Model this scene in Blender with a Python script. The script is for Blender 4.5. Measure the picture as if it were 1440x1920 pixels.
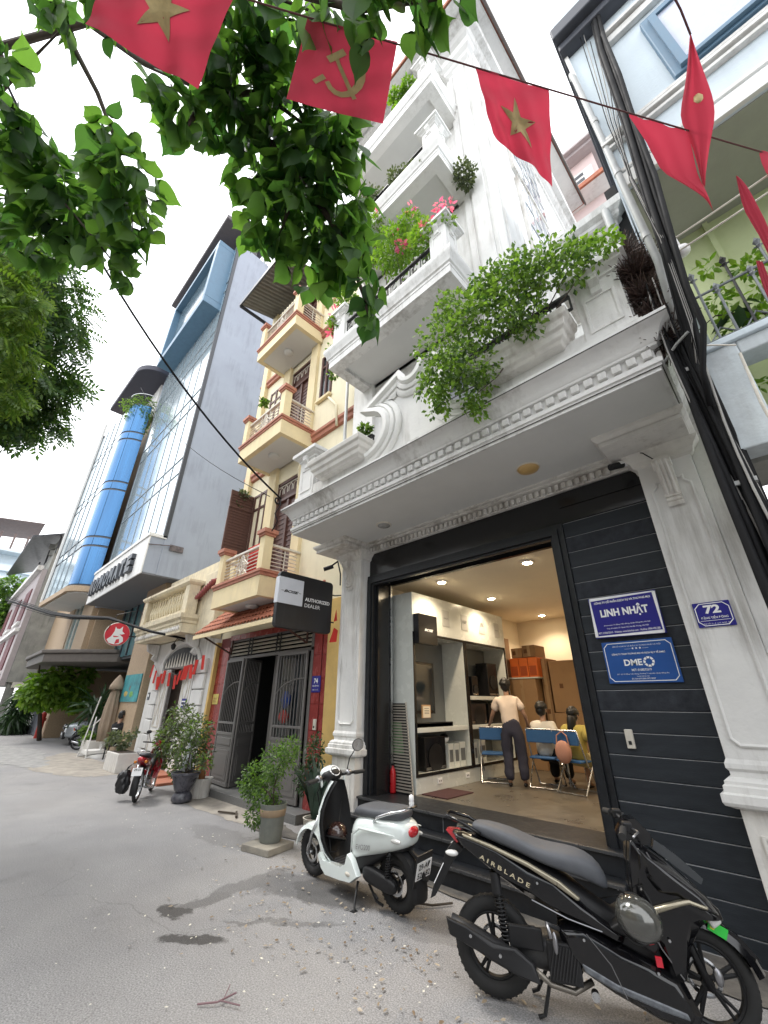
import bpy, bmesh, math, random
import numpy as np
from mathutils import Vector, Matrix
random.seed(7); rng = np.random.default_rng(11)
PI = math.pi; R_ = math.radians
for o in list(bpy.data.objects): bpy.data.objects.remove(o)
scn = bpy.context.scene
COL = scn.collection

# ------------------------------------------------------------ camera
cam_d = bpy.data.cameras.new('camera'); cam = bpy.data.objects.new('camera', cam_d); COL.objects.link(cam)
cam_d.sensor_fit = 'HORIZONTAL'; cam_d.sensor_width = 36.0; cam_d.lens = 36*755.9/1440
cam_d.clip_start = 0.05; cam_d.clip_end = 2000
def cam_matrix():
    y, p, r = 0.76968, 0.44287, -0.00535
    cy, sy, cp, sp, cr, sr = math.cos(y), math.sin(y), math.cos(p), math.sin(p), math.cos(r), math.sin(r)
    M = Matrix(((cy,-sy,0),(sy,cy,0),(0,0,1))) @ Matrix(((1,0,0),(0,cp,-sp),(0,sp,cp))) @ Matrix(((cr,0,sr),(0,1,0),(-sr,0,cr)))
    right, fwd, up = M.col[0], M.col[1], M.col[2]
    m = Matrix((right, up, -fwd)).transposed().to_4x4()
    m.translation = Vector((0,0,1.6))
    return m
cam.matrix_world = cam_matrix()
scn.camera = cam
CAMPOS = Vector((0,0,1.6)); CAMF = Vector((-0.629, 0.649, 0.4285))
scn.render.resolution_x = 768; scn.render.resolution_y = 1024

# ------------------------------------------------------------ world and sun (bright overcast)
SUN_EL, SUN_AZ = R_(62), R_(-150)     # light comes from behind the camera's left, high
world = bpy.data.worlds.new('World'); scn.world = world; world.use_nodes = True
wn = world.node_tree; wn.nodes.clear()
bg = wn.nodes.new('ShaderNodeBackground'); wo = wn.nodes.new('ShaderNodeOutputWorld')
sky = wn.nodes.new('ShaderNodeTexSky'); sky.sky_type = 'NISHITA'; sky.sun_disc = False
sky.sun_elevation = SUN_EL; sky.sun_rotation = R_(210)
wtc = wn.nodes.new('ShaderNodeTexCoord'); wno = wn.nodes.new('ShaderNodeTexNoise'); wno.inputs['Scale'].default_value = 2.2; wno.inputs['Detail'].default_value = 5
wr = wn.nodes.new('ShaderNodeValToRGB')
wr.color_ramp.elements[0].position = 0.3; wr.color_ramp.elements[0].color = (17.5,18.2,19.2,1)
wr.color_ramp.elements[1].position = 0.7; wr.color_ramp.elements[1].color = (22,22,22,1)
wm = wn.nodes.new('ShaderNodeMixRGB'); wm.inputs[0].default_value = 0.86
wn.links.new(wtc.outputs['Generated'], wno.inputs['Vector']); wn.links.new(wno.outputs['Fac'], wr.inputs[0])
wn.links.new(sky.outputs[0], wm.inputs[1]); wn.links.new(wr.outputs[0], wm.inputs[2])
wn.links.new(wm.outputs[0], bg.inputs[0]); bg.inputs[1].default_value = 0.085
wn.links.new(bg.outputs[0], wo.inputs[0])
sd = bpy.data.lights.new('sun', 'SUN'); sun = bpy.data.objects.new('sun', sd); COL.objects.link(sun)
sd.energy = 1.35; sd.angle = R_(14); sd.color = (1.0,0.96,0.9)
sdir = Vector((math.cos(SUN_EL)*math.cos(SUN_AZ), math.cos(SUN_EL)*math.sin(SUN_AZ), math.sin(SUN_EL)))
sun.rotation_euler = sdir.to_track_quat('Z','Y').to_euler(); sun.location = (-6,-8,20)
scn.view_settings.view_transform = 'Standard'; scn.view_settings.look = 'None'
scn.view_settings.gamma = 1.0; scn.view_settings.use_curve_mapping = False
scn.view_settings.exposure = 0.88
scn.render.engine = 'CYCLES'
scn.cycles.max_bounces = 7; scn.cycles.diffuse_bounces = 4; scn.cycles.transparent_max_bounces = 12

# ------------------------------------------------------------ materials
MATS = {}
def mat(name, col, rough=0.6, metal=0.0, var=0.12, vscale=6.0, bump=0.0, bscale=40.0, streak=0.0, streakcol=(0.12,0.11,0.09), emit=None, estr=0.0, spec=0.5, coat=0.0, trans=0.0, stretch=(1,1,1), grime=None):
    if name in MATS: return MATS[name]
    m = bpy.data.materials.new(name); m.use_nodes = True; nt = m.node_tree; N = nt.nodes; L = nt.links
    b = N['Principled BSDF']; out = N['Material Output']
    b.inputs['Roughness'].default_value = rough; b.inputs['Metallic'].default_value = metal
    b.inputs['Specular IOR Level'].default_value = spec
    if coat: b.inputs['Coat Weight'].default_value = coat; b.inputs['Coat Roughness'].default_value = 0.05
    tc = N.new('ShaderNodeTexCoord'); mp = N.new('ShaderNodeMapping'); mp.inputs['Scale'].default_value = stretch
    L.new(tc.outputs['Object'], mp.inputs[0])
    c = (col[0],col[1],col[2],1); cur = None
    if var > 0:
        no = N.new('ShaderNodeTexNoise'); no.inputs['Scale'].default_value = vscale; no.inputs['Detail'].default_value = 5; no.inputs['Roughness'].default_value = 0.65
        L.new(mp.outputs[0], no.inputs['Vector'])
        rp = N.new('ShaderNodeValToRGB'); rp.color_ramp.elements[0].position = 0.3; rp.color_ramp.elements[1].position = 0.7
        rp.color_ramp.elements[0].color = (c[0]*(1-var),c[1]*(1-var),c[2]*(1-var*0.9),1)
        rp.color_ramp.elements[1].color = (min(1,c[0]*(1+var*.5)),min(1,c[1]*(1+var*.5)),min(1,c[2]*(1+var*.5)),1)
        L.new(no.outputs['Fac'], rp.inputs[0]); cur = rp.outputs[0]
        rr = N.new('ShaderNodeMapRange'); rr.inputs[1].default_value = .25; rr.inputs[2].default_value = .75
        rr.inputs[3].default_value = max(0.02,rough-.09); rr.inputs[4].default_value = min(1,rough+.09)
        L.new(no.outputs['Fac'], rr.inputs[0]); L.new(rr.outputs[0], b.inputs['Roughness'])
    if streak > 0:
        m2 = N.new('ShaderNodeMapping'); m2.inputs['Scale'].default_value = (5,5,0.5); L.new(tc.outputs['Object'], m2.inputs[0])
        n2 = N.new('ShaderNodeTexNoise'); n2.inputs['Scale'].default_value = 1.6; n2.inputs['Detail'].default_value = 7; n2.inputs['Roughness'].default_value = 0.7
        L.new(m2.outputs[0], n2.inputs['Vector'])
        n3 = N.new('ShaderNodeTexNoise'); n3.inputs['Scale'].default_value = 0.9; n3.inputs['Detail'].default_value = 3; L.new(tc.outputs['Object'], n3.inputs['Vector'])
        mu = N.new('ShaderNodeMath'); mu.operation = 'MULTIPLY'; L.new(n2.outputs['Fac'], mu.inputs[0]); L.new(n3.outputs['Fac'], mu.inputs[1])
        r2 = N.new('ShaderNodeMapRange'); r2.inputs[1].default_value = .25; r2.inputs[2].default_value = .42; r2.inputs[3].default_value = 0; r2.inputs[4].default_value = streak
        L.new(mu.outputs[0], r2.inputs[0])
        mx = N.new('ShaderNodeMixRGB'); L.new(r2.outputs[0], mx.inputs[0])
        if cur: L.new(cur, mx.inputs[1])
        else: mx.inputs[1].default_value = c
        mx.inputs[2].default_value = (*streakcol,1); cur = mx.outputs[0]
    if cur: L.new(cur, b.inputs['Base Color'])
    else: b.inputs['Base Color'].default_value = c
    if bump > 0:
        n4 = N.new('ShaderNodeTexNoise'); n4.inputs['Scale'].default_value = bscale; n4.inputs['Detail'].default_value = 4; L.new(mp.outputs[0], n4.inputs['Vector'])
        bp = N.new('ShaderNodeBump'); bp.inputs['Strength'].default_value = bump; bp.inputs['Distance'].default_value = 0.01
        L.new(n4.outputs['Fac'], bp.inputs['Height']); L.new(bp.outputs[0], b.inputs['Normal'])
    if emit:
        b.inputs['Emission Color'].default_value = (*emit,1); b.inputs['Emission Strength'].default_value = estr
    if trans: b.inputs['Transmission Weight'].default_value = trans
    MATS[name] = m; return m

def leafmat(name, dark, light, transl=0.4, rough=0.45):
    if name in MATS: return MATS[name]
    m = bpy.data.materials.new(name); m.use_nodes = True; nt = m.node_tree; N = nt.nodes; L = nt.links
    b = N['Principled BSDF']; out = N['Material Output']; b.inputs['Roughness'].default_value = rough
    g = N.new('ShaderNodeNewGeometry'); oi = N.new('ShaderNodeObjectInfo'); ad = N.new('ShaderNodeMath'); ad.operation = 'ADD'
    fr = N.new('ShaderNodeMath'); fr.operation = 'FRACT'
    L.new(g.outputs['Random Per Island'], ad.inputs[0]); L.new(oi.outputs['Random'], ad.inputs[1]); L.new(ad.outputs[0], fr.inputs[0])
    rp = N.new('ShaderNodeValToRGB'); rp.color_ramp.elements[0].color = (*dark,1); rp.color_ramp.elements[1].color = (*light,1)
    L.new(fr.outputs[0], rp.inputs[0]); L.new(rp.outputs[0], b.inputs['Base Color'])
    t = N.new('ShaderNodeBsdfTranslucent'); hs = N.new('ShaderNodeMixRGB'); hs.blend_type='MULTIPLY'; hs.inputs[0].default_value = 1; hs.inputs[2].default_value = (2.1,2.3,0.9,1)
    L.new(rp.outputs[0], hs.inputs[1]); L.new(hs.outputs[0], t.inputs[0])
    mx = N.new('ShaderNodeMixShader'); mx.inputs[0].default_value = transl
    L.new(b.outputs[0], mx.inputs[1]); L.new(t.outputs[0], mx.inputs[2]); L.new(mx.outputs[0], out.inputs[0])
    MATS[name] = m; return m

WHITE = mat('white_plaster', (.70,.695,.675), .75, var=.1, vscale=1.7, bump=.35, bscale=22, streak=.6, streakcol=(.2,.18,.15))
WHITE_C = mat('white_plaster_clean', (.74,.735,.71), .7, var=.09, vscale=2, bump=.2, bscale=25, streak=.34, streakcol=(.24,.22,.18))
WHITE_S = mat('white_plaster_stained', (.66,.64,.60), .8, var=.15, vscale=4, bump=.3, bscale=30, streak=.75, streakcol=(.2,.16,.12))
CEIL = mat('soffit_paint', (.62,.62,.60), .8, var=.05, vscale=2)
YEL = mat('yellow_plaster', (.74,.62,.38), .78, var=.08, vscale=3, bump=.2, streak=.22, streakcol=(.3,.22,.12))
YELP = mat('pale_yellow_plaster', (.80,.73,.53), .78, var=.06, vscale=3, bump=.2, streak=.2, streakcol=(.3,.25,.15))
TERRA = mat('terracotta_trim', (.42,.17,.11), .7, var=.15, vscale=8, streak=.2)
CREAMST = mat('stained_cream_plaster', (.68,.60,.43), .85, var=.18, vscale=5, bump=.4, streak=.6, streakcol=(.16,.12,.08))
SLATE = mat('dark_stone', (.016,.018,.021), .4, var=.4, vscale=12, bump=.08, spec=.35)
SIDING = mat('charcoal_siding', (.027,.032,.038), .6, spec=.25, var=.35, vscale=5, bump=.15, bscale=60, stretch=(.5,1,3))
SCUFF = mat('scuffed_siding', (.028,.032,.039), .65, spec=.25, var=.6, vscale=9, bump=.15, bscale=60)
GROOVE = mat('groove_light', (.16,.165,.17), .6, var=.4, vscale=10)
BLK = mat('black_lacquer', (.012,.012,.013), .18, var=.1)
IRON = mat('black_iron', (.015,.015,.016), .45, var=.2)
REDTILE = mat('red_tile', (.26,.035,.03), .25, var=.3, vscale=5, stretch=(1,1,.6))
ROOFTILE = mat('clay_roof_tile', (.38,.13,.07), .8, var=.4, vscale=9, bump=.3)
BROWNW = mat('brown_wood', (.10,.045,.035), .5, var=.25, vscale=6, stretch=(3,3,.5))
GREYM = mat('grey_metal_door', (.17,.16,.152), .45, var=.12, metal=.2)
STEEL = mat('steel', (.55,.56,.57), .28, metal=1, var=.1)
PALEPAINT = mat('pale_paint_metal', (.62,.58,.5), .5, var=.15, vscale=10)
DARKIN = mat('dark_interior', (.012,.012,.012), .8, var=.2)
TAN = mat('tan_stone', (.42,.31,.2), .7, var=.22, vscale=20, bump=.1)
GREYWALL = mat('grey_render', (.33,.365,.43), .8, var=.1, vscale=.5, bump=.15, streak=.3, streakcol=(.14,.15,.17))
CONC = mat('stained_concrete', (.30,.30,.27), .9, var=.35, vscale=1.2, bump=.4, streak=.6, streakcol=(.08,.09,.07))
PALEBLUE = mat('pale_blue_paint', (.60,.68,.73), .75, var=.06, vscale=2, bump=.2, streak=.14, streakcol=(.25,.3,.33))
GREENW = mat('lime_green_paint', (.48,.55,.30), .8, var=.12, vscale=2, bump=.2, streak=.2, streakcol=(.2,.25,.1))
PINK = mat('pink_plaster', (.37,.33,.33), .8, var=.12, vscale=3)
GLASS_D = mat('dark_glass', (.03,.04,.045), .06, var=0, spec=.8)
GLASS_T = mat('teal_glass', (.10,.22,.24), .08, var=.2, vscale=.5, spec=.8)
MULL = mat('pale_mullion', (.24,.28,.31), .4, var=.1)
GLASS_M = mat('mirror_glass', (.50,.59,.63), .12, metal=.5, var=.05, vscale=.3)
GLASS_B = mat('blue_panel', (.05,.19,.41), .25, var=.25, vscale=1.1, metal=.3, stretch=(3,3,.15), spec=.6)
GLASS_W = mat('window_glass', (.36,.42,.5), .07, var=.05, metal=.5)
FRAME_D = mat('dark_frame', (.05,.055,.065), .4, var=.1)
FRAME_BL = mat('blue_grey_frame', (.10,.19,.28), .45, var=.12)
RUBBER = mat('tyre_rubber', (.018,.018,.018), .75, var=.2, vscale=30)
PLAST = mat('black_plastic', (.012,.012,.013), .5, var=.15, spec=.35)
SEATM = mat('grey_seat_vinyl', (.075,.08,.09), .6, var=.15, vscale=20, bump=.1, bscale=120)
WPAINT = mat('white_vehicle_paint', (.72,.78,.76), .18, var=.04, coat=1)
BPAINT = mat('black_vehicle_paint', (.004,.004,.005), .1, var=.1, coat=.25, spec=.45)
GPAINT = mat('gold_trim_paint', (.30,.27,.2), .3, metal=.6, var=.1)
RPAINT = mat('red_vehicle_paint', (.26,.012,.02), .2, var=.1, coat=1)
CHROME = mat('chrome', (.75,.75,.76), .12, metal=1, var=.05)
ALLOY = mat('alloy', (.3,.3,.31), .35, metal=.9, var=.15)
REDL = mat('red_lens', (.55,.02,.03), .12, var=0, coat=1)
CLEARL = mat('clear_lens', (.6,.6,.58), .1, var=.05, coat=1)
WHITEP = mat('white_print', (.82,.82,.82), .5, var=0)
BLACKP = mat('black_print', (.01,.01,.01), .5, var=0)
GOLDP = mat('gold_print', (.55,.48,.33), .35, var=0, metal=.3)
BLUE1 = mat('deep_blue_enamel', (.02,.018,.21), .45, var=.08, spec=.3)
BLUE2 = mat('mid_blue_enamel', (.018,.08,.29), .45, var=.08, spec=.3)
FLAGRED = leafmat('red_cloth', (.40,.048,.078), (.46,.06,.09), transl=.36, rough=.8)
FLAGRED.node_tree.nodes['Mix (Legacy)'].inputs[2].default_value = (1.5,.9,1.1,1) if 'Mix (Legacy)' in FLAGRED.node_tree.nodes else (1,1,1,1)
FLAGGOLD = mat('gold_cloth', (.52,.41,.20), .85, var=.15, vscale=40)
REDCL = mat('bright_red_cloth', (.55,.03,.02), .8, var=.15)
BARK = mat('bark', (.07,.055,.04), .9, var=.3, vscale=20, bump=.5)
SOIL = mat('soil', (.05,.035,.025), .95, var=.4, vscale=20, bump=.5)
CARD = mat('cardboard', (.33,.20,.10), .8, var=.12, vscale=3)
CARDD = mat('dark_cardboard', (.24,.14,.07), .8, var=.12, vscale=3)
ORANGE = mat('orange_crate', (.65,.14,.02), .5, var=.12)
SHELF = mat('white_laminate', (.62,.64,.6), .25, var=.03)
CREAMW = mat('cream_wall', (.72,.64,.50), .8, var=.05, vscale=2)
FLOORM = mat('polished_concrete', (.15,.13,.10), .32, var=.3, vscale=3, spec=.5)
WOODF = mat('pale_wood_frame', (.42,.25,.12), .5, var=.2)
GREYF = mat('grey_board', (.14,.15,.15), .5, var=.2, vscale=2)
SKIN = mat('skin', (.36,.21,.14), .55, var=.06)
HAIR = mat('black_hair', (.008,.007,.006), .45, var=.2, vscale=60)
BEIGECL = mat('beige_shirt_cloth', (.72,.60,.50), .85, var=.08)
WHITECL = mat('white_shirt_cloth', (.66,.62,.55), .85, var=.06)
YELLOWCL = mat('mustard_shirt_cloth', (.50,.40,.10), .85, var=.1)
NAVYCL = mat('navy_trousers_cloth', (.035,.035,.055), .85, var=.15)
BLACKCL = mat('black_cloth', (.012,.012,.014), .9, var=.15)
BLUESEAT = mat('blue_seat', (.03,.11,.27), .5, var=.08)
PINKB = mat('pink_bag', (.5,.25,.18), .7, var=.1)
LF_BIG = leafmat('fig_leaf', (.03,.078,.032), (.10,.185,.05), .6)
LF_FAR = leafmat('far_leaf', (.03,.075,.02), (.10,.17,.035), .38)
LF_YEL = leafmat('bright_leaf', (.07,.15,.018), (.17,.26,.04), .42)
LF_MID = leafmat('shrub_leaf', (.025,.06,.015), (.16,.25,.05), .4)
LF_DK = leafmat('dark_leaf', (.015,.04,.014), (.04,.08,.03), .25)
LF_GREY = leafmat('grey_green_leaf', (.06,.08,.045), (.13,.15,.09), .25)
LF_DRY = leafmat('dry_leaf', (.14,.09,.05), (.38,.32,.24), .03)
LF_BR = leafmat('brown_twig', (.05,.03,.025), (.09,.055,.045), .05)
FLPINK = leafmat('pink_petal', (.5,.06,.25), (.65,.16,.4), .4)
WIRE = mat('cable_black', (.007,.007,.008), .7, var=.1, spec=.2)
WIREG = mat('cable_grey', (.3,.29,.27), .6, var=.2)
PVC = mat('pvc_pipe', (.42,.43,.42), .5, var=.15, streak=.3)

# ------------------------------------------------------------ mesh builder
class MB:
    def __init__(s): s.v = []; s.f = []
    def add(s, vs, fs):
        b = len(s.v); s.v += [tuple(v) for v in vs]; s.f += [tuple(i+b for i in f) for f in fs]; return s
    def box(s, x0, x1, y0, y1, z0, z1):
        return s.add([(x0,y0,z0),(x1,y0,z0),(x1,y1,z0),(x0,y1,z0),(x0,y0,z1),(x1,y0,z1),(x1,y1,z1),(x0,y1,z1)],
                     [(0,3,2,1),(4,5,6,7),(0,1,5,4),(1,2,6,5),(2,3,7,6),(3,0,4,7)])
    def obox(s, c, sz, M=None):
        a,b,d = sz[0]/2, sz[1]/2, sz[2]/2; M = M or Matrix.Identity(3); c = Vector(c)
        vs = [c + M @ Vector(p) for p in [(-a,-b,-d),(a,-b,-d),(a,b,-d),(-a,b,-d),(-a,-b,d),(a,-b,d),(a,b,d),(-a,b,d)]]
        return s.add(vs, [(0,3,2,1),(4,5,6,7),(0,1,5,4),(1,2,6,5),(2,3,7,6),(3,0,4,7)])
    def prism(s, pts, fn):      # pts 2d; fn(p, k) -> 3d for k = 0,1
        n = len(pts)
        return s.add([fn(p,0) for p in pts]+[fn(p,1) for p in pts],
              [tuple(range(n))[::-1], tuple(range(n,2*n))]+[(i,(i+1)%n,n+(i+1)%n,n+i) for i in range(n)])
    def pxz(s, pts, y0, y1): return s.prism(pts, lambda p,k: (p[0], (y0,y1)[k], p[1]))
    def pxy(s, pts, z0, z1): return s.prism(pts, lambda p,k: (p[0], p[1], (z0,z1)[k]))
    def pyz(s, pts, x0, x1): return s.prism(pts, lambda p,k: ((x0,x1)[k], p[0], p[1]))
    def tube(s, pts, r, n=8, cap=True):
        pts = [Vector(p) for p in pts]; rs = r if isinstance(r,(list,tuple)) else [r]*len(pts)
        vs = []; prev = None
        for i,p in enumerate(pts):
            t = (pts[min(i+1,len(pts)-1)] - pts[max(i-1,0)])
            if t.length < 1e-9: t = Vector((0,0,1))
            t.normalize()
            if prev is None:
                u = t.orthogonal().normalized()
            else:
                u = (prev - t*prev.dot(t)); u = u.normalized() if u.length>1e-6 else t.orthogonal().normalized()
            prev = u; w = t.cross(u)
            for k in range(n):
                a = 2*PI*k/n; vs.append(p + (u*math.cos(a)+w*math.sin(a))*rs[i])
        fs = []
        for i in range(len(pts)-1):
            for k in range(n): fs.append((i*n+k, i*n+(k+1)%n, (i+1)*n+(k+1)%n, (i+1)*n+k))
        if cap: fs += [tuple(range(n))[::-1], tuple((len(pts)-1)*n+k for k in range(n))]
        return s.add(vs, fs)
    def cyl(s, a, b, r, n=16, r2=None): return s.tube([a,b],[r, r if r2 is None else r2],n)
    def lathe(s, prof, c, n=20, axis=(0,0,1)):     # prof (r, h) about axis through c
        ax = Vector(axis).normalized(); u = ax.orthogonal().normalized(); w = ax.cross(u); c = Vector(c); vs=[]
        for r,h in prof:
            for k in range(n):
                a = 2*PI*k/n; vs.append(c + ax*h + (u*math.cos(a)+w*math.sin(a))*r)
        fs = [(i*n+k, i*n+(k+1)%n, (i+1)*n+(k+1)%n, (i+1)*n+k) for i in range(len(prof)-1) for k in range(n)]
        if prof[0][0] > 1e-5: fs.append(tuple(range(n))[::-1])
        if prof[-1][0] > 1e-5: fs.append(tuple((len(prof)-1)*n+k for k in range(n)))
        return s.add(vs, fs)
    def sphere(s, c, r, n=14, sc=(1,1,1), lo=-PI/2, hi=PI/2):
        prof = [(math.cos(lo+(hi-lo)*i/(n//2)), math.sin(lo+(hi-lo)*i/(n//2))) for i in range(n//2+1)]
        b = len(s.v); s.lathe([(max(p[0],0)*r, p[1]*r) for p in prof], (0,0,0), n)
        for i in range(b, len(s.v)):
            v = s.v[i]; s.v[i] = (c[0]+v[0]*sc[0], c[1]+v[1]*sc[1], c[2]+v[2]*sc[2])
        return s
    def torus(s, c, R, r, axis=(0,1,0), n=28, m=10, sq=1.0):
        ax = Vector(axis).normalized(); u = ax.orthogonal().normalized(); w = ax.cross(u); c = Vector(c); vs=[]
        for i in range(n):
            a = 2*PI*i/n; d = u*math.cos(a)+w*math.sin(a)
            for k in range(m):
                b = 2*PI*k/m; vs.append(c + d*(R+r*math.cos(b)) + ax*(r*sq*math.sin(b)))
        return s.add(vs, [(i*m+k, ((i+1)%n)*m+k, ((i+1)%n)*m+(k+1)%m, i*m+(k+1)%m) for i in range(n) for k in range(m)])
    def sweep(s, prof, path, side=(0,-1,0), up=None, closed=False, capends=True):
        """prof (a,b): a along local outward normal in-plane, b along `side`; path 3d in a plane perpendicular to `side`"""
        sd_ = Vector(side); P = [Vector(p) for p in path]; n = len(prof); vs = []
        if len(P) > 4 and (P[0]-P[-2]).length < 1e-6 and (P[1]-P[-1]).length < 1e-6: P = P[:-2]; closed = True
        elif len(P) > 3 and (P[0]-P[-1]).length < 1e-6: P = P[:-1]; closed = True
        N_ = len(P)
        for i,p in enumerate(P):
            if closed: a = P[i]-P[i-1]; b = P[(i+1)%N_]-P[i]
            else: a = P[i]-P[i-1] if i>0 else P[1]-P[0]; b = P[i+1]-P[i] if i<len(P)-1 else P[-1]-P[-2]
            a.normalize(); b.normalize(); na = sd_.cross(a); nb = sd_.cross(b); m = (na+nb); m = m.normalized() if m.length>1e-6 else na
            k = 1/max(0.35, m.dot(na))
            for q in prof: vs.append(p + m*q[0]*k + sd_*q[1])
        fs = [(i*n+k, i*n+(k+1)%n, (i+1)*n+(k+1)%n, (i+1)*n+k) for i in range(len(P)-1) for k in range(n)]
        if closed: i = len(P)-1; fs += [(i*n+k, i*n+(k+1)%n, (k+1)%n, k) for k in range(n)]
        elif capends: fs += [tuple(range(n))[::-1], tuple((len(P)-1)*n+k for k in range(n))]
        return s.add(vs, fs)
    def ring(s, x0, x1, y0, y1, prof, back=False):
        """moulding round a rectangle; prof list of (out, z) bottom to top. back=False leaves the +y side flat"""
        n = len(prof); vs = []
        for o,z in prof:
            yb = y1+o if back else y1
            vs += [(x0-o,yb,z),(x0-o,y0-o,z),(x1+o,y0-o,z),(x1+o,yb,z)]
        fs = [(4*i+k, 4*i+(k+1)%4, 4*(i+1)+(k+1)%4, 4*(i+1)+k) for i in range(n-1) for k in range(4)]
        fs += [(3,2,1,0), tuple(4*(n-1)+k for k in range(4))]
        return s.add(vs, fs)
    def loft(s, rings, closed=True, cap=True):
        n = len(rings[0]); vs = [p for r in rings for p in r]
        kk = n if closed else n-1
        fs = [(i*n+k, i*n+(k+1)%n, (i+1)*n+(k+1)%n, (i+1)*n+k) for i in range(len(rings)-1) for k in range(kk)]
        if cap and closed: fs += [tuple(range(n))[::-1], tuple((len(rings)-1)*n+k for k in range(n))]
        return s.add(vs, fs)
    def slab(s, pts, y0, y1, inset=.01, cx=None):
        """x-z outline, full at y0, chamfered in at y1"""
        n=len(pts); c = Vector((sum(p[0] for p in pts)/n, sum(p[1] for p in pts)/n))
        def inn(p,k):
            d = Vector(p)-c; L = d.length; return (c + d*(1-min(.8,k/max(L,1e-4))))
        ym = y1-(y1-y0)*.35
        r0=[(p[0],y0,p[1]) for p in pts]; r1=[(p[0],ym,p[1]) for p in pts]; r2=[(inn(p,inset)[0],y1,inn(p,inset)[1]) for p in pts]
        return s.loft([r0,r1,r2])
    def groups(s):
        n = len(s.v); par = list(range(n))
        def fd(a):
            while par[a] != a: par[a] = par[par[a]]; a = par[a]
            return a
        for f in s.f:
            r = fd(f[0])
            for k in f[1:]:
                q = fd(k)
                if q != r: par[q] = r
        isl = {}
        for i in range(n): isl.setdefault(fd(i), []).append(i)
        if len(isl) < 2 or len(isl) > 60: return [None]
        L = list(isl.values()); A = np.array(s.v, float); lo = np.array([A[l].min(0) for l in L]); hi = np.array([A[l].max(0) for l in L]); sz = np.linalg.norm(hi-lo, axis=1)
        g = list(range(len(L)))
        def gf(a):
            while g[a] != a: a = g[a]
            return a
        for i in range(len(L)):
            for j in range(i+1, len(L)):
                d = np.linalg.norm(np.maximum(0, np.maximum(lo[i]-hi[j], lo[j]-hi[i])))
                if d < .45*max(sz[i], sz[j]): g[gf(j)] = gf(i)
        G = {}
        for i in range(len(L)): G.setdefault(gf(i), []).append(i)
        if len(G) < 2: return [None]
        owner = {}
        for k, idx in G.items():
            for i in idx:
                for v in L[i]: owner[v] = k
        F = {k: [] for k in G}
        for fi, f in enumerate(s.f): F[owner[f[0]]].append(fi)
        return [(sorted(v for i in idx for v in L[i]), F[k]) for k, idx in G.items()]
    def obj(s, name, m, parent=None, smooth=False, bevel=0.0, sub=0, label=None, kind=None):
        off = Vector((0,0,0))
        if parent is not None: off = Vector(parent.get('_w', (0,0,0)))
        if kind is None:
            gr = s.groups()
            if len(gr) > 1:
                first = None
                for vi, fi in gr:
                    q = MB(); mp = {v:i for i,v in enumerate(vi)}; q.v = [s.v[v] for v in vi]; q.f = [tuple(mp[k] for k in s.f[f]) for f in fi]
                    o_ = q.obj(name, m, parent, smooth, bevel, sub, label, 'one')
                    first = first or o_
                return first
        if kind == 'one': kind = None
        me = bpy.data.meshes.new(name); me.from_pydata([(v[0]-off.x, v[1]-off.y, v[2]-off.z) for v in s.v], [], s.f)
        bm = bmesh.new(); bm.from_mesh(me); bmesh.ops.recalc_face_normals(bm, faces=bm.faces); bm.to_mesh(me); bm.free()
        me.materials.append(m)
        return link(name, me, parent, smooth, bevel, sub, label, kind)
def link(name, me, parent=None, smooth=False, bevel=0.0, sub=0, label=None, kind=None):
    o = bpy.data.objects.new(name, me); COL.objects.link(o)
    if parent is not None: o.parent = parent; o['_w'] = parent.get('_w', (0,0,0))
    if smooth:
        me.polygons.foreach_set('use_smooth', [True]*len(me.polygons))
        if smooth == 'auto': me.set_sharp_from_angle(angle=R_(38))
    if bevel > 0:
        md = o.modifiers.new('bevel','BEVEL'); md.width = bevel; md.segments = 2; md.limit_method = 'ANGLE'; md.angle_limit = R_(40)
    if sub:
        md = o.modifiers.new('sub','SUBSURF'); md.levels = sub; md.render_levels = sub
    if label: o['label'] = label
    if kind: o['kind'] = kind
    return o
def thing(name, label, cat, loc=(0,0,0), group=None, local=False):
    o = bpy.data.objects.new(name, None); COL.objects.link(o); o.location = loc; o.empty_display_size = .2
    o['_w'] = (0.0,0.0,0.0) if local else tuple(float(c) for c in loc)
    o['label'] = label; o['category'] = cat
    if group: o['group'] = group
    return o
def tag(o, label, cat, group=None, kind=None):
    o['label'] = label
    if kind: o['kind'] = kind
    else: o['category'] = cat
    if cat: o['category'] = cat
    if group: o['group'] = group
    return o
def struct(o, label=None):
    o['kind'] = 'structure'
    if label: o['label'] = label
    return o
def copy_tree(o, parent=None, loc=None, rz=None, label=None):
    c = o.copy(); COL.objects.link(c); c.parent = parent
    if loc is not None: c.location = loc
    if rz is not None: c.rotation_euler = (0,0,rz)
    if label: c['label'] = label
    for ch in list(o.children): copy_tree(ch, c)
    return c
def inst(name, me, parent, loc, rot=None, scale=None):   # shared-mesh part at world loc
    o = bpy.data.objects.new(name, me); COL.objects.link(o); o.parent = parent
    off = Vector(parent.get('_w',(0,0,0))) if parent else Vector((0,0,0))
    o.location = Vector(loc)-off
    if rot is not None: o.rotation_euler = rot
    if scale is not None: o.scale = scale
    return o
def boxmesh(name, sx, sy, sz, m, ch=0.0):
    """centred box with optional chamfer"""
    bm = bmesh.new(); bmesh.ops.create_cube(bm, size=1)
    for v in bm.verts: v.co.x*=sx; v.co.y*=sy; v.co.z*=sz
    if ch: bmesh.ops.bevel(bm, geom=bm.edges[:], offset=ch, segments=1, affect='EDGES')
    me = bpy.data.meshes.new(name); bm.to_mesh(me); bm.free(); me.materials.append(m); return me
_tc = {}
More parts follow.
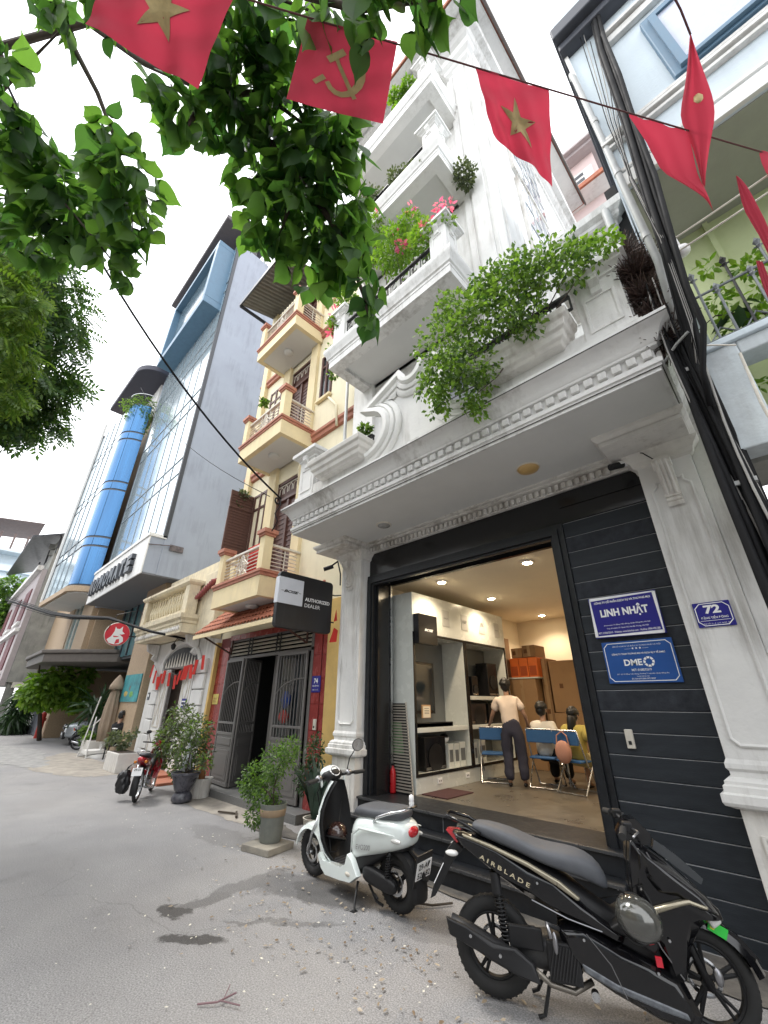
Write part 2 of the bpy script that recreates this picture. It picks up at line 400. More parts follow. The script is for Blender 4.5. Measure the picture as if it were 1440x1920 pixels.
def text(s, name, m, parent, org, ux, uy, h=None, w=None, depth=.003, bold=0.0, align='L', squash=None, shear=0.0, label=None):
    """text mesh laid at org (world), ux/uy reading/up directions; fit to height h (cap) or width w"""
    key = (s,bold,shear)
    if key not in _tc:
        cu = bpy.data.curves.new('t','FONT'); cu.body = s; cu.offset = bold; cu.shear = shear; cu.resolution_u = 3
        to = bpy.data.objects.new('t', cu); COL.objects.link(to); dg = bpy.context.evaluated_depsgraph_get(); dg.update()
        me = bpy.data.meshes.new_from_object(to.evaluated_get(dg)); bpy.data.objects.remove(to); bpy.data.curves.remove(cu)
        co = np.array([v.co[:] for v in me.vertices]) if len(me.vertices) else np.zeros((1,3))
        fs = [tuple(p.vertices) for p in me.polygons]; bpy.data.meshes.remove(me); _tc[key] = (co, fs)
    co, fs = _tc[key]; co = co.copy()
    mn, mx = co.min(0), co.max(0); W, H = mx[0]-mn[0], mx[1]-mn[1]
    co[:,0] -= mn[0]; co[:,1] -= mn[1]
    sx = sy = 1
    if w and h: sx = w/W; sy = h/H
    elif w: sx = sy = w/W
    else: sx = sy = h/H
    co[:,0] *= sx; co[:,1] *= sy
    if align == 'C': co[:,0] -= W*sx/2
    if align == 'R': co[:,0] -= W*sx
    ux, uy, org = Vector(ux).normalized(), Vector(uy).normalized(), Vector(org); nz = ux.cross(uy)
    b = MB(); b.v = [tuple(org + ux*float(c[0]) + uy*float(c[1]) + nz*depth) for c in co]; b.f = list(fs)
    off = Vector(parent.get('_w',(0,0,0))) if parent else Vector((0,0,0))
    me = bpy.data.meshes.new(name); me.from_pydata([(Vector(v)-off)[:] for v in b.v], [], b.f); me.materials.append(m)
    return link(name, me, parent, label=label)

# ------------------------------------------------------------ foliage
def leaf_shape(kind):
    if kind == 'heart':
        h = [(-.13,-.07,.0),(-.3,-.04,.03),(-.43,.1,.05),(-.48,.3,.06),(-.42,.5,.04),(-.28,.68,.02),(-.13,.83,-.02),(-.04,.98,-.06)]
        v = [(0,.02,0)]+h+[(0,1.16,-.12)]+[(-p[0],p[1],p[2]) for p in reversed(h)]+[(0,.3,-.03),(0,.62,-.04)]
        f = [(17,3,2,1,0),(18,5,4,3,17),(9,8,7,6,5,18),(0,16,15,14,17),(17,14,13,12,18),(18,12,11,10,9)]
        return np.array(v,float), f
    if kind == 'oval':
        v = [(0,0,0),(-.24,.35,.05),(-.16,.75,.03),(0,1,-.05),(.16,.75,.03),(.24,.35,.05),(0,.5,-.02)]
        return np.array(v,float), [(0,6,1),(1,6,2),(2,6,3),(3,6,4),(4,6,5),(5,6,0)]
    if kind == 'tiny':
        return np.array([(0,0,0),(-.3,.5,.06),(0,1,0),(.3,.5,.06)],float), [(0,3,2,1)]
    if kind == 'pinnate':
        vs=[];fs=[]
        for i in range(6):
            y=.15+.14*i
            for sgn in (-1,1):
                b=len(vs); dx=sgn*.36*(1-.3*abs(i-2.5)/2.5)
                vs += [(0,y,0),(dx*.5,y+.0,.03),(dx,y+.14,-.05),(dx*.5,y+.13,.02)]; fs.append((b,b+1,b+2,b+3))
        b=len(vs); vs += [(0,.95,0),(-.07,1.1,0),(0,1.28,-.05),(.07,1.1,0)]; fs.append((b,b+1,b+2,b+3))
        return np.array(vs,float), fs
    if kind == 'blade':
        return np.array([(-.05,0,0),(.05,0,0),(-.06,.4,.03),(.06,.4,.03),(-.035,.75,-.03),(.035,.75,-.03),(0,1,-.14)],float), [(0,1,3,2),(2,3,5,4),(4,5,6)]
    if kind == 'stem':
        return np.array([(-.02,0,0),(.02,0,0),(-.02,1,0),(.02,1,0),(0,0,.03),(0,1,.03)],float), [(0,1,3,2),(1,4,5,3),(4,0,2,5)]
def rot_mats(d, roll):
    """columns: x, y(leaf axis = d), z"""
    d = d/np.linalg.norm(d,axis=1,keepdims=True)
    up = np.tile([0,0,1.],(len(d),1)); near = np.abs(d[:,2])>.97; up[near] = [1,0,0]
    x = np.cross(d,up); x /= np.linalg.norm(x,axis=1,keepdims=True); z = np.cross(x,d)
    c,s_ = np.cos(roll)[:,None],np.sin(roll)[:,None]
    x2 = x*c+z*s_; z2 = -x*s_+z*c
    return np.stack([x2,d,z2],axis=2)
def scatter_mesh(name, base, faces, P, M, S):
    n = len(P); k = len(base)
    V = np.einsum('nij,kj->nki', M, base)*S[:,None,None] + P[:,None,:]
    V = V.reshape(-1,3)
    loops = np.concatenate([np.concatenate([np.array(f)+i*0 for f in faces])]) ; lens = np.array([len(f) for f in faces])
    fl = np.concatenate([np.array(f) for f in faces])
    allf = (fl[None,:] + (np.arange(n)*k)[:,None]).reshape(-1)
    me = bpy.data.meshes.new(name); me.vertices.add(len(V)); me.vertices.foreach_set('co', V.ravel())
    me.loops.add(len(allf)); me.loops.foreach_set('vertex_index', allf.astype(np.int32))
    tl = np.tile(lens, n); st = np.concatenate([[0],np.cumsum(tl)[:-1]])
    me.polygons.add(len(tl)); me.polygons.foreach_set('loop_start', st.astype(np.int32)); me.polygons.foreach_set('loop_total', tl.astype(np.int32))
    me.update(calc_edges=True); me.polygons.foreach_set('use_smooth',[True]*len(me.polygons))
    return me
def foliage(parent, blobs, n, shape, size, m, droop=.6, nparts=0, shell=.55, name='foliage', part='leaf', seed=None):
    """blobs: (x,y,z,rx[,ry,rz]) world. n leaves spread through the blobs, more towards the outside"""
    g = np.random.default_rng(seed if seed is not None else rng.integers(1e9))
    B = np.array([[b[0],b[1],b[2]]+([b[3]]*3 if len(b)==4 else list(b[3:6])) for b in blobs],float)
    w = (B[:,3]*B[:,4]*B[:,5])**(2/3); w/=w.sum(); idx = g.choice(len(B), n, p=w)
    d = g.normal(size=(n,3)); d/=np.linalg.norm(d,axis=1,keepdims=True)
    r = g.uniform(shell**3,1,n)**(1/3)*g.uniform(.75,1.1,n)
    P = B[idx,:3] + d*r[:,None]*B[idx,3:]
    ax = d*.7 + g.normal(size=(n,3))*.55; ax[:,2] -= droop
    M = rot_mats(ax, g.uniform(-1.3,1.3,n)); S = size*g.uniform(.65,1.2,n)
    base, faces = leaf_shape(shape)
    off = np.array(parent.get('_w',(0,0,0)),float)
    if nparts:
        rel = P-np.array(CAMPOS[:]); fw = rel@np.array(CAMF[:]); ang = fw/np.linalg.norm(rel,axis=1)
        score = np.linalg.norm(rel,axis=1) + np.where((ang>.58), 0, 100)
        order = np.argsort(score); near, rest = order[:nparts], order[nparts:]
        me = bpy.data.meshes.new(part); me.from_pydata([tuple(v) for v in base],[],faces); me.materials.append(m)
        me.polygons.foreach_set('use_smooth',[True]*len(me.polygons))
        for i in near:
            o = bpy.data.objects.new(part, me); COL.objects.link(o); o.parent = parent
            mm = Matrix([list(M[i][0]),list(M[i][1]),list(M[i][2])]).to_4x4(); mm.translation = Vector(P[i]-off)
            o.matrix_local = mm @ Matrix.Scale(float(S[i]),4)
        P,M,S = P[rest],M[rest],S[rest]
    if len(P):
        me = scatter_mesh(name, base, faces, P-off, M, S); me.materials.append(m)
        return link(name, me, parent, kind='stuff')
def twigs(parent, lines, r, m=None, name='branch', n=6):
    for L_ in lines:
        b = MB(); k=len(L_); b.tube(L_, [r*(1-.75*i/(k-1)) for i in range(k)], n); b.obj(name, m or BARK, parent, smooth=True)
def catenary(a, b, sag, n=14):
    a,b = Vector(a),Vector(b); return [a.lerp(b,i/n) - Vector((0,0,sag*4*(i/n)*(1-i/n))) for i in range(n+1)]
def nlink(mt, *a): mt.node_tree.links.new(*a)
# ============================================================ GROUND
def asphalt(name, base, dark=0.0):
    m = mat(name, base, .85 if not dark else .6, var=.22, vscale=.9, bump=.55, bscale=130)
    nt = m.node_tree; N = nt.nodes; L = nt.links; b = N['Principled BSDF']
    src = b.inputs['Base Color'].links[0].from_socket
    tc = N.new('ShaderNodeTexCoord'); no = N.new('ShaderNodeTexNoise'); no.inputs['Scale'].default_value = 95; no.inputs['Detail'].default_value = 3
    L.new(tc.outputs['Object'], no.inputs[0]); rp = N.new('ShaderNodeValToRGB'); rp.color_ramp.elements[0].position=.35; rp.color_ramp.elements[1].position=.68
    rp.color_ramp.elements[0].color=(.5,.5,.51,1); rp.color_ramp.elements[1].color=(1.6,1.58,1.54,1); L.new(no.outputs['Fac'], rp.inputs[0])
    mx = N.new('ShaderNodeMixRGB'); mx.blend_type='MULTIPLY'; mx.inputs[0].default_value=.75; L.new(src, mx.inputs[1]); L.new(rp.outputs[0], mx.inputs[2])
    v = N.new('ShaderNodeTexNoise'); v.inputs['Scale'].default_value=.35; v.inputs['Detail'].default_value=6; L.new(tc.outputs['Object'], v.inputs[0])
    r2 = N.new('ShaderNodeMapRange'); r2.inputs[1].default_value=.4; r2.inputs[2].default_value=.7; r2.inputs[4].default_value=.35; L.new(v.outputs['Fac'], r2.inputs[0])
    m2 = N.new('ShaderNodeMixRGB'); L.new(r2.outputs[0], m2.inputs[0]); L.new(mx.outputs[0], m2.inputs[1]); m2.inputs[2].default_value=(base[0]*1.25,base[1]*1.18,base[2]*1.08,1)
    # hairline cracks and soft oil stains
    nd_ = N.new('ShaderNodeTexNoise'); nd_.inputs['Scale'].default_value = 2.5; nd_.inputs['Detail'].default_value = 4; L.new(tc.outputs['Object'], nd_.inputs[0])
    va = N.new('ShaderNodeMixRGB'); va.blend_type = 'ADD'; va.inputs[0].default_value = .35; L.new(tc.outputs['Object'], va.inputs[1]); L.new(nd_.outputs['Color'], va.inputs[2])
    vo = N.new('ShaderNodeTexVoronoi'); vo.feature = 'DISTANCE_TO_EDGE'; vo.inputs['Scale'].default_value = .55; L.new(va.outputs[0], vo.inputs['Vector'])
    cr = N.new('ShaderNodeMapRange'); cr.inputs[1].default_value = .001; cr.inputs[2].default_value = .006; cr.inputs[3].default_value = .45; cr.inputs[4].default_value = 0; L.new(vo.outputs['Distance'], cr.inputs[0])
    ms = N.new('ShaderNodeMapRange'); ms.inputs[1].default_value = .5; ms.inputs[2].default_value = .6; L.new(v.outputs['Fac'], ms.inputs[0])
    mm_ = N.new('ShaderNodeMath'); mm_.operation = 'MULTIPLY'; L.new(cr.outputs[0], mm_.inputs[0]); L.new(ms.outputs[0], mm_.inputs[1])
    oi_ = N.new('ShaderNodeTexNoise'); oi_.inputs['Scale'].default_value = 1.1; oi_.inputs['Detail'].default_value = 6; oi_.inputs['Roughness'].default_value=.7; L.new(tc.outputs['Object'], oi_.inputs[0])
    om = N.new('ShaderNodeMapRange'); om.inputs[1].default_value = .58; om.inputs[2].default_value = .75; om.inputs[4].default_value = .45; L.new(oi_.outputs['Fac'], om.inputs[0])
    ma_ = N.new('ShaderNodeMath'); ma_.operation = 'MAXIMUM'; L.new(mm_.outputs[0], ma_.inputs[0]); L.new(om.outputs[0], ma_.inputs[1])
    m3 = N.new('ShaderNodeMixRGB'); L.new(ma_.outputs[0], m3.inputs[0]); L.new(m2.outputs[0], m3.inputs[1]); m3.inputs[2].default_value = (base[0]*.45,base[1]*.44,base[2]*.42,1)
    L.new(m3.outputs[0], b.inputs['Base Color']); return m
ASPH = asphalt('asphalt', (.25,.248,.25)); WET = asphalt('wet_asphalt', (.12,.115,.115), 1); DAMP = asphalt('damp_asphalt', (.175,.168,.155), 1)
SAND = mat('cement_dust', (.33,.30,.255), .95, var=.35, vscale=3, bump=.5, bscale=60)
PALECONC = mat('pale_concrete', (.30,.295,.28), .9, var=.35, vscale=4, bump=.4, bscale=60)
b = MB(); b.add([(-400,-300,0),(300,-300,0),(300,400,0),(-400,400,0)],[(0,1,2,3)]); struct(b.obj('road', ASPH))
def wet_stains(m, ells):
    nt = m.node_tree; N = nt.nodes; L = nt.links; bs = N['Principled BSDF']
    tc = N.new('ShaderNodeTexCoord'); nz = N.new('ShaderNodeTexNoise'); nz.inputs['Scale'].default_value = 4.5; nz.inputs['Detail'].default_value = 7; nz.inputs['Roughness'].default_value = .62
    L.new(tc.outputs['Object'], nz.inputs[0]); sb = N.new('ShaderNodeVectorMath'); sb.operation = 'SUBTRACT'; sb.inputs[1].default_value = (.5,.5,.5); L.new(nz.outputs['Color'], sb.inputs[0])
    scl = N.new('ShaderNodeVectorMath'); scl.operation = 'SCALE'; scl.inputs['Scale'].default_value = .34; L.new(sb.outputs[0], scl.inputs[0])
    ad = N.new('ShaderNodeVectorMath'); ad.operation = 'ADD'; L.new(tc.outputs['Object'], ad.inputs[0]); L.new(scl.outputs[0], ad.inputs[1])
    cur = None
    for (cx,cy,rx,ry,an,st) in ells:
        mp = N.new('ShaderNodeMapping'); mp.vector_type = 'TEXTURE'; mp.inputs['Location'].default_value = (cx,cy,0); mp.inputs['Rotation'].default_value = (0,0,R_(an)); mp.inputs['Scale'].default_value = (rx,ry,1000)
        L.new(ad.outputs[0], mp.inputs[0]); ln = N.new('ShaderNodeVectorMath'); ln.operation = 'LENGTH'; L.new(mp.outputs[0], ln.inputs[0])
        mr = N.new('ShaderNodeMapRange'); mr.inputs[1].default_value = 1.08; mr.inputs[2].default_value = .84; mr.inputs[4].default_value = st; L.new(ln.outputs['Value'], mr.inputs[0])
        if cur is None: cur = mr.outputs[0]
        else: mx = N.new('ShaderNodeMath'); mx.operation = 'MAXIMUM'; L.new(cur, mx.inputs[0]); L.new(mr.outputs[0], mx.inputs[1]); cur = mx.outputs[0]
    src = bs.inputs['Base Color'].links[0].from_socket
    mi = N.new('ShaderNodeMixRGB'); mi.blend_type = 'MULTIPLY'; L.new(cur, mi.inputs[0]); L.new(src, mi.inputs[1]); mi.inputs[2].default_value = (.30,.29,.28,1); L.new(mi.outputs[0], bs.inputs['Base Color'])
wet_stains(ASPH, [(-4.42,2.03,.19,.10,15,1),(-4.42,2.3,.12,.26,10,.6),(-4.5,2.8,.14,.5,5,.5),(-4.2,3.05,.45,.28,20,.55),(-3.75,3.2,.55,.26,10,.8),(-3.88,1.93,.27,.075,38,1),(-3.6,2.55,.5,.05,40,.45),(-2.6,3.35,.5,.2,25,.35),(-6.2,3.3,.8,.25,0,.3)])
def patch(name, pts, z, m, jag=.05, sub_=5):
    out=[]; n=len(pts); sub_=max(sub_,10)
    for i in range(n):
        p0,p1,p2,p3 = [Vector(pts[(i+q)%n]) for q in (-1,0,1,2)]
        for k in range(sub_):
            u=k/sub_; p=.5*((2*p1)+(p2-p0)*u+(2*p0-5*p1+4*p2-p3)*u*u+(3*p1-p0-3*p2+p3)*u**3)
            out.append((p.x+random.uniform(-jag,jag)*.7,p.y+random.uniform(-jag,jag)*.7,z))
    b=MB(); b.add(out,[tuple(range(len(out)))]); return struct(b.obj(name,m))
patch('cement_patch', [(-9.0,3.85),(-8.6,3.72),(-7.4,3.75),(-6.45,3.8),(-6.35,4.25),(-9.3,4.28)], .004, SAND, .05)
patch('cement_patch', [(-15.6,2.5),(-13.4,2.9),(-12.7,3.6),(-13.4,4.2),(-19.0,4.1),(-17.5,3.1)], .004, SAND, .12)
patch('cement_patch', [(-21,1.6),(-17,2.1),(-15.6,2.8),(-20,3.4),(-24,2.6)], .006, PALECONC, .2)
patch('concrete_strip', [(-4.9,3.98),(-1.5,3.98),(-1.5,4.1),(-4.9,4.1)], .006, PALECONC, .03, 8)
patch('gutter_dirt', [(-6.2,3.75),(-4.9,3.93),(-3.2,3.93),(-1.2,3.93),(-.2,4.1),(.2,4.3),(-.6,4.45),(-4.9,4.04),(-6.2,4.2)], .009, mat('gutter_dirt',(.12,.11,.095),.95,var=.5,vscale=5,bump=.5,bscale=60), .03, 14)
# kerb in front of the house row
b = MB(); b.box(-60,-32.2,4.2,4.6,.0,.10); struct(b.obj('pavement', PALECONC, bevel=.01))

# ============================================================ WHITE HOUSE 72
H = thing('house', 'white corner-pillared stucco house with dark shopfront and planted balconies, number 72', 'house', (-2.6,4.5,0))
XL, XR = -5.17, -0.09
b = MB()
b.box(-5.2,-4.75,4.52,9.9,0,4.0); b.box(-.6,-.02,4.52,9.9,0,4.0); b.box(-4.75,-.6,9.62,9.9,0,4.0)
b.obj('ground_floor_wall', WHITE_C, H)
b = MB(); b.box(-4.75,-.6,4.52,9.62,0,.5); b.obj('floor', FLOORM, H)
b = MB(); b.box(-4.75,-.6,4.86,9.62,3.4,3.98); b.obj('ceiling', CREAMW, H)
b = MB(); b.box(-4.749,-4.7,4.86,9.62,.5,3.4); b.box(-4.7,-.6,9.57,9.619,.5,3.4); b.box(-.65,-.601,4.86,9.57,.5,3.4); b.obj('room_lining', CREAMW, H)
# steps in dark granite
b = MB(); b.box(-4.85,-1.47,4.36,4.9,.33,.502); b.obj('step', SLATE, H, bevel=.006)
b = MB(); b.box(-4.85,-1.47,4.22,4.6,.175,.33); b.obj('step', SLATE, H, bevel=.006)
b = MB(); b.box(-4.85,-1.47,4.06,4.5,0,.175); b.obj('step', SLATE, H, bevel=.006)
b = MB()
for z,y in ((.488,4.352),(.316,4.212),(.16,4.052)): b.box(-4.86,-1.465,y-.02,y+.02,z-.012,z+.012)
b.obj('step_nosing', mat('nosing', (.05,.052,.055), .3, var=.3), H, bevel=.003)
# joints on risers
b = MB()
for x in (-4.1,-3.3,-2.5,-1.9):
    b.box(x-.003,x+.003,4.355,4.362,.34,.47); b.box(x-.003,x+.003,4.054,4.062,.01,.14)
b.obj('riser_joint', GROOVE, H)
# lintel and door frame
b = MB(); b.box(-4.93,-.58,4.5,4.86,3.47,3.86); b.box(-4.93,-.1,4.505,4.9,3.86,3.998); b.obj('lintel', BLK, H)
def frame3(name, x0, x1, zt, w, y0, y1, m, z0=0.5):
    b = MB(); pts = [(x0,z0),(x0,zt),(x1,zt),(x1,z0),(x1-w,z0),(x1-w,zt-w),(x0+w,zt-w),(x0+w,z0)]
    b.pxz(pts,y0,y1); return b.obj(name,m,H,bevel=.004)
frame3('door_frame', -4.72,-1.48,3.48,.06,4.455,4.53,SLATE,.0)
frame3('door_frame', -4.66,-1.54,3.42,.07,4.43,4.53,SLATE,.0)
frame3('door_frame', -4.59,-1.61,3.35,.03,4.46,4.53,SLATE,.5)
b = MB(); b.box(-4.72,-4.5,4.53,4.86,.5,3.4); b.box(-1.66,-1.5,4.53,4.86,.5,3.4); b.obj('door_reveal', BLK, H)
b = MB(); b.box(-4.5,-1.66,4.80,4.86,3.36,3.56); b.box(-4.5,-1.66,4.53,4.80,3.42,3.47); b.obj('shutter_housing', BLK, H)
b = MB(); b.box(-4.492,-4.478,4.79,4.83,.5,3.36); b.obj('shutter_rail', STEEL, H)
# siding planks
pm = {}
for k,(sx,mm) in enumerate(((.885,SIDING),(.885,SCUFF),(.155,SIDING))): pm[k] = boxmesh('plank', sx, .03, .167, mm, .003)
for i in range(20):
    z = .0875+.175*i - .03
    if z < .05: z = .08
    me = pm[1] if i in (9,12,15,18) else pm[0]
    inst('plank', me, H, (-1.035+random.uniform(-.002,.002), 4.487+random.uniform(-.002,.002), z), (R_(random.uniform(-.15,.15)),0,0))
    inst('plank', pm[2], H, (-4.80, 4.487, z))
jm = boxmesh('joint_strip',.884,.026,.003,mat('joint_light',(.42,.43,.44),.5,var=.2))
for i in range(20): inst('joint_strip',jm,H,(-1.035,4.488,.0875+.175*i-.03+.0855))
b = MB(); b.box(-1.478,-.594,4.5,4.53,0,3.47); b.box(-4.88,-4.722,4.5,4.53,0,3.47); b.obj('siding_backing', GROOVE, H)
b = MB()
for i in range(2): b.box(-1.478,-.594,4.47,4.497,3.48+.19*i,3.66+.19*i)
b.obj('top_panel', BLK, H, bevel=.003)
# pilasters
def pilaster(x0, x1):
    xc=(x0+x1)/2; w=x1-x0
    b = MB(); b.box(x0,x1,4.3,4.52,1.18,3.76); b.obj('pilaster_shaft', WHITE, H, bevel=.006)
    b = MB()
    p0,p1,z0,z1=x0+.07,x1-.07,1.33,3.55; c=.045
    path=[(p0,4.3,z0+c),(p0,4.3,z1-c*2),(p0+c,4.3,z1-c),(p0+c,4.3,z1),(p1-c,4.3,z1),(p1-c,4.3,z1-c),(p1,4.3,z1-c*2),(p1,4.3,z0+c),(p1-c,4.3,z0),(p0+c,4.3,z0),(p0,4.3,z0+c)]
    b.sweep([(-.012,-.002),(-.012,.012),(0,.02),(.012,.012),(.012,-.002)], path, capends=False); b.obj('panel_moulding', WHITE, H)
    b = MB(); b.ring(x0,x1,4.3,4.52,[(0,1.12),(0,1.16),(.015,1.18),(.015,1.21),(0,1.24),(-.01,1.25)]); b.obj('collar', WHITE, H)
    b = MB(); b.ring(x0,x1,4.3,4.52,[(.02,.93),(.075,.95),(.085,.97),(.085,1.02),(.06,1.03),(.06,1.07),(.045,1.08),(.045,1.1),(.02,1.12),(0,1.125)]); b.obj('plinth_cap', WHITE, H)
    b = MB(); b.box(x0-.005,x1+.005,4.285,4.52,.0,.93); b.box(x0-.03,x1+.03,4.25,4.52,0,.14)
    b.obj('plinth', WHITE_S, H, bevel=.005)
    b = MB(); path=[(x0+.08,4.285,.2),(x0+.08,4.285,.78),(x1-.08,4.285,.78),(x1-.08,4.285,.2)]
    b.sweep([(-.01,-.002),(-.01,.014),(.01,.014),(.01,-.002)], path); b.obj('plinth_moulding', WHITE_S, H)
    # scroll console
    b = MB(); cw=.065
    prof=[(4.3,3.30),(4.272,3.27),(4.262,3.30),(4.275,3.34),(4.25,3.36),(4.262,3.40),(4.248,3.5),(4.21,3.58),(4.17,3.62),(4.15,3.68),(4.165,3.74),(4.3,3.74)]
    b.pyz([(p[0],p[1]) for p in prof],xc-cw,xc+cw)
    for sx in (-.035,.0,.035): b.tube([(xc+sx,4.262,3.38),(xc+sx,4.245,3.48),(xc+sx,4.205,3.58),(xc+sx,4.15,3.64),(xc+sx,4.145,3.70)],.014,6)
    b.tube([(xc-.075,4.19,3.68),(xc+.075,4.19,3.68)],.05,12); b.tube([(xc-.06,4.265,3.33),(xc+.06,4.265,3.33)],.022,10)
    b.obj('console', WHITE_S, H, smooth='auto')
    # capital
    b = MB(); b.ring(x0,x1,4.3,4.52,[(0,3.74),(.03,3.76),(.04,3.80),(.09,3.86),(.1,3.885)]); b.obj('capital', WHITE_S, H)
    b = MB(); b.box(x0-.19,min(x1+.19,-.095) if x1>-1 else x1+.08,3.86,4.5,3.886,3.93); b.obj('abacus', WHITE_S, H, bevel=.006)
    b = MB(); b.ring(x0-.17,(min(x1+.17,-.12) if x1>-1 else x1+.06),3.88,4.5,[(0,3.93),(.03,3.94),(.06,3.97),(.065,3.998)]); b.obj('capital_plate', WHITE_S, H)
pilaster(-5.15,-4.68); pilaster(-.6,-.15)
b = MB(); b.box(-.148,-.03,4.36,4.52,0,3.93); b.obj('edge_strip', WHITE, H, bevel=.004)
# dentil course under the soffit
b = MB(); b.box(-4.68,-.62,4.44,4.498,3.862,3.998); b.box(-4.68,-.62,4.36,4.44,3.955,3.999); b.box(-4.68,-.62,4.30,4.36,3.975,3.9985); b.obj('soffit_moulding', WHITE_S, H, bevel=.004)
b = MB(); x=-4.66
while x<-.66: b.box(x,x+.042,4.395,4.44,3.872,3.94); x+=.08
o=b.obj('small_dentil', WHITE_S, H, kind='stuff')
# terrace slab and cornice
b = MB()
prof=[(-.03,4.001),(0,4.0),(0,4.03),(.012,4.032),(.012,4.06),(.03,4.065),(.03,4.105),(.015,4.11),(.015,4.125),(-.01,4.13),(-.01,4.235),(.03,4.24),(.035,4.262),(.045,4.27),(.06,4.30),(.09,4.35),(.13,4.385),(.165,4.40),(.165,4.445),(.14,4.452),(.10,4.47)]
b.ring(XL,XR,3.25,4.49,prof); b.obj('cornice', WHITE, H, smooth='auto')
GRIME = mat('black_grime', (.07,.065,.055), .9, var=.6, vscale=25)
b = MB(); b.ring(XL,XR,3.25,4.49,[(.166,4.402),(.168,4.402),(.168,4.413),(.166,4.413)]); b.obj('grime_line', GRIME, H)
b = MB(); b.ring(XL,XR,3.25,4.49,[(.0121,4.031),(.0145,4.033),(.0145,4.037),(.0121,4.039)]); b.obj('grime_line', GRIME, H)
b = MB(); b.box(XL+.03,XR-.03,3.27,4.48,3.999,4.0); o=b.obj('soffit', CEIL, H); o.location.z -= .002
dm = boxmesh('dentil', .07,.045,.075, WHITE, .004)
x=XL+.02
for i in range(44): inst('dentil', dm, H, (x+.035,3.238,4.178)); x += .1155
dl = boxmesh('dentil', .045,.07,.075, WHITE, .004)
for i in range(9): inst('dentil', dl, H, (XR+.012,3.32+i*.12,4.178)); inst('dentil', dl, H, (XL-.012,3.32+i*.12,4.178))
# parapet
def arc(cx,cz,r,a0,a1,n,rz=None):
    rz = rz or r
    return [(cx+r*math.cos(R_(a0+(a1-a0)*i/n)), cz+rz*math.sin(R_(a0+(a1-a0)*i/n))) for i in range(n+1)]
left = [(-3.38,4.60)]+arc(-3.42,4.98,.42,-75,70,10,.38)[0:]+[(-3.40,5.40)]
sh = [(-2.77,5.66)]
dip = arc(-2.565,5.70,.2,200,340,10,.24)
cx=-2.565
half = left+sh
full = half+dip+[(2*cx-p[0],p[1]) for p in reversed(half)]
poly = [(-3.38,4.472)]+full+[(2*cx+3.38,4.472)]
b = MB(); b.pxz([(-2.565-.95,4.472)]+full+[(-2.565+.95,4.472)],3.22,3.34); b.obj('parapet_centre', WHITE, H)
path=[(p[0],3.22,p[1]) for p in full]
b = MB(); b.sweep([(-.2,-.005),(-.2,.02),(-.17,.045),(-.13,.05),(-.12,.03),(-.115,.03),(-.11,.07),(-.07,.085),(-.05,.07),(-.045,.085),(-.02,.12),(.035,.125),(.045,.11),(.045,-.005)], path); b.obj('scroll_moulding', WHITE_C, H, smooth='auto')
b = MB(); b.box(-4.99,-3.39,3.22,3.34,4.472,4.72); b.box(-1.74,-.18,3.22,3.34,4.472,4.72); b.obj('parapet_wall', WHITE, H)
def winbox(x0,x1):
    z0,z1=4.66,4.96
    b = MB(); b.ring(x0+.1,x1-.1,3.12,3.3,[(-.02,z0),(0,z0),(.02,z0+.03),(.05,z0+.05),(.06,z0+.11),(.09,z0+.13),(.1,z0+.2),(.13,z0+.22),(.14,z1-.02),(.13,z1)]); b.obj('planter_box', WHITE_S, H, bevel=.008)
    b = MB(); b.box(x0+.02,x1-.02,3.03,3.3,z1-.03,z1+.004); b.obj('planter_soil', SOIL, H)
winbox(-4.52,-3.42); winbox(-1.7,-.62)
def railing(name, x0,x1,y,z0,z1, n, m=IRON, parent=None, scrolls=True):
    b = MB(); b.box(x0,x1,y-.03,y+.03,z1-.035,z1); b.box(x0,x1,y-.015,y+.015,z0,z0+.02); b.obj(name+'_rail', m, parent, bevel=.003)
    w=(x1-x0)/n
    for i in range(n+1):
        b = MB(); xx=x0+w*i; b.box(xx-.009,xx+.009,y-.009,y+.009,z0,z1-.03); b.obj(name+'_bar', m, parent)
    if scrolls:
        for i in range(n):
            b = MB(); xc=x0+w*(i+.5); zc=(z0+z1)/2; rr=min(w*.42,(z1-z0)*.2)
            for s_ in (-1,1):
                pts=[(xc+rr*(1-t*.75)*math.cos(4.6*t*s_+1.57*s_), y, zc+s_*rr*.95+rr*(1-t*.75)*math.sin(4.6*t*s_+1.57*s_)) for t in [k/10 for k in range(11)]]
                b.tube(pts,.008,5)
            b.obj(name+'_scroll', m, parent)
railing('railing',-4.62,-3.45,3.33,4.73,5.12,6,parent=H); railing('railing',-1.66,-.55,3.10,4.96,5.17,6,parent=H)
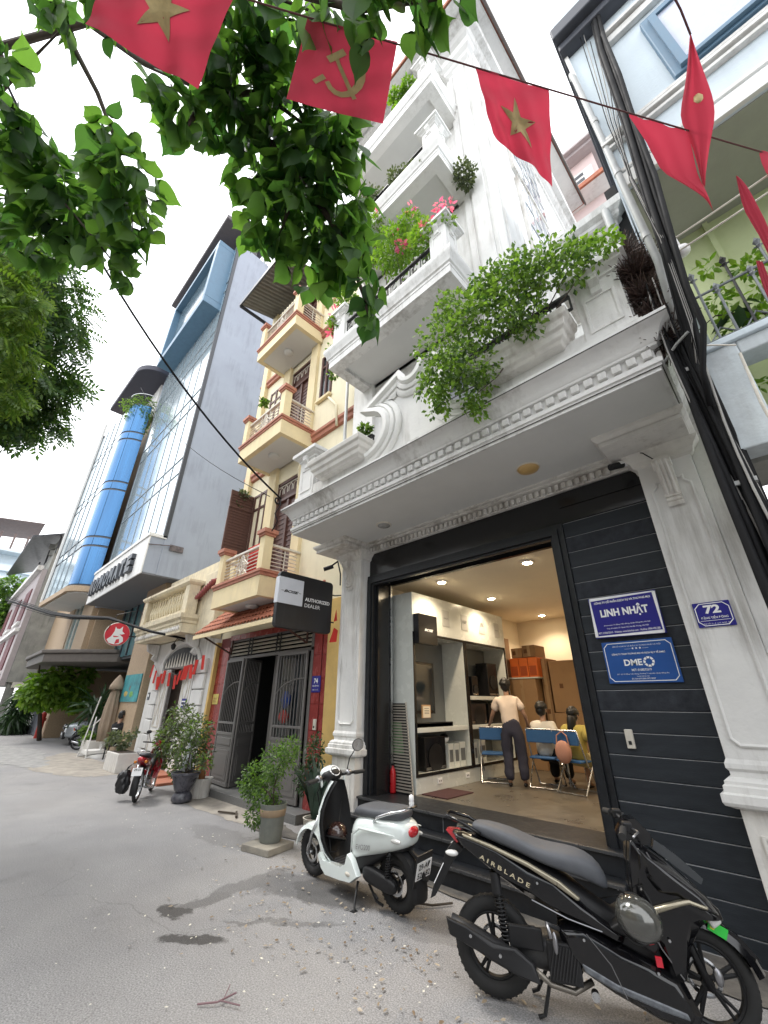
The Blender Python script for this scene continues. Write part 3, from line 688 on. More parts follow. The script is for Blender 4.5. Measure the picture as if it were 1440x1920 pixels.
def pedestal(x0,x1,y0,y1,z0,z1,m=WHITE,par=H,br=True):
    b = MB(); b.box(x0,x1,y0,y1,z0,z1); b.obj('pedestal', m, par, bevel=.004)
    b = MB(); b.ring(x0,x1,y0,y1,[(.05,z0),(.055,z0+.05),(.03,z0+.07),(.03,z0+.11),(0,z0+.12),(-.005,z0+.121)],back=True); b.obj('pedestal_base', m, par)
    b = MB(); b.ring(x0,x1,y0,y1,[(-.002,z1-.1),(.02,z1-.09),(.02,z1-.06),(.07,z1-.03),(.075,z1-.01),(.11,z1+.0),(.11,z1+.06),(.08,z1+.075),(-.05,z1+.08)],back=True); b.obj('pedestal_cap', m, par)
    p=.07; b = MB(); zz0,zz1=z0+.2,z1-.28
    b.sweep([(-.012,-.001),(-.012,.012),(.012,.012),(.012,-.001)],[(x0+p,y0,zz0),(x0+p,y0,zz1),(x1-p,y0,zz1),(x1-p,y0,zz0),(x0+p,y0,zz0),(x0+p,y0,zz1)],capends=False)
    b.sweep([(-.012,-.001),(-.012,.012),(.012,.012),(.012,-.001)],[(x1,y0+p,zz0),(x1,y0+p,zz1),(x1,y1-p,zz1),(x1,y1-p,zz0),(x1,y0+p,zz0),(x1,y0+p,zz1)],side=(1,0,0),capends=False)
    b.obj('pedestal_moulding', m, par)
    if br:
        xc=(x0+x1)/2; yc=(y0+y1)/2
        b = MB(); b.pyz([(y0,z1-.26),(y0-.03,z1-.25),(y0-.03,z1-.18),(y0-.075,z1-.12),(y0-.075,z1-.035),(y0,z1-.035)],xc-.045,xc+.045)
        b.tube([(xc-.05,y0-.045,z1-.07),(xc+.05,y0-.045,z1-.07)],.035,10)
        b.prism([(x1,z1-.26),(x1+.03,z1-.25),(x1+.03,z1-.18),(x1+.075,z1-.12),(x1+.075,z1-.035),(x1,z1-.035)], lambda p_,k: (p_[0], yc-.045+.09*k, p_[1]))
        b.obj('bracket', m, par, bevel=.003)
pedestal(-5.07,-4.68,3.21,3.58,4.47,5.34); pedestal(-.53,-.14,3.21,3.58,4.47,5.34)
# upper walls
b = MB(); b.box(-5.2,-3.9,4.5,4.7,4.47,7.95); b.box(-1.35,-.02,4.5,4.7,4.47,7.75); b.box(-3.9,-1.35,4.5,4.7,6.75,7.95); b.obj('first_floor_wall', WHITE, H)
b = MB(); b.box(-3.9,-1.35,4.6,4.66,4.47,6.75); b.obj('first_floor_door', GLASS_D, H)
for x in (-3.9,-3.05,-2.2,-1.41):
    b = MB(); b.box(x,x+.06,4.53,4.6,4.47,6.75); b.obj('door_post', WHITE_C, H)
b = MB(); b.box(-.25,-.02,4.7,12,4.47,7.75); b.box(-5.2,-5.0,4.7,12,4.0,8); b.box(-1.6,-.25,4.7,12,7.6,7.74); b.obj('side_wall', WHITE, H)
b = MB(); b.ring(-1.42,-.02,4.5,6,[(0,7.40),(.02,7.42),(.02,7.5),(.06,7.53),(.08,7.56),(.08,7.62),(.14,7.68),(.15,7.80),(.12,7.82)]); b.obj('first_floor_cornice', WHITE, H)
b = MB()
for ins in (0,.05):
    x0,x1,z0,z1=-1.25+ins,-.2-ins,6.15+ins,7.2-ins; c=.18
    b.sweep([(-.012,-.001),(-.012,.014),(.012,.014),(.012,-.001)],[(x0,4.5,z0),(x0,4.5,z1-c),(x0+c,4.5,z1),(x1-c,4.5,z1),(x1,4.5,z1-c),(x1,4.5,z0),(x0,4.5,z0),(x0,4.5,z1-c)],capends=False)
b.obj('wall_moulding', WHITE, H)
b = MB(); b.box(-5.2,-1.44,4.5,12.4,8.0,17.1); b.obj('tower_wall', WHITE_C, H)
# tower corner pilasters
for (x0,x1) in ((-5.2,-4.62),(-2.1,-1.42)):
    b = MB(); b.box(x0,x1,4.42,4.5,4.47 if x0<-3 else 8.0,16.5); b.obj('tower_pilaster', WHITE_C, H, bevel=.01)
    b = MB(); b.box(x0+.2,x1-.2,4.36,4.42,8.1,16.2); b.box(x0+.12,x0+.15,4.40,4.43,8.1,16.2); b.box(x1-.15,x1-.12,4.40,4.43,8.1,16.2); b.obj('tower_pilaster_rib', WHITE_C, H, bevel=.01)
    b = MB(); b.ring(x0+.1,x1-.1,4.42,4.5,[(0,15.85),(.03,15.9),(.03,16.0),(.1,16.1),(.12,16.2),(.2,16.3),(.22,16.5)]); b.obj('tower_capital', WHITE, H)
b = MB(); b.box(-1.44,-1.38,4.5,5.2,8.0,16.5); b.box(-1.44,-1.40,5.3,5.36,8.0,16.9); b.obj('side_pilaster', WHITE, H, bevel=.008)
# side windows of the tower
for (y0,y1,z0,z1) in ((5.9,7.6,9.3,12.6),(8.4,10.2,10.0,13.6),(5.9,7.6,13.2,15.6)):
    b = MB(); b.box(-1.44,-1.36,y0-.12,y1+.12,z0-.12,z1+.12); f=b.obj('window', WHITE_S, H, bevel=.01)
    b = MB(); b.box(-1.36,-1.352,y0,y1,z0,z1); b.obj('pane', GLASS_W, f)
    b = MB()
    for k in range(1,4): b.box(-1.352,-1.335,y0+(y1-y0)*k/4-.02,y0+(y1-y0)*k/4+.02,z0,z1)
    for k in range(1,4): b.box(-1.352,-1.339,y0,y1,z0+(z1-z0)*k/4-.02,z0+(z1-z0)*k/4+.02)
    b.obj('glazing_bar', WHITE_S, f)
# eaves of the tower, a pitched roof rising to the back
b = MB(); b.ring(-5.2,-1.44,4.35,12.4,[(0,16.5),(.05,16.55),(.05,16.75),(.15,16.85),(.2,17.0),(.35,17.05),(.38,17.2)]); b.obj('eaves_moulding', WHITE, H)
b = MB()
b.loft([[(-.78,3.6,17.15),(-.78,3.6,17.3),(-6,3.6,17.3),(-6,3.6,17.15)],[(-.78,13.2,21.2),(-.78,13.2,21.35),(-6,13.2,21.35),(-6,13.2,21.2)]]); b.obj('roof', ROOFTILE, H)
b = MB(); b.add([(-1.44,4.4,17.1),(-1.44,12.4,17.1),(-1.44,12.4,20.7)],[(0,1,2)]); b.add([(-.84,3.65,17.13),(-.84,13.1,21.1),(-5.9,13.1,21.1),(-5.9,3.65,17.13)],[(0,1,2,3)]); b.obj('gable', WHITE_C, H)
b = MB(); b.loft([[(-.80,3.6,17.0),(-.74,3.6,17.0),(-.74,3.6,17.4),(-.80,3.6,17.4)],[(-.80,13.2,21.05),(-.74,13.2,21.05),(-.74,13.2,21.45),(-.80,13.2,21.45)]]); b.obj('bargeboard', mat('weathered_board',(.12,.10,.09),.85,var=.3), H)
# balconies of the tower
BX0,BX1=-4.92,-2.03
for i,zb in enumerate((7.5,10.85,13.96)):
    b = MB(); b.ring(BX0,BX1,3.5,4.49,[(-.22,zb+.08),(-.22,zb),(0,zb),(0,zb+.14),(.01,zb+.15),(.01,zb+.2),(.035,zb+.22),(.05,zb+.3),(.085,zb+.36),(.095,zb+.40),(.095,zb+.46),(.06,zb+.48)]); b.obj('balcony_slab', WHITE if i==0 else WHITE_C, H, smooth='auto')
    b = MB(); b.box(BX0+.21,BX1-.21,3.71,4.48,zb+.079,zb+.081); b.obj('balcony_soffit', CEIL, H)
    zt=zb+.48
    pedestal(BX1-.36,BX1-.03,3.53,3.86,zt,zt+.92,WHITE if i==0 else WHITE_C); pedestal(BX0+.03,BX0+.36,3.53,3.86,zt,zt+.92,WHITE_C)
    railing('balcony_railing',BX0+.38,BX1-.38,3.6,zt+.03,zt+.62,9,parent=H)
    b = MB(); b.box(BX0+.4,BX1-.4,3.68,3.95,zt,zt+.28); b.obj('planter_box', CONC, H, bevel=.01)
# underside edge stain strips and pipe beside the tower
b = MB(); b.tube([(-5.28,4.3,4.5),(-5.28,4.3,6.3),(-5.42,4.4,6.75),(-5.42,4.4,8.2)],.035,10); b.obj('drainpipe', PVC, H, smooth=True)
# soffit lamps
t = thing('ceiling_lamp','yellowed round glass ceiling lamp under the white terrace','ceiling lamp',(-1.54,3.91,4.0))
b = MB(); b.lathe([(.0,3.945),(.06,3.95),(.105,3.965),(.118,3.985),(.12,3.998)],(-1.54,3.91,0),24); b.obj('lamp_shade', mat('yellowed_glass',(.55,.36,.14),.35,var=.2), t, smooth=True)
b = MB(); b.lathe([(.125,3.985),(.13,3.99),(.13,3.9985)],(-1.54,3.91,0),24); b.obj('lamp_base', PALEPAINT, t)
t = thing('ceiling_lamp','clear glass ceiling lamp under the left half of the white terrace','ceiling lamp',(-3.82,3.94,4.0))
b = MB(); b.lathe([(.0,3.95),(.05,3.955),(.09,3.97),(.095,3.998)],(-3.82,3.94,0),24); b.obj('lamp_shade', mat('grey_glass',(.35,.35,.33),.2,var=.3,vscale=20), t, smooth=True)
b = MB(); b.lathe([(.1,3.98),(.115,3.985),(.115,3.9985)],(-3.82,3.94,0),24); b.obj('lamp_base', PALEPAINT, t)
# security cameras
t = thing('security_camera','small white bullet camera under the soffit beside the right pillar','security camera',(-.72,4.28,3.9))
b = MB(); b.cyl((-.80,4.16,3.80),(-.70,4.26,3.84),.035,14); b.obj('camera_body', PLAST, t, smooth='auto')
b = MB(); b.cyl((-.73,4.23,3.835),(-.66,4.30,3.865),.036,14); b.tube([(-.70,4.26,3.86),(-.70,4.3,3.93),(-.70,4.3,3.97)],.013,6); b.obj('camera_bracket', WHITEP, t, smooth='auto')
b = MB(); b.tube([(-.66,4.3,3.87),(-.6,4.25,3.93),(-.5,4.2,3.86),(-.42,4.2,3.74),(-.44,4.28,3.5)],.006,5); b.obj('camera_cable', WIRE, t)
t = thing('security_camera','small black camera fixed beside the left pillar above the hanging shop sign','security camera',(-5.28,4.2,3.72))
b = MB(); b.cyl((-5.36,4.06,3.66),(-5.26,4.18,3.72),.035,12); b.tube([(-5.27,4.17,3.74),(-5.22,4.25,3.82)],.015,6); b.tube([(-5.22,4.25,3.8),(-5.2,4.3,3.6),(-5.19,4.3,3.4)],.012,6); b.obj('camera_body', PLAST, t, smooth='auto')

# ---- signs on the siding
FX,FU=(1,0,0),(0,0,1)
def plate(name,label,cat,x0,x1,z0,z1,y,m,border=.018,thick=.02,tilt=0,inner=WHITEP,bw=.006,notch=True):
    t = thing(name,label,cat,((x0+x1)/2,y,z0))
    b = MB(); b.box(x0,x1,y,y+thick,z0,z1); b.obj('plate', m, t, bevel=.004)
    c=.035 if notch else 0; a0,a1,c0,c1=x0+border,x1-border,z0+border,z1-border
    pts=[(a0,c0+c),(a0,c1-c),(a0+c,c1),(a1-c,c1),(a1,c1-c),(a1,c0+c),(a1-c,c0),(a0+c,c0),(a0,c0+c)]
    b = MB(); b.sweep([(-bw/2,0),(-bw/2,.003),(bw/2,.003),(bw/2,0)],[(p[0],y,p[1]) for p in pts],capends=False); b.obj('border', inner, t)
    return t
t = plate('company_sign','deep blue white-lettered company plate on the dark siding, the upper of the two','sign',-1.365,-.765,2.185,2.575,4.43,BLUE1,.014,.035,notch=False,bw=.01)
Y=4.43
text('CÔNG TY CỔ PHẦN DỊCH VỤ VÀ THƯƠNG MẠI','lettering',WHITEP,t,(-1.065,Y,2.505),FX,FU,w=.50,h=.036,align='C',bold=.03)
text('LINH NHẬT','lettering',WHITEP,t,(-1.065,Y,2.36),FX,FU,w=.42,h=.115,align='C',bold=.04)
text('Showroom: 72 Đặng Tiến Đông, Quận Đống Đa, Hà Nội','lettering',WHITEP,t,(-1.065,Y,2.29),FX,FU,w=.40,h=.016,align='C',bold=.01)
text('Trụ sở chính: 57 Quán Sứ, Hai Bà Trưng, Hà Nội','lettering',WHITEP,t,(-1.065,Y,2.258),FX,FU,w=.36,h=.016,align='C',bold=.01)
text('MST: 0102672019 - Website: www.linhnhat.com - Hotline: 0904 490 280','lettering',WHITEP,t,(-1.065,Y,2.222),FX,FU,w=.53,h=.018,align='C',bold=.01)
t = plate('company_sign','lighter blue company plate with round cross logo, below the deep blue one','sign',-1.335,-.745,1.775,2.145,4.45,BLUE2,.018,.015)
Y=4.45
text('SỞ KẾ HOẠCH VÀ ĐẦU TƯ THÀNH PHỐ HÀ NỘI','lettering',WHITEP,t,(-1.04,Y,2.09),FX,FU,w=.4,h=.018,align='C')
text('—— ★ ★ ★ ——','lettering',WHITEP,t,(-1.04,Y,2.065),FX,FU,w=.2,align='C')
text('CÔNG TY TNHH THƯƠNG MẠI VÀ DỊCH VỤ Y TẾ DMEC','lettering',WHITEP,t,(-1.04,Y,2.018),FX,FU,w=.44,h=.026,align='C',bold=.02)
text('DME','logo',WHITEP,t,(-1.17,Y,1.925),FX,FU,w=.15,h=.055,bold=.03)
b = MB(); c0=(-.965,1.953)
for k in range(8):
    a=k*PI/4; q=[]
    for da,rr in ((-.3,.028),(-.3,.046),(.3,.046),(.3,.028)): q.append((c0[0]+rr*math.cos(a+da),c0[1]+rr*math.sin(a+da)*1.0))
    b.pxz(q,Y-.004,Y-.0005)
b.obj('logo', WHITEP, t)
text('MST: 0108573319','lettering',WHITEP,t,(-1.04,Y,1.877),FX,FU,w=.16,h=.02,align='C',bold=.01)
text('ĐC: Số 72 Đặng Tiến Đông, Phường Trung Liệt, Quận Đống Đa,','lettering',WHITEP,t,(-1.04,Y,1.847),FX,FU,w=.42,h=.014,align='C')
text('Thành Phố Hà Nội','lettering',WHITEP,t,(-1.04,Y,1.826),FX,FU,w=.1,h=.013,align='C')
text('ĐT: 024 6675 6969/ 0972 98087','lettering',WHITEP,t,(-1.04,Y,1.806),FX,FU,w=.19,h=.013,align='C')
t = plate('house_number_sign','small blue enamel plate reading 72 on the right white pillar','sign',-.505,-.255,2.175,2.375,4.285,BLUE1,.012,.012)
Y=4.285
text('72','lettering',WHITEP,t,(-.38,Y,2.28),FX,FU,w=.11,h=.07,align='C',bold=.04)
text('ĐẶNG TIẾN ĐÔNG','lettering',WHITEP,t,(-.38,Y,2.235),FX,FU,w=.18,h=.03,align='C',bold=.02)
b = MB(); b.box(-.48,-.28,Y-.003,Y-.001,2.224,2.227); b.obj('rule', WHITEP, t)
text('TDP SỐ 14 - P. Q.Đ. NGÕ 15','lettering',WHITEP,t,(-.38,Y,2.196),FX,FU,w=.17,h=.014,align='C')
t = thing('doorbell','cream plastic doorbell switch on the dark siding below the signs','doorbell',(-1.27,4.46,1.27))
b = MB(); b.box(-1.302,-1.238,4.445,4.475,1.25,1.40); b.obj('plate', PALEPAINT, t, bevel=.006)
b = MB(); b.box(-1.282,-1.258,4.437,4.447,1.28,1.31); b.obj('button', PLAST, t, bevel=.003)

# ---- hanging box sign on the left pillar
X=-5.3
t = thing('shop_sign','black double-sided box sign hanging out from the left white pillar with a pale square','sign',(X,3.75,2.6))
def yz(pts,x0,x1): return
def rrect(y0,y1,z0,z1,r,n=4):
    o=[]
    for cy,cz,a in ((y1-r,z0+r,-90),(y1-r,z1-r,0),(y0+r,z1-r,90),(y0+r,z0+r,180)):
        for k in range(n+1): o.append((cy+r*math.cos(R_(a+90*k/n)),cz+r*math.sin(R_(a+90*k/n))))
    return o
b = MB(); b.pyz(rrect(3.20,4.24,2.60,3.44,.06),X-.08,X); b.obj('sign_box', mat('sign_black',(.014,.014,.016),.45,var=.25,streak=.15,streakcol=(.08,.08,.08)), t, smooth='auto', bevel=.006)
b = MB(); b.pyz(rrect(3.19,3.64,2.95,3.35,.008),X-.088,X+.012); b.obj('sign_panel', mat('pale_sign_panel',(.56,.58,.62),.5,var=.05), t, bevel=.003)
NX,NU=(0,1,0),(0,0,1)
text('BOSE','lettering',BLACKP,t,(X+.012,3.42,3.12),NX,NU,w=.27,h=.042,align='C',bold=.04,shear=.35)
b = MB(); b.box(X+.012,X+.0135,3.24,3.285,3.138,3.144); b.box(X+.012,X+.0135,3.56,3.60,3.138,3.144); b.obj('lettering', BLACKP, t)
text('AUTHORIZED','lettering',WHITEP,t,(X,3.69,3.05),NX,NU,w=.49,h=.055,bold=.025)
text('DEALER','lettering',WHITEP,t,(X,3.69,2.955),NX,NU,w=.30,h=.055)
b = MB(); b.tube([(X-.04,4.18,3.25),(X-.04,4.32,3.25),(X+.16,4.42,3.25)],.012,8); b.tube([(X-.04,4.18,2.8),(X-.04,4.32,2.8)],.012,8); b.obj('sign_arm', IRON, t)
# ============================================================ INSIDE THE SHOP
def spot(x,y,z,p,size=R_(140)):
    ld = bpy.data.lights.new('downlight_lamp','SPOT'); ld.energy = p; ld.spot_size = size; ld.spot_blend = .7; ld.color = (1,.80,.57); ld.shadow_soft_size = .05
    return ld
DL = thing('ceiling_downlight','warm round downlight near the shop door, left of the front pair','downlight',(-3.79,5.27,3.4), group='warm ceiling downlights')
b = MB(); b.lathe([(.055,3.378),(.085,3.384),(.088,3.399)],(-3.79,5.27,0),20); b.obj('trim', WHITE_C, DL)
b = MB(); b.lathe([(0,3.372),(.06,3.375)],(-3.79,5.27,0),20); b.obj('lens', mat('lit_lens',(1,.9,.7),.5,var=0,emit=(1,.82,.55),estr=60), DL)
lo = bpy.data.objects.new('bulb', spot(0,0,0,58)); COL.objects.link(lo); lo.parent = DL; lo.location = (0,0,-.04)
for x,y,l in ((-2.31,5.27,'warm round downlight near the shop door, right of the front pair'),(-3.79,6.82,'warm round downlight above the middle of the white shelving'),(-3.8,9.0,'warm round downlight furthest back above the cartons'),(-1.1,6.8,None),(-1.1,9.0,None)):  # last two are unseen fill lamps added to brighten the shop
    copy_tree(DL, loc=(x,y,3.4), label=l or 'added unseen fill downlight behind the charcoal siding, %s'%('nearer the street' if y<8 else 'at the back of the shop'))
# shelving
S = thing('display_shelving','tall white built-in display shelving with black-edged niches along the left shop wall','shelving',(-4.4,6.3,.5))
b = MB(); b.box(-4.69,-4.64,4.93,7.8,.5,3.23); b.box(-4.64,-4.15,4.93,4.97,.5,3.23); b.box(-4.64,-4.15,7.72,7.8,.5,3.23); b.box(-4.64,-4.15,4.97,7.72,2.58,3.23); b.box(-4.64,-4.15,4.97,7.72,.5,.72); b.box(-4.64,-4.15,6.29,6.38,.72,2.58); b.obj('carcass', SHELF, S, bevel=.004)
b = MB()
for (y0,y1) in ((4.95,6.31),(6.36,7.74)):
    b.sweep([(-.02,-.001),(-.02,.012),(.02,.012),(.02,-.001)],[(-4.15,y0,.71),(-4.15,y0,2.59),(-4.15,y1,2.59),(-4.15,y1,.71),(-4.15,y0,.71),(-4.15,y0,2.59)],side=(1,0,0),capends=False)
b.obj('niche_edging', BLK, S)
b = MB(); b.box(-4.64,-4.16,4.97,6.29,1.22,1.28); b.obj('shelf', SHELF, S, bevel=.003)
for z in (1.66,1.22): b = MB(); b.box(-4.64,-4.16,6.38,7.72,z,z+.06); b.obj('shelf', SHELF, S, bevel=.003)
b = MB(); b.box(-4.635,-4.60,4.98,6.28,.73,2.57); b.box(-4.635,-4.60,6.39,7.71,.73,2.57); b.obj('back_panel', GREYF, S)
for y,s_ in ((5.82,'DENON'),(6.39,'KEF'),(6.97,'JBL'),(7.52,'MARANTZ')):
    b = MB(); b.box(-4.15,-4.143,y-.1,y+.1,2.79,3.06); p=b.obj('logo_plate', mat('silver_plate',(.42,.42,.40),.4,var=.05), S)
    text(s_,'lettering',BLACKP,p,(-4.143,y,2.91),NX,NU,w=.13,align='C',shear=.2)
b = MB(); b.box(-4.15,-4.04,4.95,5.42,2.43,2.88); p=b.obj('sign_panel', BLK, S, bevel=.004)
text('BOSE','lettering',WHITEP,p,(-4.04,5.2,2.62),NX,NU,w=.22,h=.04,align='C',bold=.04,shear=.35)
def goods(name,label,cat,x0,x1,y0,y1,z0,z1,m,extra=None,group=None,bev=.006):
    t = thing(name,label,cat,((x0+x1)/2,(y0+y1)/2,z0),group)
    b = MB(); b.box(x0,x1,y0,y1,z0,z1); b.obj('body', m, t, bevel=bev)
    if extra: extra(t)
    return t
def scr(t): b = MB(); b.box(-4.50,-4.497,5.06,5.84,1.5,2.18); b.obj('screen', GLASS_D, t)
goods('television','black flat television in the left upper niche','television',-4.54,-4.5,5.02,5.88,1.45,2.22,BLK,scr)
def cones(y0,y1,z0,z1,x):
    def f(t):
        b = MB(); b.lathe([(0,.0),((y1-y0)*.28,.004),((y1-y0)*.36,.012)],(x,(y0+y1)/2,(z0+z1)/2-.05),18,(1,0,0)); b.obj('woofer', PLAST, t)
        b = MB(); b.box(x,x+.006,y0+.02,y1-.02,z0+.02,z0+.05); b.obj('foot_trim', STEEL, t)
    return f
def sbar(t): b = MB(); b.box(-4.205,-4.2,5.05,5.9,1.29,1.33); b.obj('grille', PLAST, t)
goods('soundbar','long black soundbar on the middle shelf of the left niche','soundbar',-4.32,-4.2,5.02,5.93,1.281,1.345,BLK,sbar)
def cert(t):
    b = MB(); b.box(-4.22,-4.216,5.21,5.38,1.41,1.56); b.obj('paper', CREAMW, t); b = MB(); 
    for z in (1.53,1.5,1.48,1.46): b.box(-4.216,-4.2155,5.24,5.35,z,z+.006)
    b.obj('lettering', BLACKP, t)
goods('certificate_frame','gold-framed certificate standing in the left niche','frame',-4.24,-4.22,5.19,5.4,1.4,1.58,WOODF,cert)
goods('subwoofer','black cube subwoofer in the lower left niche','speaker',-4.6,-4.24,5.25,5.75,.722,1.15,BLK,cones(5.25,5.75,.722,1.15,-4.24))
goods('speaker','tall black tower speaker in the right upper niche','speaker',-4.5,-4.25,7.2,7.55,1.722,2.3,BLK,cones(7.2,7.55,1.722,2.3,-4.25))
goods('speaker','small black speaker left in the right upper niche','speaker',-4.5,-4.3,6.45,6.62,1.722,2.1,BLK,cones(6.45,6.62,1.722,2.1,-4.3))
goods('speaker','small black speaker second from left in the right upper niche','speaker',-4.5,-4.3,6.72,6.92,1.722,2.05,BLK,cones(6.72,6.92,1.722,2.05,-4.3))
goods('amplifier','brown fabric-fronted amplifier in the right middle niche','amplifier',-4.5,-4.22,6.5,6.98,1.282,1.6,mat('brown_fabric',(.05,.035,.03),.8,var=.2),cones(6.5,6.98,1.282,1.6,-4.22))
goods('amplifier','dark amplifier beside the brown one in the right middle niche','amplifier',-4.5,-4.25,7.12,7.6,1.282,1.6,PLAST,cones(7.12,7.6,1.282,1.6,-4.25))
for y0,y1,h,l in ((5.80,5.93,.32,'white printed carton left of a row in the lower left niche'),(5.95,6.08,.31,'white printed carton middle of a row in the lower left niche'),(6.10,6.26,.33,'white printed carton right of a row in the lower left niche'),(6.50,6.60,.3,'thin white carton in the lower right niche'),(6.66,6.86,.33,'white carton with grey picture in the lower right niche')):
    def pr(t,y0=y0,y1=y1,h=h): b = MB(); b.box(-4.22,-4.219,y0+.02,y1-.02,.8,.72+h*.75); b.obj('print', GREYF, t)
    goods('carton',l,'carton',-4.55,-4.22,y0,y1,.722,.722+h,SHELF,pr)
t = thing('bowl','small white bowl on the cartons in the lower left niche','bowl',(-4.35,5.87,1.043)); b = MB(); b.lathe([(.03,1.043),(.07,1.08),(.085,1.12),(.078,1.12),(.05,1.07)],(-4.35,5.87,0),18); b.obj('body', WHITEP, t, smooth=True)
b = MB(); b.sphere((-4.35,5.87,1.13),.07,12,(1,1,.6)); b.obj('contents', PLAST, t, smooth=True)
for y in (5.45,6.15): 
    t = thing('wall_socket','small white socket on the shelving base, '+('the left one' if y<6 else 'the right one'),'socket',(-4.15,y,.6)); b = MB(); b.box(-4.149,-4.138,y-.05,y+.05,.575,.645); b.obj('plate', WHITEP, t, bevel=.004); b = MB(); b.box(-4.138,-4.136,y-.025,y-.01,.6,.62); b.box(-4.138,-4.136,y+.01,y+.025,.6,.62); b.obj('slot', BLACKP, t)
# slatted screen with poster leaning beside the door
t = thing('slatted_screen','pale slatted screen with a green leafy poster leaning between door and shelving','screen',(-4.35,4.89,.5))
sm = boxmesh('slat',.36,.012,.017,mat('slat_grey',(.36,.33,.28),.6,var=.2))
b = MB(); b.add([(-4.53,4.885,.5),(-4.17,4.885,.5),(-4.31,4.915,1.6),(-4.67,4.915,1.6)],[(0,1,2,3)]); b.obj('backing', DARKIN, t)
for i in range(30):
    z=.53+i*.036; inst('slat', sm, t, (-4.40-.0045*i+.07, 4.86+.0012*i, z))
b = MB()
for s_ in (0,1): b.tube([(-4.52+.36*s_,4.875,.5),(-4.66+.36*s_,4.915,1.62)],.01,6)
b.obj('stile', PALEPAINT, t)
b = MB(); b.add([(-4.58,4.878,.95),(-4.31,4.878,.95),(-4.37,4.892,1.35),(-4.62,4.892,1.35)],[(0,1,2,3)]); b.obj('poster', mat('green_poster',(.10,.2,.08),.5,var=.6,vscale=14), t)
t = thing('fire_extinguisher','red fire extinguisher standing just inside the door','fire extinguisher',(-4.455,4.80,.502))
b = MB(); b.lathe([(.0,.502),(.036,.505),(.04,.52),(.04,.74),(.03,.78),(.015,.80),(.015,.82)],(-4.455,4.80,0),16); b.obj('cylinder', mat('extinguisher_red',(.4,.01,.015),.3,var=.1), t, smooth=True)
b = MB(); b.box(-4.48,-4.43,4.79,4.81,.82,.84); b.obj('valve', PLAST, t)
t = thing('doormat','dark red rectangular doormat on the shop floor by the shelving','doormat',(-3.92,5.3,.5)); b = MB(); b.box(-4.12,-3.7,5.0,5.6,.5,.512); b.obj('mat', mat('mat_red',(.07,.025,.025),.95,var=.4,vscale=40,bump=.5), t)
# cartons at the back
def carton(label,x0,x1,y0,y1,z0,z1,m=CARD,marks=False):
    def f(t):
        b = MB(); b.box((x0+x1)/2-.03,(x0+x1)/2+.03,y0-.002,y0,z0+.01,z1); b.obj('tape', mat('packing_tape',(.36,.24,.13),.3,var=.1), t)
        b = MB(); c=(z0+z1)/2; b.box(x0+.12*(x1-x0),x0+.12*(x1-x0)+.07,y0-.003,y0-.0005,c-.04,c+.04); b.obj('mark', mat('brown_print',(.12,.05,.02),.8,var=0), t)
    return goods('carton',label,'carton',x0,x1,y0,y1,z0,z1,m,f)
carton('tall brown carton under the orange crates, back of the shop',-4.45,-3.84,8.3,8.9,.5,2.06)
carton('upright brown carton against the shelving end, topmost left of the stack',-4.62,-4.47,8.1,8.6,.5,2.9,CARDD)
carton('brown carton on top of the orange crates, left of two',-4.32,-4.08,8.36,8.8,2.47,2.66)
carton('brown carton on top of the orange crates, right of two',-4.06,-3.78,8.34,8.8,2.47,2.7,CARDD)
carton('big flat brown carton nearest the right side of the back wall',-3.62,-2.3,8.5,8.9,1.46,2.38)
carton('big flat brown carton below another at the back of the shop',-3.64,-2.28,8.48,8.9,.5,1.45)
carton('narrow dark carton standing between the two carton stacks',-3.8,-3.65,8.5,9.0,.5,2.44,CARDD)
for k,l in enumerate(('left','middle','right')):
    goods('crate','orange plastic crate on the tall carton, %s of three'%l,'crate',-4.36+.2*k,-4.17+.2*k,8.32,8.7,2.09,2.46,ORANGE,lambda t,k=k:(MB().box(-4.34+.2*k,-4.2+.2*k,8.315,8.319,2.12,2.3).obj('label_panel',mat('dark_orange',(.35,.06,.01),.6,var=0),t)))
t = thing('tray','white shallow tray under the orange crates','tray',(-4.1,8.5,2.062)); b = MB(); b.box(-4.44,-3.76,8.28,8.8,2.062,2.088); b.obj('tray', SHELF, t)
# table
t = thing('table','small pale-topped table between the seated people','table',(-2.6,7.35,.5))
b = MB(); b.box(-3.0,-2.2,7.0,7.75,1.10,1.13); b.obj('tabletop', SHELF, t, bevel=.004)
for x in (-2.95,-2.25):
    for y in (7.05,7.7): b = MB(); b.cyl((x,y,.5),(x,y,1.10),.014,8); b.obj('leg', STEEL, t)
# folding chairs (local: faces +y, origin on the floor)
def chair(label):
    t = thing('folding_chair',label,'chair',group='blue steel folding chairs',local=True)
    w=.19
    b = MB(); r=.011
    for s_ in (-1,1): b.tube([(s_*w,-.16,.02),(s_*w,-.15,.03),(s_*w,.0,.36),(s_*w,-.05,.5),(s_*w,-.14,.74)] if False else [(s_*w,.2,.015),(s_*w,-.02,.37),(s_*w,-.16,.76)],r,6)
    b.obj('back_frame', STEEL, t, smooth=True)
    b = MB(); b.tube([(-w-.02,.12,.38),(-w-.02,-.2,.015),(w+.02,-.2,.015),(w+.02,.12,.38)],r,6); b.obj('leg', STEEL, t)
    b = MB(); b.tube([(-w,.2,.015),(w,.2,.015)],r,6); b.tube([(-w,-.16,.76),(w,-.16,.76)],r,6); b.obj('stretcher', STEEL, t)
    b = MB(); b.box(-w+.005,w-.005,-.16,.2,.37,.40); b.obj('seat', BLUESEAT, t, bevel=.012)
    b = MB(); b.box(-w-.005,w+.005,-.165,-.13,.58,.76); b.obj('backrest', BLUESEAT, t, bevel=.012)
    return t
ch = chair('blue folding chair tilted in front of the shelving, held by the standing person')
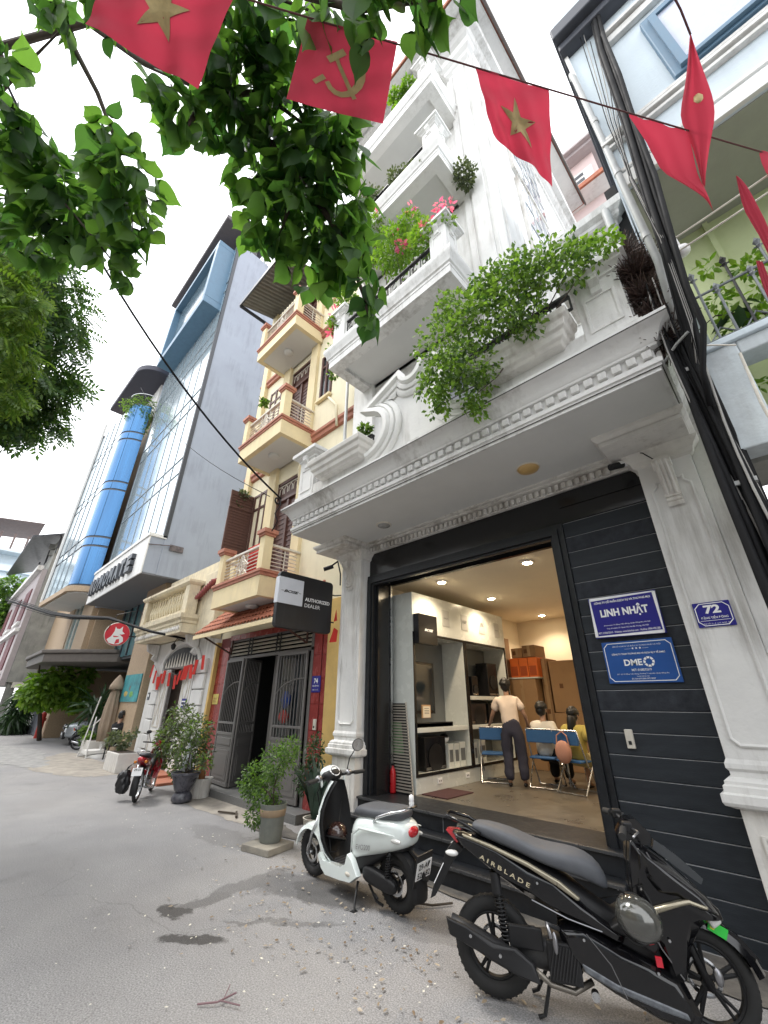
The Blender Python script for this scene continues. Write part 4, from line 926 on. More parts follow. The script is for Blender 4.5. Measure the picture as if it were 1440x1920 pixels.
ch.location=(-3.93,6.62,.5); ch.rotation_euler=(0,0,R_(28))
copy_tree(ch,loc=(-3.13,6.72,.5),rz=R_(8),label='blue folding chair under the seated man in white')
copy_tree(ch,loc=(-2.66,6.62,.5),rz=R_(-10),label='blue folding chair under the woman in mustard, with a pink bag')
# ---- people
def skinmesh(name, nodes, edges, m, parent, root=0, sub=1):
    """nodes: list of (x,y,z,r[,r2])"""
    me = bpy.data.meshes.new(name); me.from_pydata([n[:3] for n in nodes], edges, [])
    o = bpy.data.objects.new(name, me); COL.objects.link(o); o.parent = parent
    md = o.modifiers.new('skin','SKIN'); md.use_smooth_shade = True; md.branch_smoothing = .35
    sk = me.skin_vertices[0].data
    for i,n in enumerate(nodes):
        sk[i].radius = (n[3], n[4] if len(n)>4 else n[3]); sk[i].use_root = (i==root)
    s2 = o.modifiers.new('sub','SUBSURF'); s2.levels = sub; s2.render_levels = sub
    if name in ('shirt','trousers'):
        s2.levels = s2.render_levels = 2
        tx = bpy.data.textures.new('folds','CLOUDS'); tx.noise_scale = .11; dm_ = o.modifiers.new('folds','DISPLACE'); dm_.texture = tx; dm_.strength = .045; dm_.texture_coords = 'LOCAL'
    me.materials.append(m); return o
def person(label, loc, rz, J, shirt, trousers, hair='short', scale=.87, sleeve=.75, shoe=PLAST, bare_calf=False, logo=False, hips=.135):
    t = thing('person', label, 'person', local=True)
    P = {k:Vector(v) for k,v in J.items()}
    nodes=[];edges=[]
    def nd(v,r,r2=None): nodes.append((*v,r) if r2 is None else (*v,r,r2)); return len(nodes)-1
    ch=(P['neck']+P['pelvis'])/2
    pel=nd(P['pelvis'],hips-.045,.08); mid=nd(P['pelvis'].lerp(P['neck'],.35),.085,.07); che=nd(P['pelvis'].lerp(P['neck'],.72),.12,.075); nk=nd(P['neck'],.05); hb=nd(P['head']-Vector((0,0,.055)),.055)
    hd=nd(P['head'],.085,.1); ht=nd(P['head']+Vector((0,0,.08)),.066,.08)
    edges += [(pel,mid),(mid,che),(che,nk),(nk,hb),(hb,hd),(hd,ht)]
    for s_ in 'LR':
        a=nd(P['sh'+s_],.055); e=nd(P['el'+s_],.038); w_=nd(P['ha'+s_],.024); edges += [(che,a),(a,e),(e,w_)]
        d=(P['ha'+s_]-P['el'+s_]).normalized(); side=d.cross(Vector((0,0,1))); side = side.normalized() if side.length>.1 else Vector((1,0,0))
        palm=nd(P['ha'+s_]+d*.055,.028,.014); edges.append((w_,palm))
        for k,(o_,ln) in enumerate(((-.028,.055),(-.01,.07),(.01,.066),(.027,.05))):
            f1=nd(P['ha'+s_]+d*(.085)+side*o_,.009); f2=nd(P['ha'+s_]+d*(.085+ln*.6)+side*o_-Vector((0,0,.018)),.008); edges += [(palm,f1),(f1,f2)]
        th=nd(P['ha'+s_]+d*.05-side*.045-Vector((0,0,.01)),.010); edges.append((w_,th))
        h=nd(P['hip'+s_],.085); k_=nd(P['kn'+s_],.055); an=nd(P['an'+s_],.036); to=nd(P['to'+s_],.03); edges += [(pel,h),(h,k_),(k_,an),(an,to)]
    skinmesh('body',nodes,edges,SKIN,t)
    # face
    fdir = Vector((0,1,0))
    if 'face' in J: fdir = Vector(J['face']).normalized()
    sd_=fdir.cross(Vector((0,0,1))).normalized(); hc=P['head']
    b = MB(); b.tube([hc+fdir*.088+Vector((0,0,.015)),hc+fdir*.108-Vector((0,0,.018)),hc+fdir*.09-Vector((0,0,.025))],[.008,.013,.006],6); b.sphere(tuple(hc+sd_*.08-Vector((0,0,.005))),.022,8,(.5,1,1.2)); b.sphere(tuple(hc-sd_*.08-Vector((0,0,.005))),.022,8,(.5,1,1.2)); b.obj('nose_and_ears', SKIN, t, smooth=True)
    b = MB()
    for s_ in (-1,1): b.sphere(tuple(hc+fdir*.083+sd_*.032*s_+Vector((0,0,.012))),.012,8)
    b.tube([hc+fdir*.088+sd_*.025-Vector((0,0,.048)),hc+fdir*.094-Vector((0,0,.05)),hc+fdir*.088-sd_*.025-Vector((0,0,.048))],.006,5); b.obj('eyes_and_mouth', mat('eye_dark',(.03,.015,.012),.3,var=0), t)
    # shirt
    nodes=[];edges=[]
    pel=nd(P['pelvis']+Vector((0,0,-.10)),hips+.065,.16); mid=nd(P['pelvis'].lerp(P['neck'],.35),.175,.135); che=nd(P['pelvis'].lerp(P['neck'],.74),.195,.13); nk=nd(P['neck']-Vector((0,0,.005)),.068); edges += [(pel,mid),(mid,che),(che,nk)]
    for s_ in 'LR':
        a=nd(P['sh'+s_],.085); e=nd(P['sh'+s_].lerp(P['el'+s_],sleeve),.075); edges += [(che,a),(a,e)]
    skinmesh('shirt',nodes,edges,shirt,t)
    nodes=[];edges=[]
    wai=nd(P['pelvis']+Vector((0,0,.14)),hips,.11); pel=nd(P['pelvis']+Vector((0,0,.0)),hips+.035,.14); edges.append((wai,pel))
    for s_ in 'LR':
        h=nd(P['hip'+s_]-Vector((0,0,.03)),.125); k_=nd(P['kn'+s_],.1); edges += [(pel,h),(h,k_)]
        if not bare_calf: an=nd(P['an'+s_]+Vector((0,0,.01)),.082); edges.append((k_,an))
    skinmesh('trousers',nodes,edges,trousers,t)
    for s_ in 'LR':
        d=(P['to'+s_]-P['an'+s_]); d.z=0; d.normalize(); a=P['an'+s_]
        b = MB(); b.loft([[a+d*q+d.cross(Vector((0,0,1)))*wd*c_+Vector((0,0,zz)) for c_,zz in ((-1,-.0),(-.8,hh),(.8,hh),(1,0))] for q,wd,hh in ((-.055,.028,.05),(0,.036,.07),(.08,.042,.05),(.15,.03,.03))]); 
        o=b.obj('shoe', shoe, t, smooth=True, sub=1); o.location.z = -a.z+.005
    b = MB(); back=-fdir
    b.sphere(tuple(hc+Vector((0,0,.032))+back*.018),.118,16,(.92,.98,1.0),-.25,PI/2); b.sphere(tuple(hc+back*.04-Vector((0,0,.01))),.1,14,(.92,.85,1.0))
    if hair=='long':
        pts=[hc+back*.05+Vector((0,0,.02)),hc+back*.085-Vector((0,0,.1)),hc+back*.115-Vector((0,0,.25)),hc+back*.12-Vector((0,0,.36))]
        b.tube(pts,[.085,.082,.07,.03],12)
    if hair=='bun': b.sphere(tuple(hc+back*.11+Vector((0,0,.0))),.045,10)
    o_ = b.obj('hair', HAIR, t, smooth=True, sub=1, kind='one'); tx = bpy.data.textures.new('locks','CLOUDS'); tx.noise_scale = .035; dm_ = o_.modifiers.new('locks','DISPLACE'); dm_.texture = tx; dm_.strength = .03; dm_.texture_coords='LOCAL'
    if logo:
        c=P['pelvis'].lerp(P['neck'],.66); b=MB(); b.tube([c+Vector((-.09,-.128,0)),c+Vector((0,-.136,.0)),c+Vector((.09,-.128,0))],[.012,.024,.012],6); b.obj('shirt_print', WHITEP, t)
    t.location = loc; t.rotation_euler=(0,0,rz); t.scale=(scale,)*3
    return t
ST=dict(pelvis=(0,0,.93),neck=(-.04,.14,1.40),head=(-.05,.20,1.56),shL=(-.21,.10,1.33),shR=(.13,.12,1.34),elL=(-.33,.12,1.08),elR=(.25,.10,1.08),haL=(-.42,.26,.90),haR=(.27,.24,.92),
  hipL=(-.10,0,.86),hipR=(.10,0,.86),knL=(-.11,.03,.48),knR=(.13,.02,.48),anL=(-.11,-.06,.07),anR=(.13,-.02,.07),toL=(-.11,.08,.04),toR=(.14,.12,.04),face=(-.1,1,-.4))
person('standing person in beige shirt and navy trousers, back to the street, leaning on a chair',(-3.50,6.48,.5),R_(22),ST,BEIGECL,NAVYCL,hair='bun')
SI=dict(pelvis=(0,0,.50),neck=(0,.03,1.0),head=(0,.06,1.17),shL=(-.18,0,.94),shR=(.18,.0,.94),elL=(-.22,.12,.70),elR=(.25,.0,.68),haL=(-.12,.33,.78),haR=(.27,.16,.55),
  hipL=(-.09,.06,.48),hipR=(.09,.06,.48),knL=(-.13,.46,.48),knR=(.13,.46,.48),anL=(-.13,.44,.07),anR=(.13,.44,.07),toL=(-.14,.58,.04),toR=(.14,.58,.04),face=(.2,1,-.1))
person('seated man with short black hair in a cream polo shirt, back to the street',(-3.13,6.78,.5),R_(-4),SI,WHITECL,BLACKCL)
SI2=dict(SI); SI2.update(head=(0,.07,1.13),neck=(0,.04,.97))
person('seated woman with long black hair in a mustard top',(-2.62,6.68,.5),R_(-8),SI2,YELLOWCL,mat('khaki_cloth',(.36,.3,.14),.85,var=.1),hair='long',scale=.84,bare_calf=True)
SI3=dict(SI); SI3['face']=(-.3,1,-.2)
person('person facing the street from behind the woman in mustard, mostly hidden',(-2.42,8.1,.5),R_(180),SI3,WHITECL,NAVYCL,scale=.87)
t = thing('shoulder_bag','pink bag hanging on the back of the right folding chair','bag',(-2.71,6.42,1.0))
b = MB(); b.sphere((-2.71,6.41,1.0),.13,14,(.9,.45,1.1)); b.obj('bag_body', PINKB, t, smooth=True); b = MB(); b.tube([(-2.80,6.42,1.05),(-2.78,6.42,1.2),(-2.71,6.44,1.25),(-2.64,6.42,1.2),(-2.62,6.42,1.05)],.01,6); b.obj('strap', PINKB, t)
t = thing('wall_clock_panel','dark electricity box high on the yellow house wall','box',(-6.1,4.56,3.4)) if False else None
# ============================================================ YELLOW HOUSE 74
Y74 = thing('house','narrow yellow house with terracotta-trimmed balconies and red tiled ground floor, number 74','house',(-7.6,4.6,0))
b = MB(); b.box(-9.98,-9.45,4.62,12,0,14.6); b.box(-5.75,-5.3,4.62,12,0,13.6); b.box(-9.45,-5.75,4.62,4.8,2.98,3.9); b.box(-9.45,-8.27,4.62,4.8,3.9,14.3); b.box(-7.27,-6.8,4.62,4.8,3.9,14.3)
b.box(-8.27,-7.27,4.62,4.8,6.66,7.6); b.box(-8.27,-7.27,4.62,4.8,10.4,11.1); b.box(-6.8,-5.75,4.62,4.8,3.9,7.9); b.box(-6.8,-6.3,4.62,4.8,9.99,13.6); b.box(-6.3,-5.75,4.62,4.8,7.9,13.6)
b.box(-6.8,-6.3,4.62,4.8,7.9,8.45); b.box(-8.27,-7.27,4.62,4.8,13.7,14.3)
b.obj('wall', YELP, Y74)
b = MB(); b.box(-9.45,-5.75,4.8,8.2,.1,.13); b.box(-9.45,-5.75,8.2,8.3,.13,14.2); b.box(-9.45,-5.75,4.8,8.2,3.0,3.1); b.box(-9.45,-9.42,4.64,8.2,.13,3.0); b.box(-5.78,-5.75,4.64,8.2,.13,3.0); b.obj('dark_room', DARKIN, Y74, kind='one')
b = MB(); b.box(-5.77,-5.32,4.56,4.62,0,3.3); b.obj('ochre_pilaster', mat('ochre_paint',(.62,.42,.14),.7,var=.12,streak=.25), Y74, bevel=.004)
b = MB(); b.box(-10.0,-9.9,4.5,4.6,0,2.9); b.obj('ochre_pilaster', MATS['ochre_paint'], Y74, bevel=.004)
tm = boxmesh('tile',.243,.02,.388,REDTILE,.004); 
for (x0,n) in ((-9.89,2),(-6.17,2)):
    for i in range(n):
        for k in range(7): inst('tile',tm,Y74,(x0+.125+i*.247-(.0 if n==2 else 0),4.59+random.uniform(-.001,.001),.21+k*.392),None,(.9 if x0>-7 else 1,1,1))
tl = boxmesh('tile',.45,.02,.12,REDTILE,.004)
for i in range(7): inst('tile',tl,Y74,(-9.2+i*.455,4.59,2.95))
b = MB(); b.box(-9.9,-9.42,4.602,4.62,0,2.98); b.box(-6.2,-5.77,4.602,4.62,0,2.98); b.obj('tile_grout', mat('dark_red_grout',(.12,.02,.02),.8,var=.1), Y74)
b = MB(); b.box(-9.95,-5.9,4.28,4.8,0,.12); b.obj('doorstep', mat('grey_granite',(.16,.16,.155),.5,var=.3,vscale=40), Y74, bevel=.006)
# transom
b = MB(); b.box(-9.42,-6.2,4.63,4.66,2.86,2.92); b.box(-9.42,-6.2,4.60,4.66,2.46,2.52); b.box(-9.42,-9.36,4.60,4.66,.12,2.9); b.box(-6.28,-6.2,4.60,4.66,.12,2.9); b.obj('gate_frame', GREYM, Y74, bevel=.004)
for i in range(4):
    lm = MB(); z=2.56+i*.075
    lm.add([(-9.36,4.61,z),(-6.28,4.61,z),(-6.28,4.65,z+.045),(-9.36,4.65,z+.045),(-9.36,4.615,z-.006),(-6.28,4.615,z-.006),(-6.28,4.655,z+.039),(-9.36,4.655,z+.039)],[(0,1,2,3),(7,6,5,4),(0,4,5,1),(1,5,6,2),(2,6,7,3),(3,7,4,0)]); lm.obj('louvre', PALEPAINT, Y74)
b = MB()
for x in (-8.55,-8.42,-7.45,-7.32):
    b.box(x-.012,x+.012,4.595,4.61,2.5,2.88)
    for k in range(4): b.obox((x,4.6,2.56+.08*k),(.09,.01,.02),Matrix.Rotation(.7*(1 if k%2 else -1),3,'Y'))
b.obj('transom_ornament', IRON, Y74)
def gate_leaf(x0,x1,y,ang,piv):
    lf = MB(); w=x1-x0; z0,z1=.14,2.46
    Mx = Matrix.Translation(Vector(piv)) @ Matrix.Rotation(ang,4,'Z') @ Matrix.Translation(-Vector(piv))
    def tr(bb): bb.v=[tuple(Mx@Vector(v)) for v in bb.v]; return bb
    f = MB(); f.box(x0,x0+.05,y-.03,y,z0,z1); f.box(x1-.05,x1,y-.03,y,z0,z1); f.box(x0+.05,x1-.05,y-.03,y,z1-.05,z1); f.box(x0+.05,x1-.05,y-.03,y,z0,z0+.06); f.box(x0+.05,x1-.05,y-.03,y,1.0,1.05); f.box(x0+.05,x1-.05,y-.03,y,1.2,1.24)
    leaf=tr(f).obj('gate_leaf', GREYM, Y74, bevel=.003)
    p = MB(); p.box(x0+.05,x1-.05,y-.018,y-.005,z0+.06,1.0); p.box(x0+.09,x1-.09,y-.03,y-.018,.82,.95); p.box(x0+.09,x1-.09,y-.028,y-.018,.24,.74); p.box(x0+.14,x1-.14,y-.034,y-.028,.31,.67); tr(p).obj('panel', GREYM, leaf, bevel=.004)
    n=9
    for i in range(n):
        q = MB(); xx=x0+.05+(w-.1)*(i+.5)/n; zb=1.24
        q.cyl((xx,y-.015,zb),(xx,y-.015,z1-.05),.008,6); q.cyl((xx,y-.015,1.05),(xx,y-.015,1.2),.009,6); tr(q).obj('bar', GREYM, leaf)
    q = MB(); q.tube([(x0+.05,y-.02,1.75),(x0+w*.3,y-.02,1.9),(x0+w*.6,y-.02,1.98),(x1-.05,y-.02,2.0)],.013,6); q.box(x0+.05,x1-.05,y-.028,y-.012,1.86,1.87) if False else None; tr(q).obj('arc_bar', GREYM, leaf)
    return leaf
gate_leaf(-9.36,-8.50,4.58,R_(-4),(-9.36,4.58,0)); gate_leaf(-8.48,-7.85,4.52,R_(118),(-8.48,4.52,0)); gate_leaf(-7.2,-6.3,4.58,R_(3),(-6.3,4.58,0)); gate_leaf(-7.75,-7.22,4.62,R_(-80),(-7.22,4.56,0))
# inner doors with glass
b = MB(); b.box(-8.0,-7.9,4.95,5.0,.13,2.5); b.box(-7.35,-7.27,4.95,5.0,.13,2.5); b.box(-7.05,-6.98,4.95,5.0,.13,2.5); b.obj('inner_door', GREYM, Y74)
b = MB(); b.box(-7.9,-7.35,4.96,4.98,.13,2.5); b.box(-7.27,-7.05,4.96,4.98,.13,2.5); b.obj('inner_glass', GLASS_D, Y74)
t = thing('reflection_blobs','blue and red blobs shaped as a reflection in the dark doorway of the yellow house','bag',(-7.3,4.85,1.2)); b = MB(); b.sphere((-7.32,4.86,1.65),.16,12,(.9,.4,1)); b.obj('blue_reflection', mat('blue_reflection',(.02,.06,.3),.7,var=.2), t, smooth=True); b = MB(); b.sphere((-7.34,4.86,1.36),.15,12,(1,.4,.8)); b.obj('red_reflection', REDCL, t, smooth=True)  # coloured blobs modelled in place of a reflection in the doorway
b = MB(); b.cyl((-7.34,4.86,.13),(-7.34,4.86,1.3),.012,6); b.obj('stand', STEEL, t)  # post under the reflection blobs
# tiled canopy
b = MB(); n=30; x0,x1=-9.75,-6.0
rows=5
for r in range(rows):
    y0=3.86+.148*r; z0=2.97+.14*r
    for i in range(n):
        xx=x0+(x1-x0)*i/n; w=(x1-x0)/n
        pts=[]
        for q in range(5):
            a=PI*q/4; pts.append((xx+w*.5-w*.46*math.cos(a), z0+.012+.045*math.sin(a)))
        A=[(p[0],y0-.02,p[1]) for p in pts]; B=[(p[0],y0+.17,p[1]+.15) for p in pts]
        b.loft([A,B],closed=False)
b.obj('canopy_tile', ROOFTILE, Y74, smooth=True, kind='stuff')
b = MB(); b.add([(x0,3.86,2.97),(x1,3.86,2.97),(x1,4.6,3.68),(x0,4.6,3.68),(x0,3.86,2.93),(x1,3.86,2.93),(x1,4.6,3.6),(x0,4.6,3.6)],[(0,1,2,3),(4,5,6,7),(0,1,5,4),(0,3,7,4),(1,2,6,5)]); b.obj('canopy_deck', CREAMST, Y74)
b = MB(); b.box(x0-.01,x1+.01,3.83,3.86,2.88,2.96); b.obj('canopy_fascia', YEL, Y74, bevel=.004)
for x in (-9.3,-6.4): b = MB(); b.tube([(x,3.9,2.9),(x,4.58,2.6)],.02,6); b.tube([(x,4.58,2.6),(x,4.58,2.9)],.02,6); b.obj('canopy_bracket', mat('rust_brown',(.09,.04,.03),.7,var=.3), Y74)
t = thing('house_number_sign','small blue enamel plate reading 74 on the red tiles','sign',(-6.02,4.57,1.76)); b = MB(); b.box(-6.14,-5.9,4.565,4.578,1.76,2.02); b.obj('plate', BLUE1, t, bevel=.005)
text('74','lettering',WHITEP,t,(-6.02,4.565,1.9),FX,FU,w=.11,h=.08,align='C',bold=.03); text('ĐẶNG TIẾN ĐÔNG','lettering',WHITEP,t,(-6.02,4.565,1.845),FX,FU,w=.18,h=.035,align='C',bold=.02); text('TDP 15 - P. TL','lettering',WHITEP,t,(-6.02,4.565,1.79),FX,FU,w=.16,h=.018,align='C')
t = thing('notice_plate','small yellow notice plate on the left red tiled pillar','sign',(-9.68,4.57,1.56)); b = MB(); b.box(-9.82,-9.56,4.57,4.578,1.56,1.77); b.obj('plate', mat('yellow_plate',(.55,.45,.12),.6,var=.1), t)
text('KHOAN CẮT\nBÊ TÔNG','lettering',REDTILE,t,(-9.69,4.57,1.60),FX,FU,w=.18,h=.12,align='C')
t = thing('doorbell','white doorbell on the red tiles under the blue 74 plate','doorbell',(-5.97,4.56,1.22)); b = MB(); b.box(-6.01,-5.94,4.55,4.578,1.2,1.36); b.obj('plate', PALEPAINT, t, bevel=.005); b = MB(); b.box(-5.99,-5.96,4.545,4.55,1.23,1.26); b.obj('button', PLAST, t)
# floor bands
b = MB()
for z in (7.35,10.85): b.ring(-9.98,-5.3,4.6,4.7,[(0,z-.1),(.05,z-.08),(.05,z+.02),(.09,z+.05),(.09,z+.12),(0,z+.14)])
b.obj('floor_band', TERRA, Y74)
b = MB()
for z0,z1 in ((3.3,14.3),):
    for x0_,x1_ in ((-8.62,-8.27),(-7.25,-6.95)): b.box(x0_,x1_,4.53,4.62,z0,z1)
    b.box(-9.98,-9.7,4.5,4.62,4.3,14.3)
b.obj('wall_pilaster', YEL, Y74, bevel=.006)
def wood_door(x0,x1,z0,z1,zt):
    b = MB(); b.box(x0,x1,4.70,4.74,z0,z1); d=b.obj('door', BROWNW, Y74)
    b = MB(); b.box(x0,x0+.07,4.64,4.70,z0,z1); b.box(x1-.07,x1,4.64,4.70,z0,z1); b.box(x0,x1,4.64,4.70,z1-.07,z1); b.box(x0,x1,4.63,4.70,zt-.05,zt+.02); b.box((x0+x1)/2-.04,(x0+x1)/2+.04,4.65,4.70,z0,zt); b.obj('door_frame', BROWNW, d)
    b = MB()
    for k in range(14): z=z0+.3+(zt-z0-.45)*k/14; b.box(x0+.1,(x0+x1)/2-.06,4.685,4.70,z,z+.05); b.box((x0+x1)/2+.06,x1-.1,4.685,4.70,z,z+.05)
    b.obj('slat_panel', BROWNW, d)
    b = MB(); zc=(zt+z1)/2
    for k in range(4):
        xc=x0+.14+(x1-x0-.2)*k/4+.06; b.tube([(xc-.07,4.63,zc-.12),(xc-.07,4.63,zc+.02),(xc,4.63,zc+.1),(xc+.07,4.63,zc+.02),(xc+.07,4.63,zc-.12)],.009,5)
    b.box(x0+.08,x1-.08,4.625,4.64,zc+.11,zc+.125); b.obj('transom_grille', PALEPAINT, d)
wood_door(-8.27,-7.27,3.9,6.66,6.15); wood_door(-8.27,-7.27,7.6,10.4,9.8); wood_door(-8.27,-7.27,11.1,13.7,13.1)
def wood_window(x0,x1,z0,z1):
    b = MB(); b.box(x0,x1,4.63,4.66,z0,z1); f=b.obj('window', GLASS_D, Y74)
    b = MB(); 
    for x in (x0,(x0+x1)/2-.03,x1-.06): b.box(x,x+.06,4.59,4.63,z0,z1)
    for z in (z0,z1-.06,z0+(z1-z0)*.72): b.box(x0+.06,x1-.06,4.595,4.63,z,z+.06)
    b.obj('window_frame', BROWNW, f)
    b = MB(); b.box(x0-.05,x1+.05,4.52,4.6,z0-.07,z0); b.obj('sill', YEL, f)
wood_window(-9.4,-8.75,5.0,6.7); wood_window(-6.78,-6.32,8.47,9.95); wood_window(-9.4,-8.75,8.8,10.3); wood_window(-6.78,-6.32,12.0,13.4)
# open shutter
sh_ = MB(); sh_.box(-9.46,-9.42,3.95,4.6,5.0,6.7); s1=sh_.obj('shutter', BROWNW, Y74, bevel=.004)
for k in range(20):
    q = MB(); z=5.08+k*.078; q.add([(-9.41,3.99,z),(-9.41,4.56,z),(-9.425,4.56,z+.05),(-9.425,3.99,z+.05)],[(0,1,2,3)]); q.box(-9.42,-9.405,3.99,4.56,z,z+.02); q.obj('slat', BROWNW, s1)
q = MB(); q.box(-9.42,-9.395,3.95,4.6,6.2,6.27); q.obj('rail', BROWNW, s1)
def y_balcony(zb, zr, zc):
    X0,X1=-8.80,-6.86
    b = MB(); b.ring(X0,X1,3.7,4.6,[(-.12,zb+.02),(-.12,zb),(0,zb),(0,zr-.12)]); b.obj('balcony_slab', YEL, Y74, bevel=.004)
    b = MB(); b.box(X0+.13,X1-.13,3.83,4.6,zb+.018,zb+.022); b.obj('balcony_soffit', CEIL, Y74)
    b = MB(); b.ring(X0,X1,3.7,4.6,[(.0,zr-.12),(.02,zr-.11),(.02,zr-.06),(.045,zr-.05),(.045,zr),(.0,zr+.01)]); b.obj('balcony_trim', TERRA, Y74)
    for x in (X0+.01,X1-.2):
        b = MB(); b.box(x,x+.19,3.71,3.9,zr+.01,zc-.12); b.obj('post', YEL, Y74, bevel=.004)
        b = MB(); b.ring(x,x+.19,3.71,3.9,[(0,zc-.14),(.03,zc-.13),(.03,zc-.09),(.06,zc-.08),(.06,zc),(.0,zc+.01)],back=True); b.obj('post_cap', TERRA, Y74)
    xm0,xm1=X0+.2,X1-.2; H_=zc-zr-.3
    b = MB(); b.box(xm0,xm1,3.76,3.84,zr+H_,zr+H_+.05); b.box(X1-.14,X1-.06,3.9,4.6,zr+H_,zr+H_+.05); b.box(X0+.06,X0+.14,3.9,4.6,zr+H_,zr+H_+.05); b.obj('handrail', PALEPAINT, Y74, bevel=.008)
    for k in range(6):
        z=zr+.06+(H_-.06)*k/6
        for nm,pp in (('rail_bar',((xm0,3.8,z),(xm1,3.8,z))),('rail_bar',((X1-.1,3.9,z),(X1-.1,4.6,z)))):
            b = MB(); b.cyl(*pp,.012,6); b.obj(nm, PALEPAINT, Y74)
    b = MB(); xc=(xm0+xm1)/2
    for s_ in (-1,1):
        b.tube([(xc+s_*.28,3.79,zr+.03),(xc+s_*.1,3.79,zr+.2),(xc+s_*.26,3.79,zr+H_*.5),(xc+s_*.08,3.79,zr+H_*.75),(xc+s_*.02,3.79,zr+H_)],.014,6)
        b.tube([(xc+s_*.2,3.79,zr+.03),(xc+s_*.2,3.79,zr+H_)],.01,6)
    b.tube([(xc,3.79,zr+.02),(xc,3.79,zr+H_)],.014,6); b.torus((xc,3.79,zr+H_*.5),.11,.012,n=16,m=6); b.obj('rail_ornament', PALEPAINT, Y74)
    xs=X1-.1; b = MB()
    b.tube([(xs,4.25,zr+.02),(xs,4.25,zr+H_)],.012,6); b.obj('rail_upright', PALEPAINT, Y74)
    t = thing('ceiling_lamp','round balcony ceiling lamp under the %s yellow balcony'%{3.41:'lowest',7.11:'middle',10.6:'top'}[zb],'ceiling lamp',((X0+X1)/2,4.15,zb))
    b = MB(); b.lathe([(0,zb-.05),(.09,zb-.045),(.13,zb-.02),(.135,zb+.017)],((X0+X1)/2,4.15,0),18); b.obj('lamp_shade', CEIL, t, smooth=True)
y_balcony(3.41,3.92,4.75); y_balcony(7.11,7.6,8.5); y_balcony(10.6,11.05,12.0)
b = MB(); b.tube([(-6.85,4.45,7.0),(-6.7,4.4,6.75),(-6.9,4.35,6.6),(-7.1,4.45,6.5),(-7.15,4.55,6.2)],.035,8); b.tube([(-6.3,4.55,8.3),(-5.9,4.5,7.8),(-5.85,4.5,7.2)],.03,8); b.obj('drainpipe', YELP, Y74, smooth=True)
# corrugated awning at the top
t = thing('corrugated_awning','grey corrugated metal awning jutting out above the top yellow balcony','awning',(-9.0,4.0,13.8))
b = MB(); n=18; top=[];bot=[]
for i in range(n*6+1):
    x=-10.0+2.6*i/(n*6); z=.045*math.sin(i*PI/3); top.append((x,3.3,13.75+z)); bot.append((x,4.6,14.15+z))
b.loft([top,bot],closed=False); o=b.obj('sheet', mat('galvanised_sheet',(.20,.20,.19),.55,metal=.5,var=.3,vscale=4,streak=.4), t, smooth=True)
b = MB(); b.box(-10.02,-7.38,3.27,3.31,13.68,13.82); b.box(-10.04,-9.99,3.3,4.6,13.66,13.78); b.obj('frame', FRAME_D, t)
# flag on first balcony
t = thing('flag','red flag draped inside the lowest yellow balcony railing','flag',(-7.6,3.9,4.2)); b = MB(); b.loft([[(-7.85+.12*i,3.88+.03*(i%2),z+.02*(i%2)) for i in range(5)] for z in (4.62,4.4,4.2,4.05)],closed=False); b.obj('cloth', REDCL, t, smooth=True)

# ============================================================ OLD CREAM HOUSE 76
H76 = thing('house','low old house with cream balustrade balcony and white arched doorway, left of the yellow one','house',(-12.2,4.6,0))
b = MB(); b.box(-14.35,-13.3,4.62,9,0,3.2); b.box(-11.1,-10.0,4.62,9,0,3.2); b.box(-13.3,-11.1,4.62,4.8,2.45,3.2); b.obj('wall', WHITE, H76)
b = MB(); b.box(-14.38,-10.0,4.6,9,3.2,5.2); b.obj('upper_wall', CREAMST, H76)
b = MB(); b.box(-13.3,-11.1,4.9,8.9,.1,3.1); b.obj('hall', mat('dim_brown_room',(.12,.09,.07),.9,var=.3,vscale=2), H76)
for k in range(7):
    b = MB(); z=.1+k*.36
    b.box(-13.85,-13.35,4.55,4.62,z,z+.33); b.box(-11.05,-10.45,4.55,4.62,z,z+.33); b.obj('stone_course', WHITE, H76, bevel=.015)
b = MB(); b.sweep([(-.02,0),(-.02,.05),(.05,.07),(.07,.0)],[(-12.2+1.25*math.cos(PI-PI*i/14),4.6,2.45+.62*math.sin(PI*i/14)) for i in range(15)]); b.obj('arch_moulding', WHITE, H76)
b = MB(); b.pxz([(-12.2+1.15*math.cos(PI-PI*i/12),2.47+.5*math.sin(PI*i/12)) for i in range(13)],4.585,4.6); b.obj('fanlight', PLAST, H76)
for i in range(11):
    b = MB(); x=-13.15+.19*i; h=.5*math.sin(math.acos(max(-1,min(1,(x+12.2)/1.15)))); b.add([(x-.08,4.57,2.47),(x+.08,4.57,2.47),(x,4.57,2.47+h*.75),(x,4.58,2.47+h*.3)],[(0,1,3),(1,2,3),(2,0,3)]); b.obj('fan_ornament', PALEPAINT, H76)
for x0,x1 in ((-13.28,-12.7),(-11.72,-11.12)):
    b = MB(); b.box(x0,x1,4.56,4.6,.1,2.42); d=b.obj('door_leaf', WHITE_C, H76, bevel=.004)
    b = MB()
    for z0,z1 in ((.2,.9),(1.0,2.3)): b.sweep([(-.012,0),(-.012,.014),(.012,.014),(.012,0)],[(x0+.08,4.56,z0),(x0+.08,4.56,z1),(x1-.08,4.56,z1),(x1-.08,4.56,z0),(x0+.08,4.56,z0),(x0+.08,4.56,z1)],capends=False)
    for s_ in (0,1): b.tube([(x0+.14+s_*.3,4.545,1.05),(x0+.3,4.545,1.5),(x0+.14+s_*.3,4.545,1.9),(x0+.3,4.545,2.2)],.01,5)
    b.obj('door_moulding', PALEPAINT, d)
b = MB(); b.box(-13.3,-11.1,4.2,4.6,0,.1); b.box(-11.6,-10.4,3.95,4.55,0,.05); b.obj('doorstep', mat('terracotta_step',(.38,.14,.08),.7,var=.25), H76, bevel=.006)
